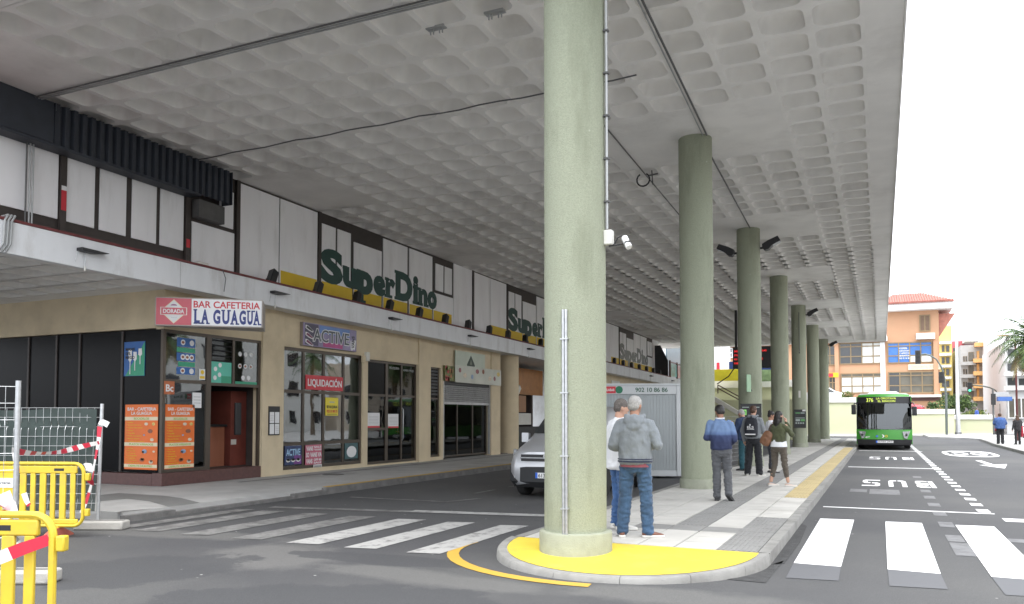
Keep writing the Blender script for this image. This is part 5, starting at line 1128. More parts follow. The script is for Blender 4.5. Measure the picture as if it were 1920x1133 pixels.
lampm = mat('headlamp',(.45,.47,.49),.12,metal=.5,var=.4,vs=30)
# silver van behind the first column
vn = thing('van', 'silver delivery van parked behind the nearest column', 'van', (-6.03,15.0,0))
silver = mat('paint_silver',(.50,.51,.53),.32,metal=.45,var=.03,coat=.6)
car_body(vn, [(.0,.30,.62,.93,.70,.74,.66),(.10,.26,.70,.99,.83,.87,.76),(.35,.24,.80,1.07,.89,.915,.80),(.85,.24,.95,1.20,.91,.925,.82),(1.05,.24,1.0,1.30,.91,.925,.80),(1.40,.24,1.02,1.56,.91,.925,.74),(1.75,.24,1.02,1.77,.91,.925,.72),(2.3,.24,1.02,1.865,.91,.925,.73),(3.6,.26,1.02,1.865,.91,.925,.73),(4.15,.30,1.0,1.83,.90,.92,.72),(4.36,.34,.95,1.72,.88,.90,.70),(4.42,.40,.9,1.45,.84,.86,.68)], silver)
MB().loft([[(x*.92,.06+.16*(x/.9)**4,.22),(x,-.05+.17*(x/.9)**4,.34),(x,-.05+.17*(x/.9)**4,.62),(x*.97,.03+.17*(x/.9)**4,.66)] for x in (-.9,-.75,-.5,0,.5,.75,.9)], closed=False, caps=False).build('bumper', mat('bumper_black',(.02,.021,.023),.6), vn, smooth=True)
for s in (-1, 1):
    MB().loft([[(s*.60,-.02,.80),(s*.84,.13,.84),(s*.89,.27,.98),(s*.64,.075,.94)], [(s*.60,.1,.80),(s*.82,.25,.84),(s*.87,.35,.98),(s*.64,.2,.94)]]).build('headlight', lampm, vn, smooth=True, ang=30)
    MB().tube([(s*.72,.015,.45),(s*.72,.06,.45)], .055, 14).build('fog_lamp', lampm, vn, smooth=True)
    MB().loft([[(s*(.93+.02),1.18,1.10),(s*1.10,1.16,1.10),(s*1.10,1.16,1.30),(s*.95,1.18,1.30)],[(s*.95,1.30,1.12),(s*1.07,1.28,1.12),(s*1.07,1.28,1.28),(s*.95,1.30,1.28)]]).build('mirror', silver, vn, smooth=True, ang=30)
for z in (.78,.86): MB().prism([(-.60,-.015,z-.028),(.60,-.015,z-.028),(.60,-.015,z+.028),(-.60,-.015,z+.028)], (0,.05,0)).build('grille', G['black'], vn)
MB().box(-.58,.58,-.022,-.005,.815,.828).build('grille_bar', G['steel'], vn)
em = MB(); 
for i in range(20):
    a, b = 2*math.pi*i/20, 2*math.pi*(i+1)/20; em.prism([(.105*math.cos(q)*s_,-.045,.85+.07*math.sin(q)*s_) for q, s_ in ((a,1),(b,1),(b,.78),(a,.78))], (0,.02,0)); em.prism([(.045*math.cos(q)*s_,-.045,.86+.05*math.sin(q)*s_) for q, s_ in ((a,1),(b,1),(b,.7),(a,.7))], (0,.02,0))
    em.prism([(.075*math.cos(q)*s_,-.046,.885+.025*math.sin(q)*s_) for q, s_ in ((a,1),(b,1),(b,.7),(a,.7))], (0,.02,0))
em.build('emblem', G['steel'], vn)
plate(vn, '6132 KZG', -.26, .26, -.065, .42, .53)
MB().add([(-.74,1.03,1.275),(.74,1.03,1.275),(.66,1.70,1.745),(-.66,1.70,1.745),(0,.99,1.29),(0,1.68,1.785)], [(0,4,5,3),(4,1,2,5)]).xf(lambda v: v+Vector((0,-.022,.022))).build('windscreen', carglass, vn, smooth=True)
for s in (-1, 1):
    def wq(pts): return MB().add([(s*(.925-(z-1.02)*.235+.012), y, z) for y, z in pts], [tuple(range(len(pts)))])
    wq([(1.30,1.06),(1.62,1.42),(1.85,1.64),(2.35,1.70),(2.40,1.06)]).build('side_window', carglass, vn)
    wq([(2.52,1.06),(2.50,1.70),(3.30,1.71),(3.32,1.06)]).build('side_window', carglass, vn); wq([(3.42,1.06),(3.40,1.71),(4.0,1.68),(4.15,1.06)]).build('side_window', carglass, vn)
    for y in (.78,3.62):
        a0 = [(s*.918,y+.40*math.cos(q),.33+.40*math.sin(q)) for q in (math.pi*k/14 for k in range(15))]; MB().prism(a0+[(s*.918,y-.4,.2),(s*.918,y+.4,.2)], (s*.012,0,0)).build('wheel_arch', G['black'], vn)
        wheel(vn, s*.84, y, .33)
    MB().box(s*.93-.012,s*.93+.012,1.2,4.1,.52,.62).build('side_moulding', G['black'], vn); MB().box(s*.935-.012,s*.935+.012,2.2,2.38,.93,.97).build('door_handle', G['black'], vn)
    MB().obox((s*.62,4.42,1.0),(.09,.02,.28)).build('tail_lamp', G['red'], vn)

# green bus
bus = thing('bus', 'green city bus with route 376 on its display, facing the camera at the platform', 'bus', (.15,45.2,0))
bgreen = mat('bus_green',(.032,.235,.016),.35,var=.03,coat=.25); bblack = mat('bus_black',(.012,.012,.014),.35)
def fpanel(name, rows, m, parent=bus, thick=.05, nx=10):
    """rows: (z, half width, y lean) bottom to top; curved in plan"""
    rings = []
    for z, hw, yl in rows: rings.append([(hw*(-1+2*i/nx), yl+.16*abs(-1+2*i/nx)**3, z) for i in range(nx+1)])
    mb = MB(); mb.loft(rings, closed=False, caps=False); back = [[(x,y+thick,z) for x,y,z in r] for r in rings]; mb.loft(back, closed=False, caps=False)
    edge = [rings[0]+rings[-1][::-1], back[0]+back[-1][::-1]]
    return mb.build(name, m, parent, smooth=True)
fpanel('bumper', [(.22,1.17,.10),(.26,1.23,.02),(.50,1.275,.0),(.53,1.275,.0)], bblack)
fpanel('front_panel', [(.535,1.275,.0),(.80,1.275,.01),(1.03,1.275,.04)], bgreen)
bgl = glass('bus_glass', (.22,.25,.26), .06)
ws = fpanel('windscreen', [(1.04,1.27,.045),(1.6,1.265,.07),(2.36,1.24,.14)], bgl, thick=.01)
fpanel('display_box', [(2.37,1.24,.14),(2.70,1.22,.17)], bblack)
fpanel('roof_cap', [(2.705,1.22,.17),(2.80,1.18,.24),(2.86,1.05,.42)], bgreen)
MB().prism([(-1.27,.22,.35),(1.27,.22,.35),(1.27,.22,2.72),(1.08,.22,2.87),(-1.08,.22,2.87),(-1.27,.22,2.72)], (0,.03,0)).xf(lambda v: v+Vector((0,11.9,0))).build('rear_wall', bgreen, bus)
for s in (-1,1):
    MB().box(s*1.275-.02,s*1.275+.02,.20,12.1,.30,1.05).build('side_panel', bgreen, bus); MB().box(s*1.27-.015,s*1.27+.015,.20,12.1,1.055,2.45).build('side_glazing', carglass, bus); MB().box(s*1.26-.02,s*1.26+.02,.20,12.1,2.455,2.72).build('side_header', bgreen, bus)
    wheel(bus, s*1.12, 2.6, .48, .28); wheel(bus, s*1.12, 8.6, .48, .28)
    # headlight clusters
    MB().loft([[(s*.92,.055,.60),(s*1.05,.10,.57),(s*1.20,.17,.96),(s*.84,.04,.93)], [(s*.92,.10,.60),(s*1.05,.16,.57),(s*1.20,.22,.96),(s*.84,.10,.93)]]).xf(lambda v: v+Vector((0,-.05,0))).build('headlight', lampm, bus, smooth=True, ang=30)
    for dz, dx, r_ in ((.63,1.0,.045),(.76,1.02,.055),(.87,1.08,.04)): MB().tube([(s*dx,.0+.05*(dx-.95),dz),(s*dx,.08,dz)], r_, 12).build('lamp', bblack if dz == .76 else lampm, bus, smooth=True)
    MB().tube([(s*1.2,.2,2.35),(s*1.36,.02,2.38),(s*1.40,-.05,2.25)], .03, 8).build('mirror_arm', bblack, bus, smooth=True); MB().box(s*1.40-.11,s*1.40+.11,-.12,.02,1.80 if s < 0 else 1.74,2.3 if s < 0 else 2.2).build('mirror', bblack, bus, bevel=.03)
MB().prism([(-1.2,.4,2.80),(1.2,.4,2.80),(1.05,.4,2.88),(-1.05,.4,2.88)], (0,11.7,0)).build('roof', G['white'], bus)
MB().loft([[(-.75,.5,2.88),(.75,.5,2.88),(.6,.55,2.98),(-.6,.55,2.98)],[(-.75,3.4,2.88),(.75,3.4,2.88),(.6,3.35,3.02),(-.6,3.35,3.02)]]).build('roof_unit', G['white'], bus)
MB().box(-1.2,1.2,.6,12,.28,.34).build('floor', G['rubber'], bus); MB().box(-1.25,1.25,3.2,3.25,.35,2.7).build('bulkhead', G['inside'], bus)
MB().box(-1.15,1.15,.22,.7,.85,1.08).build('dashboard', G['black'], bus)
sw = MB(); sw.tube([(.62+.26*math.cos(a), .62+.10*math.sin(a), 1.28+.2*math.sin(a)) for a in (2*math.pi*q/20 for q in range(21))], .022, 8); sw.build('steering_wheel', G['greypipe'], bus, smooth=True)
MB().box(.38,.88,1.25,1.40,.6,1.75).build('driver_seat', G['inside'], bus, bevel=.05); MB().box(-.95,-.2,1.0,1.04,1.15,1.27).build('luggage_rack', mat('bus_seat_blue',(.03,.10,.25),.6), bus)
MB().box(-.05,.22,.30,.33,1.12,1.22).build('dash_card', G['paper'], bus); MB().box(-.02,.10,.55,.6,1.28,1.95).build('ticket_machine', G['offwhite'], bus); MB().box(-.05,.26,.5,.6,1.95,2.2).build('ticket_machine', G['offwhite'], bus)
for s, x0, x1 in ((1,.55,1.0),(-1,-.95,-.15)): MB().tube([(x1,.02,1.06),(x0,.03,1.12)], .012, 6).build('wiper', G['black'], bus)
led = emit('led_yellow_green', (.45,.55,.08), .35)
mb = MB(); text_fit(mb, '376', (-.80,.155,2.44),(.32,0,0),(0,0,.20),.006,0,.01); text_fit(mb, 'LA OROTAVA', (-.34,.150,2.57),(.92,0,0),(0,0,.10),.006,0,.01); text_fit(mb, 'EL RINCON', (-.26,.150,2.43),(.8,0,0),(0,0,.10),.006,0,.01); mb.build('route_lettering', led, bus, kind='stuff')
mb = MB(); text_fit(mb, '4751', (-.88,.035,.59),(.28,0,0),(0,0,.10),.004,0,.015); mb.build('fleet_number', G['paper'], bus)
MB().tube([(-.33,-.02,.70),(-.33,.02,.70)], .055, 14).build('badge', mat('badge_blue',(.05,.15,.5),.4), bus)
MB().prism([(-.10,-.005,.62),(-.04,-.005,.70),(-.10,-.005,.78),(-.05,-.005,.78),(.02,-.005,.70),(-.05,-.005,.62)], (0,.01,0)).build('badge', G['paper'], bus)
mb = MB()
for i in range(16):
    a, b = 2*math.pi*i/16, 2*math.pi*(i+1)/16; mb.prism([(.10+.06*math.cos(q)*s_,-.006,.70+.06*math.sin(q)*s_) for q, s_ in ((a,1),(b,1),(b,.65),(a,.65))], (0,.01,0))
mb.build('badge', G['yellow'], bus)
plate(bus, '0756 JRS', -.38, .42, -.02, .36, .47)

def small_car(label, x, y, z, rz, m):
    t = thing('car', label, 'car', (x,y,z), rz)
    car_body(t, [(.0,.28,.5,.62,.7,.74,.62),(.2,.2,.6,.78,.83,.86,.74),(.9,.18,.75,.93,.86,.88,.78),(1.25,.18,.88,1.02,.86,.88,.74),(1.9,.18,.9,1.38,.86,.88,.62),(2.6,.18,.9,1.46,.86,.88,.62),(3.3,.2,.9,1.38,.86,.88,.62),(3.85,.22,.88,1.05,.84,.86,.66),(4.05,.3,.75,.9,.78,.8,.66)], m)
    for s in (-1,1):
        MB().add([(s*(.88-(z_-.9)*.46+.012),y_,z_) for y_, z_ in ((1.42,.95),(1.92,1.29),(2.6,1.36),(3.2,1.30),(3.5,.97))], [(0,1,2,3,4)]).build('side_window', carglass, t)
        for y_ in (.75,3.2): wheel(t, s*.78, y_, .30)
        MB().obox((s*.62,.1,.66),(.16,.05,.06)).build('headlight', lampm, t); MB().obox((s*.66,3.99,.78),(.10,.05,.10)).build('tail_lamp', G['red'], t)
    MB().add([(-.72,1.27,1.045),(.72,1.27,1.045),(.58,1.86,1.375),(-.58,1.86,1.375)], [(0,1,2,3)]).xf(lambda v: v+Vector((0,-.02,.02))).build('windscreen', carglass, t); MB().add([(-.66,3.83,1.09),(.66,3.83,1.09),(.58,3.33,1.39),(-.58,3.33,1.39)], [(0,1,2,3)]).xf(lambda v: v+Vector((0,.02,.02))).build('rear_window', carglass, t)
    return t
cwhite = mat('paint_white',(.72,.72,.73),.3,coat=.5,var=.02); cred = mat('paint_red',(.42,.03,.05),.3,coat=.5,var=.02); cblk = mat('paint_dark',(.03,.032,.036),.3,coat=.5)
p = atY(1560,745,81); small_car('white car parked on the terrace left of the bus', p.x+1.8, 80.6, wA[0].z-.42, R(90), cwhite)
p = atY(1700,765,87); small_car('red car parked on the terrace right of the bus', p.x+1.5, 86.6, wB[0].z-.38, R(80), cred)
p = atY(1895,835,62); small_car('white car parked at the right edge behind the woman in black', p.x+5.4, 70, .0, R(72), cwhite)
p = atY(1888,815,104); small_car('dark car far down the side street beside the red car', p.x, 104, .0, R(5), cblk); p = atY(1872,812,100); small_car('small red car far down the side street', p.x, 100, 0, R(5), cred)

# ------------------------------------------------------------------ notices and fittings on columns
def col_board(i, ang, w, z0, z1, name, label, cat, m, parts=(), r=.375):
    p, n, s = on_col(i, ang, r); t = thing(name, label, cat, (p.x,p.y,z0), world=True)
    # n outward, s = to the right in view
    MB().prism([p-s*w/2+Vector((0,0,z0)), p+s*w/2+Vector((0,0,z0)), p+s*w/2+Vector((0,0,z1)), p-s*w/2+Vector((0,0,z1))], -n*.03).build('panel', m, t)
    for a, b, c, e, mm in parts:
        q = p + n*.004; MB().prism([q+s*(-w/2+w*a)+Vector((0,0,z0+(z1-z0)*c)), q+s*(-w/2+w*b)+Vector((0,0,z0+(z1-z0)*c)), q+s*(-w/2+w*b)+Vector((0,0,z0+(z1-z0)*e)), q+s*(-w/2+w*a)+Vector((0,0,z0+(z1-z0)*e))], -n*.003).build('print', mm, t)
    return t, p, n, s
ledg = emit('led_green', (.15,.4,.10), .3); pgrey = mat('print_grey',(.35,.40,.38),.5); pgreen = mat('print_green',(.12,.35,.12),.5)
col_board(2, .05, .62, 1.58, 2.06, 'timetable_display', 'black display with green symbols on the third column', 'display', G['black'], [(.12,.28,.28,.62,ledg),(.16,.24,.35,.55,G['black']),(.5,.72,.3,.56,ledg),(.08,.4,.75,.8,pgrey),(.5,.9,.75,.8,pgrey)])
t, p, n, s = col_board(2, .02, .10, 2.45, 2.50, 'stop_flag', 'small green and white stop flag sticking out from the third column', 'sign', G['darkpipe'])
MB().prism([p+n*.05+Vector((0,0,2.42)), p+n*.35-s*.12+Vector((0,0,2.42)), p+n*.35-s*.12+Vector((0,0,2.95)), p+n*.05+Vector((0,0,2.95))], s*.02).build('flag', mat('flag_green',(.30,.46,.30),.5,var=.15,vs=6), t)
col_board(4, .02, .56, 1.12, 2.05, 'timetable_board', 'tall black timetable board on the fifth column', 'notice', G['black'], [(.1,.5,.78,.84,pgreen),(.55,.9,.78,.84,pgrey),(.7,.98,.9,.99,G['paper']),(.1,.9,.52,.56,pgrey),(.12,.5,.36,.48,pgrey),(.55,.9,.36,.48,pgreen)] + [(.1+.2*k,.24+.2*k,.22,.30,pgrey) for k in range(4)])
t, p, n, s = col_board(4, .0, .10, 2.65, 3.0, 'junction_box', 'small grey box on the fifth column above the timetable', 'box', G['offwhite'])
t, p, n, s = col_board(4, .06, .05, 4.9, 4.98, 'hanging_cable', 'thin cable with a weight hanging down the fifth column', 'cable', G['darkpipe'])
MB().tube([p+Vector((0,0,7.0)), p+n*.03+Vector((0,0,5.0))], .018, 6).build('cable', G['darkpipe'], t)
# red LED departure board hung between third and fourth columns
lb = thing('departure_board', 'black departure board with red LED rows hung between the third and fourth columns', 'display', tuple(atY(1410,690,44)), world=True)
a, b = atY(1374,691,44), atY(1447,649,44)
MB().box(a.x,b.x,44,44.4,a.z,b.z).build('case', G['black'], lb, bevel=.02)
ledr = emit('led_red', (.6,.02,.02), .5); mb = MB()
hb_ = b.z-a.z
for k, (s_, w_) in enumerate((('345 PTO DE LA CRUZ  10:45',.9),('376 LA OROTAVA  10:50',.75),('101 SANTA CRUZ  10:55',.8),('108 ICOD  11:00',.6))): text_fit(mb, s_, (a.x+.08,43.985,b.z-hb_*(.24+.19*k)), ((b.x-a.x-.16)*w_,0,0), (0,0,hb_*.09), .004, 0, .01)
mb.build('led_rows', ledr, lb, kind='stuff')
c = atY(1380,650,44.1); MB().box(c.x-.06,c.x+.06,44.1,44.25,b.z,sh(CZ,44)).build('hanger', G['black'], lb)
MB().tube([atY(1377,690,44.2), atY(1366,706,44.4), atY(1345,720,45)], .03, 8).build('cable', G['black'], lb, smooth=True)

# ------------------------------------------------------------------ building-site barriers on the left
def barrier(label, loc, rz, group='yellow plastic barriers', L=2.0):
    """local x along the barrier, right end at x=0, z from .0"""
    t = thing('plastic_barrier', label, 'barrier', loc, rz, group); y = G['barrier']
    r_ = .13; z0, z1 = .16, 1.0
    path = [(-L+.04,0,z0+.04),(-L+.04,0,z1-r_)] + [(-L+.04+r_-r_*math.cos(a),0,z1-r_+r_*math.sin(a)) for a in (math.pi/2*k/5 for k in range(1,6))] + [(-r_,0,z1)] + [(-r_+r_*math.sin(a),0,z1-r_+r_*math.cos(a)) for a in (math.pi/2*k/5 for k in range(1,6))] + [(0,0,z0+r_)] + [(-r_+r_*math.cos(a),0,z0+r_-r_*math.sin(a)) for a in (math.pi/2*k/5 for k in range(1,6))] + [(-L+.04+r_,0,z0),(-L+.04,0,z0+.04)]
    MB().tube(path, [(.024,.028)]*len(path), 8).build('outer_frame', y, t, smooth=True)
    MB().box(-L+.1,-.09,-.018,.018,z1-.135,z1-.03).build('top_rail', y, t, bevel=.012); MB().box(-L+.1,-.07,-.018,.018,z0+.02,z0+.09).build('bottom_rail', y, t, bevel=.012)
    for x in (-.34,-L+.34): MB().box(x-.07,x+.07,-.0195,.0195,z1-.10,z1-.065).build('hand_hole', G['black'], t)
    n = 13
    for k in range(n):
        x = -.15-(L-.30)*k/(n-1); w_ = .043 if k % 2 else .034
        if k in (6,7,8): continue
        MB().box(x-w_,x+w_,-.015,.015,z0+.085,z1-.13).build('slat', y, t, bevel=.008)
    xa = -.15-(L-.30)*5.5/(n-1); xb = -.15-(L-.30)*8.5/(n-1)
    MB().box(xb,xa,-.016,.016,z1-.5,z1-.13).build('sign_panel', y, t, bevel=.008)
    for k in (6,7,8): x = -.15-(L-.30)*k/(n-1); MB().box(x-.03,x+.03,-.015,.015,z0+.085,z1-.505).build('slat', y, t, bevel=.008)
    for z in (.34,.82): MB().box(.032,.09,-.03,.03,z-.05,z+.05).build('hook', y, t, bevel=.01)
    for x in (-.36,-L+.36):
        MB().tube([(x,0,z0),(x,0,.08)], .04, 8).build('foot_post', y, t); MB().loft([[(x-.05,q,0),(x+.05,q,0),(x+.045,q,h_),(x-.045,q,h_)] for q, h_ in ((-.30,.02),(-.22,.06),(-.06,.13),(.06,.13),(.22,.06),(.30,.02))]).build('foot', G['redfoot'], t, smooth=True)
    st_ = MB().box(xb+.02,xa-.06,-.0215,-.0165,z1-.33,z1-.2).build('sticker', G['paper'], t)
    MB().tube([(xb+.07,-.0265,z1-.265),(xb+.07,-.022,z1-.265)], .035, 12).build('sticker_print', G['red'], st_); mb = MB(); text_fit(mb, 'barreras', (xb+.13,-.0225,z1-.28), (.2,0,0), (0,0,.035), .001, 0, .01); mb.build('sticker_print', G['black'], st_)
    return t
near = barrier('yellow plastic barrier in the left foreground, cut off by the picture edge', (-4.83,3.52,0), YAW-R(3))
farb = barrier('yellow plastic barrier in front of the mesh fence, farther from the camera', (-9.87,7.62,0), YAW-R(4))
# mesh fence panels
def fence(label, p0, p1, z0, h, tarp=False, lean=0.):
    p0, p1 = Vector(p0), Vector(p1); t = thing('mesh_fence_panel', label, 'fence', (p0.x,p0.y,0), group='mesh fence panels', world=True); d = (p1-p0); L = d.length; d.normalize(); nn = Vector((-d.y,d.x,0))
    for k, p in enumerate((p0, p1)):
        f = nn*lean*k
        MB().tube([p+Vector((0,0,z0)), p+f+Vector((0,0,z0+h+.04))], .026, 10).build('post', G['steel'], t, smooth=True)
    wi = MB(); nv = int(L/.105)
    def bend(z):
        return .035*max(0, 1-abs(((z-z0)/h*3) % 1 - .5)*8)
    zs = [z0+.1+(h-.12)*k/24 for k in range(25)]
    for i in range(1, nv):
        q = p0 + d*(L*i/nv); wi.tube([q + nn*(bend(z)+lean*(z-z0)/h*i/nv) + Vector((0,0,z)) for z in zs[::1]], .0028, 4)
    for z in [z0+.1+(h-.12)*k/11 for k in range(12)]: wi.tube([p0+nn*(bend(z))+Vector((0,0,z)), p1+nn*(bend(z)+lean*(z-z0)/h)+Vector((0,0,z))], .0032, 4)
    wi.build('wire_mesh', G['steel'], t, kind='stuff')
    if tarp:
        tp = MB(); N_ = 14; rows = 6
        g = [[p0+d*(L*(.02+.96*i/N_))+nn*(.06+.02*math.sin(i*1.3+j))+Vector((0,0,z0+.12+(h-.16)*j/rows-.02*math.sin(i*.9))) for i in range(N_+1)] for j in range(rows+1)]
        for j in range(rows):
            for i in range(N_): tp.quad(g[j][i], g[j][i+1], g[j+1][i+1], g[j+1][i])
        tp.build('screen_cloth', mat('screen_cloth',(.045,.062,.058),.9,var=.15,vs=6,alpha=.88), t, smooth=True)
    return t
fence('tall mesh fence panel at the left picture edge', (-9.6,2.4,0), (-7.78,5.26,0), .02, 1.93)
fence('mesh fence panel with dark screen cloth and leaning end post beside the bar', (-13.6,6.8,0), (-10.46,8.32,0), .13, 1.66, True, .06)
def block_(label, c, rz):
    t = thing('fence_block', label, 'block', c, rz); MB().box(-.36,.36,-.13,.13,0,.13).build('block', G['concrete'], t, bevel=.025); MB().box(-.33,.33,-.03,.03,.125,.135).build('slot', G['kerb_dark'], t)
block_('concrete fence foot at the leaning end post', (-10.35,8.3,.0), YAW); block_('concrete fence foot under the tall fence post', (-7.75,5.3,0), YAW)
def ribbon(label, pts, w=.07, step=.16, twist=1.5, sub=5):
    t = thing('barrier_tape', label, 'tape', tuple(pts[0]), world=True); P = []
    pts = [Vector(p) for p in pts]
    for i in range(len(pts)-1):
        p0, p1, p2, p3 = pts[max(i-1,0)], pts[i], pts[i+1], pts[min(i+2,len(pts)-1)]
        n_ = max(2, int((p2-p1).length/(step/sub)))
        for k in range(n_):
            q = k/n_; P.append(.5*((2*p1)+(-p0+p2)*q+(2*p0-5*p1+4*p2-p3)*q*q+(-p0+3*p1-3*p2+p3)*q**3))
    P.append(pts[-1]); mb = MB(); acc = 0; prev = None
    for i, p in enumerate(P):
        tg = (P[min(i+1,len(P)-1)]-P[max(i-1,0)]).normalized(); a = Vector((0,0,1))-tg*tg.z
        if a.length < .2: a = _r - tg*tg.dot(_r)
        a.normalize(); b = tg.cross(a); th = twist*math.sin(acc*2.1); o = (a*math.cos(th)+b*math.sin(th))*w/2*(.75+.25*math.cos(acc*3))
        if prev: mb.quad(prev[0], prev[1], p+o, p-o, 0 if int(acc/step) % 2 else 1)
        if i: acc += (p-P[i-1]).length
        prev = (p-o, p+o)
    mb.build('ribbon', [G['tape_r'], G['tape_w']], t, smooth=True); return t
pf = lambda u, v, d: Vector((0,0,CAM_H)) + _ray(u, v)*d
ribbon('red and white tape sagging between the two fence posts', [pf(22,845,9.0), pf(60,850,9.6), pf(110,848,10.5), pf(150,838,11.2), pf(186,830,11.7)], .075, .18, .5)
ribbon('red and white tape hanging down the leaning fence post', [pf(203,797,11.75), pf(189,794,11.75), pf(184,830,11.75), pf(177,870,11.75), pf(172,905,11.75), pf(160,945,11.7), pf(152,962,11.65)], .085, .16, .7)
ribbon('red and white tape knot fluttering beside the leaning post', [pf(160,877,11.6), pf(166,875,11.6), pf(168,885,11.6), pf(164,895,11.6), pf(170,903,11.6), pf(176,907,11.6)], .12, .2, 1.2)
ribbon('red and white tape stretched across the near yellow barrier', [pf(-40,1062,4.9), pf(0,1046,5.05), pf(40,1030,5.1), pf(92,1012,5.15)], .085, .21, .1)
ribbon('red and white tape tangle behind the near yellow barrier', [pf(5,925,6.0), pf(15,945,6.0), pf(28,955,6.0), pf(8,965,6.0), pf(2,950,6.0), pf(20,962,6.0), pf(32,975,6.0)], .11, .2, 1.8)
ribbon('red and white tape tail hanging from the tall fence post', [pf(28,850,8.2), pf(31,870,8.2), pf(33,885,8.2)], .06, .12, .9)
ribbon('red and white tape end hanging below the far barrier sign', [pf(45,925,10.6), pf(50,940,10.6), pf(55,948,10.6)], .07, .12, .9)
ribbon('red and white tape hanging behind the near barrier slats', [pf(40,985,5.5), pf(38,1020,5.5), pf(12,1070,5.5), pf(14,1133,5.5)], .07, .18, .8)
# site fence behind the waiting people
fence('mesh fence panel behind the man in blue overalls', (-4.6,24.6,0), (-4.25,27.5,0), .14, 1.55)

# ------------------------------------------------------------------ people
def remeshed(name, mb, mats, parent, voxel=.011, smooth=4, fold=0., fs=9., zone=None, stretch=(1,1,1)):
    """fuse overlapping closed pieces into one continuous skin, relax it, add cloth folds"""
    me = bpy.data.meshes.new(name); me.from_pydata(mb.v, [], mb.f); ob_ = bpy.data.objects.new(name, me); COL.objects.link(ob_)
    bm = bmesh.new(); bm.from_mesh(me); bmesh.ops.recalc_face_normals(bm, faces=bm.faces); bm.to_mesh(me); bm.free()
    r_ = ob_.modifiers.new('r', 'REMESH'); r_.mode = 'VOXEL'; r_.voxel_size = voxel; r_.use_smooth_shade = True
    s_ = ob_.modifiers.new('s', 'SMOOTH'); s_.factor = .5; s_.iterations = smooth
    dg = bpy.context.evaluated_depsgraph_get(); out = bpy.data.meshes.new_from_object(ob_.evaluated_get(dg)); bpy.data.objects.remove(ob_); bpy.data.meshes.remove(me); out.name = name
    if fold:
        nor = [v.normal.copy() for v in out.vertices]
        for v, n_ in zip(out.vertices, nor):
            q = Vector((v.co.x*stretch[0], v.co.y*stretch[1], v.co.z*stretch[2]))*fs
            a = 1-abs(noise.noise(q))*2; b = noise.noise(q*2.3+Vector((5,1,2)))
            v.co += n_*fold*(a*.8+b*.45-.3)
    out.materials.clear()
    for m in mats: out.materials.append(m)
    out.polygons.foreach_set('use_smooth', [True]*len(out.polygons))
    if zone: out.polygons.foreach_set('material_index', [zone(p.center) for p in out.polygons])
    out.update(); return link(name, out, parent)
skin_a = mat('skin_tan', (.36,.19,.125), .55, var=.08, vs=12); skin_b = mat('skin_fair', (.48,.28,.20), .55, var=.08, vs=12); skin_c = mat('skin_brown', (.25,.125,.075), .55, var=.08, vs=12)
eye_m = mat('eye_dark', (.03,.025,.02), .3)
def cloth(name, c, var=.16, bump=.55): return mat(name, c, .88, var=var, vs=7, bump=bump, bs=22, sheen=.15, stretch=(1,1,.6))
def limb(mb, a, b, ra, rb, n=12):
    a, b = Vector(a), Vector(b); d = (b-a).normalized(); mb.tube([a-d*ra*.55, a-d*ra*.25, a, a.lerp(b,.5), b, b+d*rb*.25, b+d*rb*.55], [ra*.55, ra*.88, ra, (ra+rb)/2*1.02, rb, rb*.88, rb*.55], n)
def torso(mb, rows, n=20):
    """rows (cx, cy, z, rx, ry): superelliptic sections"""
    rings = []
    for cx, cy, z, rx, ry in rows:
        rings.append([(cx + rx*math.copysign(abs(math.cos(a))**.85, math.cos(a)), cy + ry*math.copysign(abs(math.sin(a))**.9, math.sin(a)), z) for a in (2*math.pi*k/n for k in range(n))])
    mb.loft(rings)
def hand(mb, w, d, up, s, curl=.5):
    """palm and five fingers; d = direction of the hand, up = back of the hand, s = +1/-1 thumb side"""
    w, d, up = Vector(w), Vector(d).normalized(), Vector(up); up = (up - d*up.dot(d)).normalized(); sd_ = d.cross(up)*s
    mb.tube([w-d*.03, w, w+d*.045, w+d*.085], [(.024,.020),(.028,.019),(.040,.016),(.038,.014)], 10)
    for k, (o_, l_) in enumerate(((-.030,.058),(-.010,.072),(.010,.078),(.030,.070))):
        p = w + d*.078 + sd_*o_; dd = d; pts = [p]
        for j in range(3): dd = (dd - up*curl*(.55+.15*j)).normalized(); p = p + dd*l_*(.42,.32,.26)[j]*1.1; pts.append(p)
        mb.tube(pts, [.0095,.0092,.0085,.007], 8)
    p = w + d*.02 + sd_*.030; dd = (d*.6 + sd_*.75 - up*.2).normalized(); pts = [p, p+dd*.035]; dd = (dd*.6+d*.6-up*.3).normalized(); pts.append(pts[-1]+dd*.03); mb.tube(pts, [.012,.0105,.008], 8)
def head_mb(c, yaw, pitch):
    c = Vector(c); rot = Euler((pitch, 0, yaw)).to_matrix(); h = MB()
    h.ell((0,0,0), (.076,.094,.108), n=20, m=14); h.ell((0,.022,-.062), (.057,.066,.062), n=16, m=10); h.ell((0,.078,-.105), (.022,.018,.016)); h.ell((0,-.02,.02), (.078,.086,.09), n=16, m=10)
    h.tube([(0,.083,.012),(0,.106,-.022),(0,.098,-.034)], [(.010,.010),(.014,.012),(.012,.008)], 8)             # nose
    h.ell((0,.092,-.062), (.024,.010,.010)); h.ell((0,.086,.028), (.05,.016,.012))
    for s in (-1,1): h.ell((s*.080,-.006,-.012), (.010,.020,.032), Euler((R(-12),0,s*R(14))).to_matrix())
    return h, rot, c
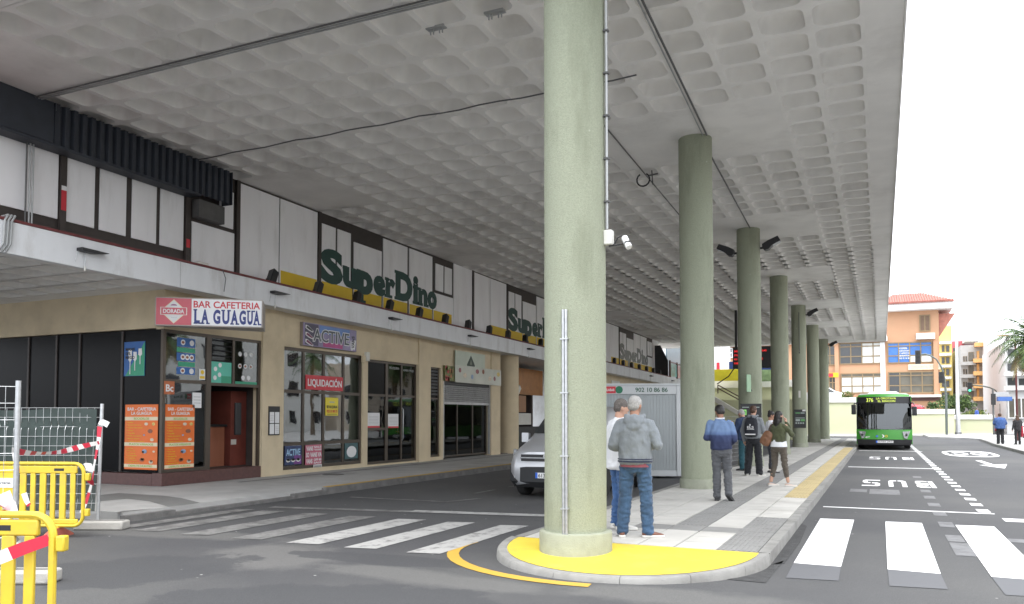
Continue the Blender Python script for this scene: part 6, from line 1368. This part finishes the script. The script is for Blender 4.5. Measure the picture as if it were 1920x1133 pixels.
def shoe(t, a, yaw, m, sole, L=.285, pitch=0., hi=.085, W=.048):
    rot = Matrix.Rotation(yaw, 3, 'Z') @ Matrix.Rotation(pitch, 3, 'X'); a = Vector(a)
    def ring(y, w, z0, z1): return [rot @ Vector((w*math.cos(q)*(1 if math.sin(q) < 0 else .82), y, (z0+z1)/2 + (z1-z0)/2*math.sin(q))) + a for q in (2*math.pi*k/14 for k in range(14))]
    up = MB().loft([ring(-.075,.015,.03,.05), ring(-.07,W*.72,.02,hi), ring(-.03,W*.82,.02,hi+.015), ring(.02,W*.86,.02,hi*.98), ring(.08,W,.02,hi*.8), ring(L*.50,W*1.08,.02,hi*.62), ring(L*.62,W*.95,.02,hi*.52), ring(L*.70,W*.5,.022,hi*.4)])
    o = up.build('shoe', m, t, smooth=True, ang=70)
    prof_ = [(-.082,.4),(-.07,.8),(-.03,.9),(.03,.9),(.09,1.05),(L*.52,1.15),(L*.64,1.0),(L*.72,.5)]
    pts = [Vector((W*k,y,0)) for y, k in prof_] + [Vector((-W*k,y,0)) for y, k in reversed(prof_)]
    MB().prism([rot @ p + a for p in pts], rot @ Vector((0,0,.028))).build('sole', sole, o, bevel=.006)
def person(label, loc, rz, P):
    """P: joints in local metres for a figure 1.75 m tall facing +y, plus garments"""
    t = thing('person', label, 'person', loc, rz); k = P.get('h',1.75)/1.75; t.scale = (k,k,k)
    g = lambda n_, d: Vector(P.get(n_, d))
    hip = {s: g('hip'+c, (s*.092,0,.93)) for s, c in ((-1,'L'),(1,'R'))}; knee = {s: g('knee'+c, (s*.098,.025,.50)) for s, c in ((-1,'L'),(1,'R'))}; ank = {s: g('ank'+c, (s*.105,-.01,.085)) for s, c in ((-1,'L'),(1,'R'))}
    lean = g('lean', (0,0,0)); shd = {s: g('sh'+c, (s*.185,-.01,1.425))+lean for s, c in ((-1,'L'),(1,'R'))}
    elb = {s: g('el'+c, (s*.245,-.04,1.13))+lean*.8 for s, c in ((-1,'L'),(1,'R'))}; wr = {s: g('wr'+c, (s*.25,.07,.88))+lean*.6 for s, c in ((-1,'L'),(1,'R'))}
    hc = g('head', (0,.025,1.635))+lean; B = P.get('build',1.0); sk = P['skin']
    # body: one skin
    mb = MB(); h, rot, c = head_mb(hc, P.get('hyaw',0), P.get('hpitch',0)); mb.add([rot @ Vector(v) + c for v in h.v], h.f)
    nb_ = Vector((0,-.01,1.44))+lean; mb.tube([nb_-Vector((0,0,.06)), nb_, hc+rot@Vector((0,-.015,-.06)), hc], [.066,.060,.056,.05], 14)
    torso(mb, [(lean.x*f,lean.y*f,z,rx*B,ry*B) for f, z, rx, ry in ((0,.88,.12,.09),(0,.95,.155,.105),(.3,1.1,.14,.10),(.8,1.3,.165,.105),(1,1.42,.14,.08),(1,1.47,.06,.05))])
    for s in (-1,1):
        limb(mb, hip[s], knee[s], .072*B, .054); limb(mb, knee[s], ank[s]+Vector((0,0,.02)), .054, .038); limb(mb, shd[s], elb[s], .048, .038); limb(mb, elb[s], wr[s], .038, .026)
        d = g('hand'+('L' if s < 0 else 'R'), tuple(wr[s]-elb[s])); hand(mb, wr[s], d, g('back'+('L' if s < 0 else 'R'), (s,0,.2)), -s, P.get('curl',.45))
        if P.get('barefoot'): mb.tube([ank[s]+Vector((0,-.03,-.05)), ank[s]+Vector((0,.05,-.055)), ank[s]+Vector((0,.15,-.068))], [(.032,.032),(.036,.026),(.03,.012)], 10)
    remeshed('body', mb, [sk], t, P.get('vox',.009), 3)
    for s in (-1,1):
        e = rot @ Vector((s*.031,.083,.006)) + c; MB().ell(tuple(e), (.011,.008,.007)).build('eye', eye_m, t, smooth=True)
    # hair
    if 'hair' in P:
        hb = MB(); kind = P.get('hairkind','short'); s = P.get('hs',1.0)
        hb.ell((0,-.014,.030), (.086*s,.096*s,.092*s), n=20, m=14); hb.ell((0,-.040,-.015), (.078*s,.066*s,.070), n=16, m=10)
        if kind == 'top': hb.ell((0,.03,.072), (.066,.06,.045)); hb.ell((.0,.0,.085), (.07,.08,.042))
        if kind == 'long': hb.ell((0,-.05,-.05), (.092,.066,.11)); hb.ell((0,-.065,-.15), (.105,.058,.12), n=18); hb.ell((.0,-.07,-.23), (.085,.045,.08)); hb.ell((-.06,-.01,-.08),(.03,.05,.12)); hb.ell((.06,-.01,-.08),(.03,.05,.12))
        if kind == 'bun': hb.ell((0,-.07,.09), (.05,.05,.045))
        hb.v = [tuple(rot @ Vector(v) + c) for v in hb.v]; remeshed('hair', hb, [P['hair']], t, .009, 2, .006, 30, stretch=(1,1,.5))
    # trousers
    if 'pants' in P:
        pb = MB(); fl = P.get('leg',1.0); ke = P.get('cut',1.0)
        torso(pb, [(0,0,z,rx*B,ry*B) for z, rx, ry in ((.80,.12,.10),(.86,.175,.125),(.93,.182,.132),(1.0,.172,.125),(1.04,.165,.118),(1.05,.10,.08))])
        for s in (-1,1):
            en = knee[s].lerp(ank[s]-Vector((0,0,.025)), ke); limb(pb, hip[s]-Vector((0,0,.03)), knee[s], .094*B, .074*fl, 14); limb(pb, knee[s], en, .074*fl, .066*fl if ke > .9 else .056*fl, 14)
            if ke > .9: pb.ell(en+Vector((0,0,.02)), (.070*fl,.074*fl,.05))
        remeshed('trousers', pb, P['pants'] if isinstance(P['pants'], list) else [P['pants']], t, .010, 3, .015, 9, stretch=(1,1,1.8))
    # top
    if 'top' in P:
        tb_ = MB(); hm = P.get('hem',.93); G_ = P.get('bulk',1.0)*B
        rows = [(0,0,hm,.165*G_,.125*G_),(0,0,hm+.03,.192*G_,.145*G_),(.15,1,1.05,.186*G_,.138*G_),(.5,1,1.18,.190*G_,.135*G_),(.85,1,1.32,.190*G_,.130*G_),(1,1,1.39,.174*G_,.112*G_),(1,1,1.445,.115*G_,.085*G_),(1,1,1.50,.066,.058),(1,1,1.505,.045,.04)]
        torso(tb_, [((lean*r_[0]).x, (lean*r_[0]).y-.008, r_[2], r_[3], r_[4]) for r_ in rows], 24)
        sl = P.get('sleeve',1.0)
        for s in (-1,1):
            limb(tb_, shd[s]+Vector((-s*.012,0,-.012)), elb[s], .066*G_, .055*G_, 14)
            if sl > .5: limb(tb_, elb[s], elb[s].lerp(wr[s], (sl-.5)*2*.97), .055*G_, .043*G_, 14)
            tb_.ell(shd[s]+Vector((-s*.025,0,-.018)), (.070*G_,.074*G_,.066))
        if P.get('hood'):
            tb_.ell(Vector((0,-.085,1.445))+lean, (.135,.062,.085), Euler((R(-28),0,0)).to_matrix(), n=18); tb_.ell(Vector((0,-.115,1.39))+lean, (.10,.045,.075), Euler((R(-20),0,0)).to_matrix()); tb_.tube([Vector((.105*math.cos(a),-.01+.085*math.sin(a),1.50+.012*math.sin(a)))+lean for a in (R(-200)+R(220)*q/14 for q in range(15))], .028, 8)
        remeshed('top', tb_, P['top'] if isinstance(P['top'], list) else [P['top']], t, .010, 3, P.get('fold',.016), 8.5, P.get('zone'), stretch=(1,1,.7))
    if 'hemstripe' in P:
        hm = P.get('hem',.93); G_ = P.get('bulk',1.0)*B
        for z, w_, m in P['hemstripe']:
            pts = [[(.201*G_*math.cos(a)*1.0, .156*G_*math.sin(a)-.008, z+q) for a in (2*math.pi*q2/40 for q2 in range(40))] for q in (0, w_)]
            mbh = MB(); mbh.loft(pts, caps=False); mbh.build('hem_stripe', m, t, smooth=True)
    if 'undershirt' in P: mbu = MB(); torso(mbu, [(0,-.005,P['hem']-.03,.182*B,.140*B),(0,-.005,P['hem']+.05,.17*B,.125*B)], 24); mbu.build('undershirt', P['undershirt'], t, smooth=True)
    if 'collar' in P: mbc = MB(); mbc.tube([Vector((.072*math.cos(a),-.008+.066*math.sin(a),1.503+.008*math.sin(a)))+lean for a in (2*math.pi*q/20 for q in range(21))], .014, 8); mbc.build('collar', P['collar'], t, smooth=True)
    if 'shoes' in P:
        for s, cn in ((-1,'L'),(1,'R')):
            shoe(t, ank[s]+Vector((0,0,-.085+P.get('lift'+cn,0))), P.get('toe'+cn, -s*R(10)), P['shoes'], P['sole'], pitch=P.get('fp'+cn,0), hi=P.get('shoe_h',.085))
    return t
jeans = cloth('denim_blue', (.036,.078,.145), .30, .6); jeans2 = cloth('denim_bright', (.045,.11,.26), .2); hoodg = cloth('hoodie_grey', (.185,.205,.225), .08); navy_c = cloth('navy_knit', (.015,.02,.05)); maroon_c = cloth('maroon_tee', (.22,.06,.075)); white_c = cloth('white_cotton', (.70,.71,.74), .04)
leather = mat('brown_leather', (.17,.07,.045), .5, var=.15, vs=15); sole_w = mat('sole_white', (.66,.64,.60), .6); sole_d = mat('sole_dark', (.04,.04,.04), .7); hair_g = mat('hair_grey', (.33,.32,.31), .7, var=.25, vs=60); hair_d = mat('hair_dark', (.012,.010,.009), .5, var=.3, vs=60); hair_b = mat('hair_brown', (.07,.035,.02), .6, var=.3, vs=60); hair_s = mat('hair_salt', (.11,.095,.085), .7, var=.35, vs=60)
# 1 man in grey hoodie, seen from behind
p1 = person('man in a grey hooded jacket and blue jeans standing right of the nearest column', (-2.80,9.86,.14), R(8), dict(h=1.755, build=1.03, bulk=1.05, skin=skin_a, hair=hair_g, hyaw=R(-22), hpitch=R(-6),
  hipL=(-.10,0,.93), kneeL=(-.125,.02,.50), ankL=(-.165,-.02,.085), hipR=(.10,0,.93), kneeR=(.125,.04,.50), ankR=(.15,.02,.085), toeL=R(8), toeR=R(-68),
  elL=(-.275,-.06,1.13), wrL=(-.12,.20,1.06), elR=(.29,-.05,1.14), wrR=(.12,.22,1.12), handL=(1,.5,.1), handR=(-1,.5,.1),
  top=hoodg, hem=.90, hood=True, fold=.016, undershirt=maroon_c, hemstripe=[(.93,.018,navy_c),(.962,.012,navy_c)], pants=jeans, leg=1.08, shoes=leather, sole=sole_w))
# 2 man in white shirt half behind the column
person('man in a white shirt, half hidden behind the nearest column', (-3.20,10.5,.14), R(-50), dict(h=1.74, build=1.05, skin=skin_b, hair=hair_s, hyaw=R(-8), hpitch=R(-12), head=(0,.035,1.63),
  elL=(-.27,.0,1.13), wrL=(-.10,.24,1.10), elR=(.27,.02,1.13), wrR=(.10,.24,1.12), handL=(1,.6,0), handR=(-1,.6,0), top=white_c, hem=.80, bulk=1.10, pants=jeans2, leg=1.05, shoes=sole_w, sole=sole_w, toeL=R(25), toeR=R(-20)))
# 3 man in two-tone blue sweater, walking away
knit = bpy.data.materials.new('sweater_two_tone'); knit.use_nodes = True; N = knit.node_tree.nodes; Lk = knit.node_tree.links
tcx = N.new('ShaderNodeTexCoord'); sx = N.new('ShaderNodeSeparateXYZ'); Lk.new(tcx.outputs['Object'], sx.inputs[0]); cr_ = N.new('ShaderNodeValToRGB'); mr_ = N.new('ShaderNodeMapRange'); mr_.inputs[1].default_value = .9; mr_.inputs[2].default_value = 1.5; Lk.new(sx.outputs[2], mr_.inputs[0]); Lk.new(mr_.outputs[0], cr_.inputs[0])
e_ = cr_.color_ramp.elements; e_[0].position = .25; e_[0].color = (.022,.030,.075,1); e_[1].position = .62; e_[1].color = (.13,.20,.34,1); q_ = cr_.color_ramp.elements.new(.47); q_.color = (.035,.05,.12,1); q_ = cr_.color_ramp.elements.new(.52); q_.color = (.085,.135,.26,1)   # dyed knit, dark below and light above
Lk.new(cr_.outputs[0], N['Principled BSDF'].inputs['Base Color']); N['Principled BSDF'].inputs['Roughness'].default_value = .9
person('man in a two-tone blue sweater and grey trousers walking away beside the second column', (-2.62,14.85,.14), R(6), dict(h=1.72, skin=skin_c, hair=hair_d, hairkind='top', hs=1.03, hyaw=R(28), hpitch=R(-22), head=(-.01,.05,1.625), lean=(-.02,.04,0),
  kneeL=(-.09,.04,.50), ankL=(-.085,-.03,.085), kneeR=(.10,.07,.51), ankR=(.13,-.13,.15), fpR=R(-38), liftR=-.01, toeR=R(-30), toeL=R(0),
  elL=(-.25,-.02,1.13), wrL=(-.06,.22,1.12), elR=(.26,-.02,1.11), wrR=(.10,.20,1.0), handL=(1,.5,0), handR=(-1,.4,.1), top=knit, hem=.92, bulk=1.0, collar=white_c, pants=cloth('trousers_grey',(.075,.078,.085),.15), leg=1.0, shoes=mat('shoe_black',(.018,.018,.02),.5), sole=sole_d))
# 4 man in dark blue overalls, head bowed
person('grey-haired man in dark blue work clothes looking down beside the third column', (-3.5,23.5,.14), R(52), dict(h=1.76, build=1.06, skin=skin_b, hair=hair_g, hyaw=R(10), hpitch=R(-32), head=(0,.075,1.60), lean=(0,.05,0),
  elL=(-.27,.03,1.13), wrL=(-.14,.28,1.10), elR=(.26,.06,1.12), wrR=(.08,.30,1.08), handL=(.6,1,-.2), handR=(-.5,1,-.1), top=cloth('work_navy',(.018,.035,.085)), hem=.84, bulk=1.1, pants=cloth('work_teal',(.02,.085,.11)), leg=1.08, shoes=mat('shoe_black2',(.015,.015,.015),.6), sole=sole_d))
# 5 man with backpack
bpm = thing('backpack', 'black backpack with a white print on the back of the man in grey', 'backpack', (-2.98,21.5,.14), R(-8)); bpm.scale = (1.02,)*3
bb = MB(); bb.loft([[(w_*math.copysign(abs(math.cos(a))**.6,math.cos(a)), -.20+d_*math.sin(a), z_) for a in (2*math.pi*q/20 for q in range(20))] for w_, d_, z_ in ((.06,.03,.98),(.15,.075,1.0),(.165,.085,1.12),(.165,.08,1.3),(.14,.065,1.43),(.07,.03,1.465))])
remeshed('pack', bb, [mat('pack_black',(.013,.015,.022),.7,var=.15)], bpm, .010, 3, .008, 10)
MB().tube([(.0,-.17,1.46),(.02,-.19,1.50),(-.02,-.19,1.50),(0,-.17,1.46)], .01, 6).build('loop', G['black'], bpm)
mbt = MB(); text_fit(mbt, 'ELS', (-.07,-.292,1.19), (.16,0,0), (0,0,.06), .004, 0, .02); mbt.build('print', G['paper'], bpm); MB().box(-.08,.10,-.291,-.287,1.165,1.178).build('print', G['paper'], bpm); MB().box(-.015,.015,-.291,-.287,1.26,1.30).build('print', G['paper'], bpm); MB().box(-.13,.13,-.288,-.280,1.03,1.06).build('print', G['paper'], bpm)
for s in (-1,1): MB().tube([(s*.10,-.15,1.44),(s*.115,-.06,1.50),(s*.12,.06,1.44),(s*.13,.11,1.28),(s*.15,.02,1.08),(s*.14,-.14,1.03)], [(.02,.006)]*6, 8).build('strap', G['black'], bpm, smooth=True)
person('man in a grey hooded top and black trousers with a backpack, seen from behind', (-2.98,21.5,.14), R(-8), dict(h=1.79, skin=skin_b, hair=hair_b, hairkind='top', hyaw=R(-12), hpitch=R(-5), hood=True, kneeL=(-.12,.02,.5), ankL=(-.16,-.02,.085), kneeR=(.11,.03,.5), ankR=(.14,.0,.085), toeL=R(22), toeR=R(-25),
  elL=(-.26,-.03,1.12), wrL=(-.25,.07,.87), elR=(.24,.0,1.13), wrR=(.10,.20,1.05), top=cloth('hoodie_pale',(.19,.205,.22)), hem=.93, bulk=1.06, pants=cloth('trousers_black',(.013,.014,.018)), leg=1.22, shoes=mat('sneaker_grey',(.38,.38,.36),.7), sole=sole_w))
# 6 woman in olive top, hand at her ear



def wparams():
    return dict(h=1.63, build=.98, skin=skin_b, hair=hair_d, hairkind='long', hyaw=R(-25), hpitch=R(-4), hipL=(-.10,0,.93), kneeL=(-.125,.03,.50), ankL=(-.19,-.04,.085), hipR=(.10,0,.93), kneeR=(.13,.02,.5), ankR=(.20,.03,.085), toeL=R(-35), toeR=R(-70), shL=(-.165,-.01,1.41), shR=(.165,-.01,1.41),
      elL=(-.235,.0,1.12), wrL=(-.12,.20,1.10), elR=(.31,.06,1.19), wrR=(.155,.07,1.50), handL=(1,.4,.2), handR=(-.35,-.1,1), backR=(1,.3,0), top=cloth('olive_knit',(.055,.062,.028)), hem=1.02, bulk=.97, pants=cloth('leggings_olive',(.085,.070,.055)), leg=.92, cut=.62, shoes=mat('loafer_beige',(.55,.43,.37),.6), sole=sole_w, shoe_h=.058)
wom = person('woman in an olive top and cropped leggings holding a hand to her ear', (-2.03,18.5,.14), R(-20), wparams())
mbu = MB(); torso(mbu, [(0,-.004,.915,.192,.146),(0,-.004,1.0,.188,.140),(0,-.004,1.08,.172,.125)], 24); mbu.build('white_shirt_hem', white_c, wom, smooth=True)
bag = thing('shoulder_bag', 'tan leather shoulder bag hanging behind the woman in olive', 'bag', (-2.03,18.5,.14), R(-20)); bag.scale = (.93,)*3
bm_ = MB(); bm_.loft([[(-.24+w_*math.cos(a), -.13+d_*math.sin(a), z_) for a in (2*math.pi*q/18 for q in range(18))] for w_, d_, z_ in ((.05,.03,.94),(.12,.06,.96),(.135,.065,1.05),(.115,.055,1.2),(.09,.04,1.27),(.05,.02,1.29))]); bm_.xf(lambda v: Matrix.Rotation(R(28), 3, 'Y') @ (v-Vector((-.24,-.13,1.12))) + Vector((-.24,-.13,1.12)))
remeshed('bag', bm_, [mat('bag_tan',(.18,.085,.045),.5,var=.15,vs=12)], bag, .010, 3, .012, 9); MB().tube([(-.18,-.14,1.28),(-.14,-.10,1.42),(-.10,.0,1.475),(-.13,.10,1.36),(-.26,.02,1.2)], [(.016,.006)]*5, 8).build('strap', mat('bag_strap',(.05,.03,.02),.6), bag, smooth=True)
# 7 person in white behind
person('person in a white top and grey leggings mostly hidden between the backpack and the woman', (-2.72,22.9,.14), R(-60), dict(h=1.66, build=.95, skin=skin_a, hair=hair_d, hairkind='bun', hyaw=R(-15), hpitch=R(-15), kneeL=(-.10,.06,.5), ankL=(-.12,.02,.085), top=white_c, hem=.93, bulk=.95, pants=cloth('leggings_grey',(.065,.068,.085)), leg=.9, cut=.85, shoes=mat('sandal_black',(.02,.018,.018),.6), sole=sole_d, shoe_h=.05, barefoot=True))
# 8, 9, 10 people across the road
person('man in a blue jacket and black trousers on the far corner pavement', (6.25,54.0,.13), R(-5), dict(h=1.80, build=1.1, vox=.016, skin=skin_b, hair=hair_b, head=(0,.06,1.60), lean=(0,.04,0), elL=(-.30,.03,1.14), wrL=(-.16,.24,1.05), elR=(.29,.03,1.14), wrR=(.14,.24,1.05), top=cloth('jacket_blue',(.04,.09,.25)), hem=.85, bulk=1.25, pants=cloth('trousers_blk2',(.015,.015,.018)), leg=1.2, shoes=mat('shoe_blk3',(.02,.02,.02),.6), sole=sole_d))
wb = person('woman in black with a red coat over her arm on the far corner pavement', (7.0,53.2,.13), R(15), dict(h=1.66, build=.97, vox=.016, skin=skin_b, hair=hair_b, hairkind='long', elR=(.25,.04,1.12), wrR=(.15,.22,1.02), top=cloth('top_black',(.014,.013,.016)), hem=.86, bulk=1.0, pants=cloth('leggings_black',(.012,.012,.014)), leg=.9, shoes=mat('boot_black',(.015,.015,.015),.5), sole=sole_d))
ct = thing('coat', 'red coat hanging over the arm of the woman in black', 'coat', (7.0,53.2,.13), R(15)); cm = MB(); cm.loft([[(.25+w_*math.cos(a), .10+d_*math.sin(a), z_) for a in (2*math.pi*q/14 for q in range(14))] for w_, d_, z_ in ((.05,.10,.42),(.07,.13,.6),(.06,.12,.95),(.05,.10,1.05))]); remeshed('coat', cm, [cloth('coat_red',(.38,.02,.04))], ct, .014, 3, .015, 7)
person('person in a blue jacket seen above the low corner wall', (atY(1832,790,90).x,90,.9), R(-70), dict(h=1.75, vox=.018, skin=skin_b, hair=hair_s, hyaw=R(20), top=cloth('jacket_blue2',(.05,.10,.36)), hem=.85, bulk=1.15, pants=jeans, shoes=leather, sole=sole_d))
for o in bpy.data.objects:
    if '_w' in o: del o['_w']
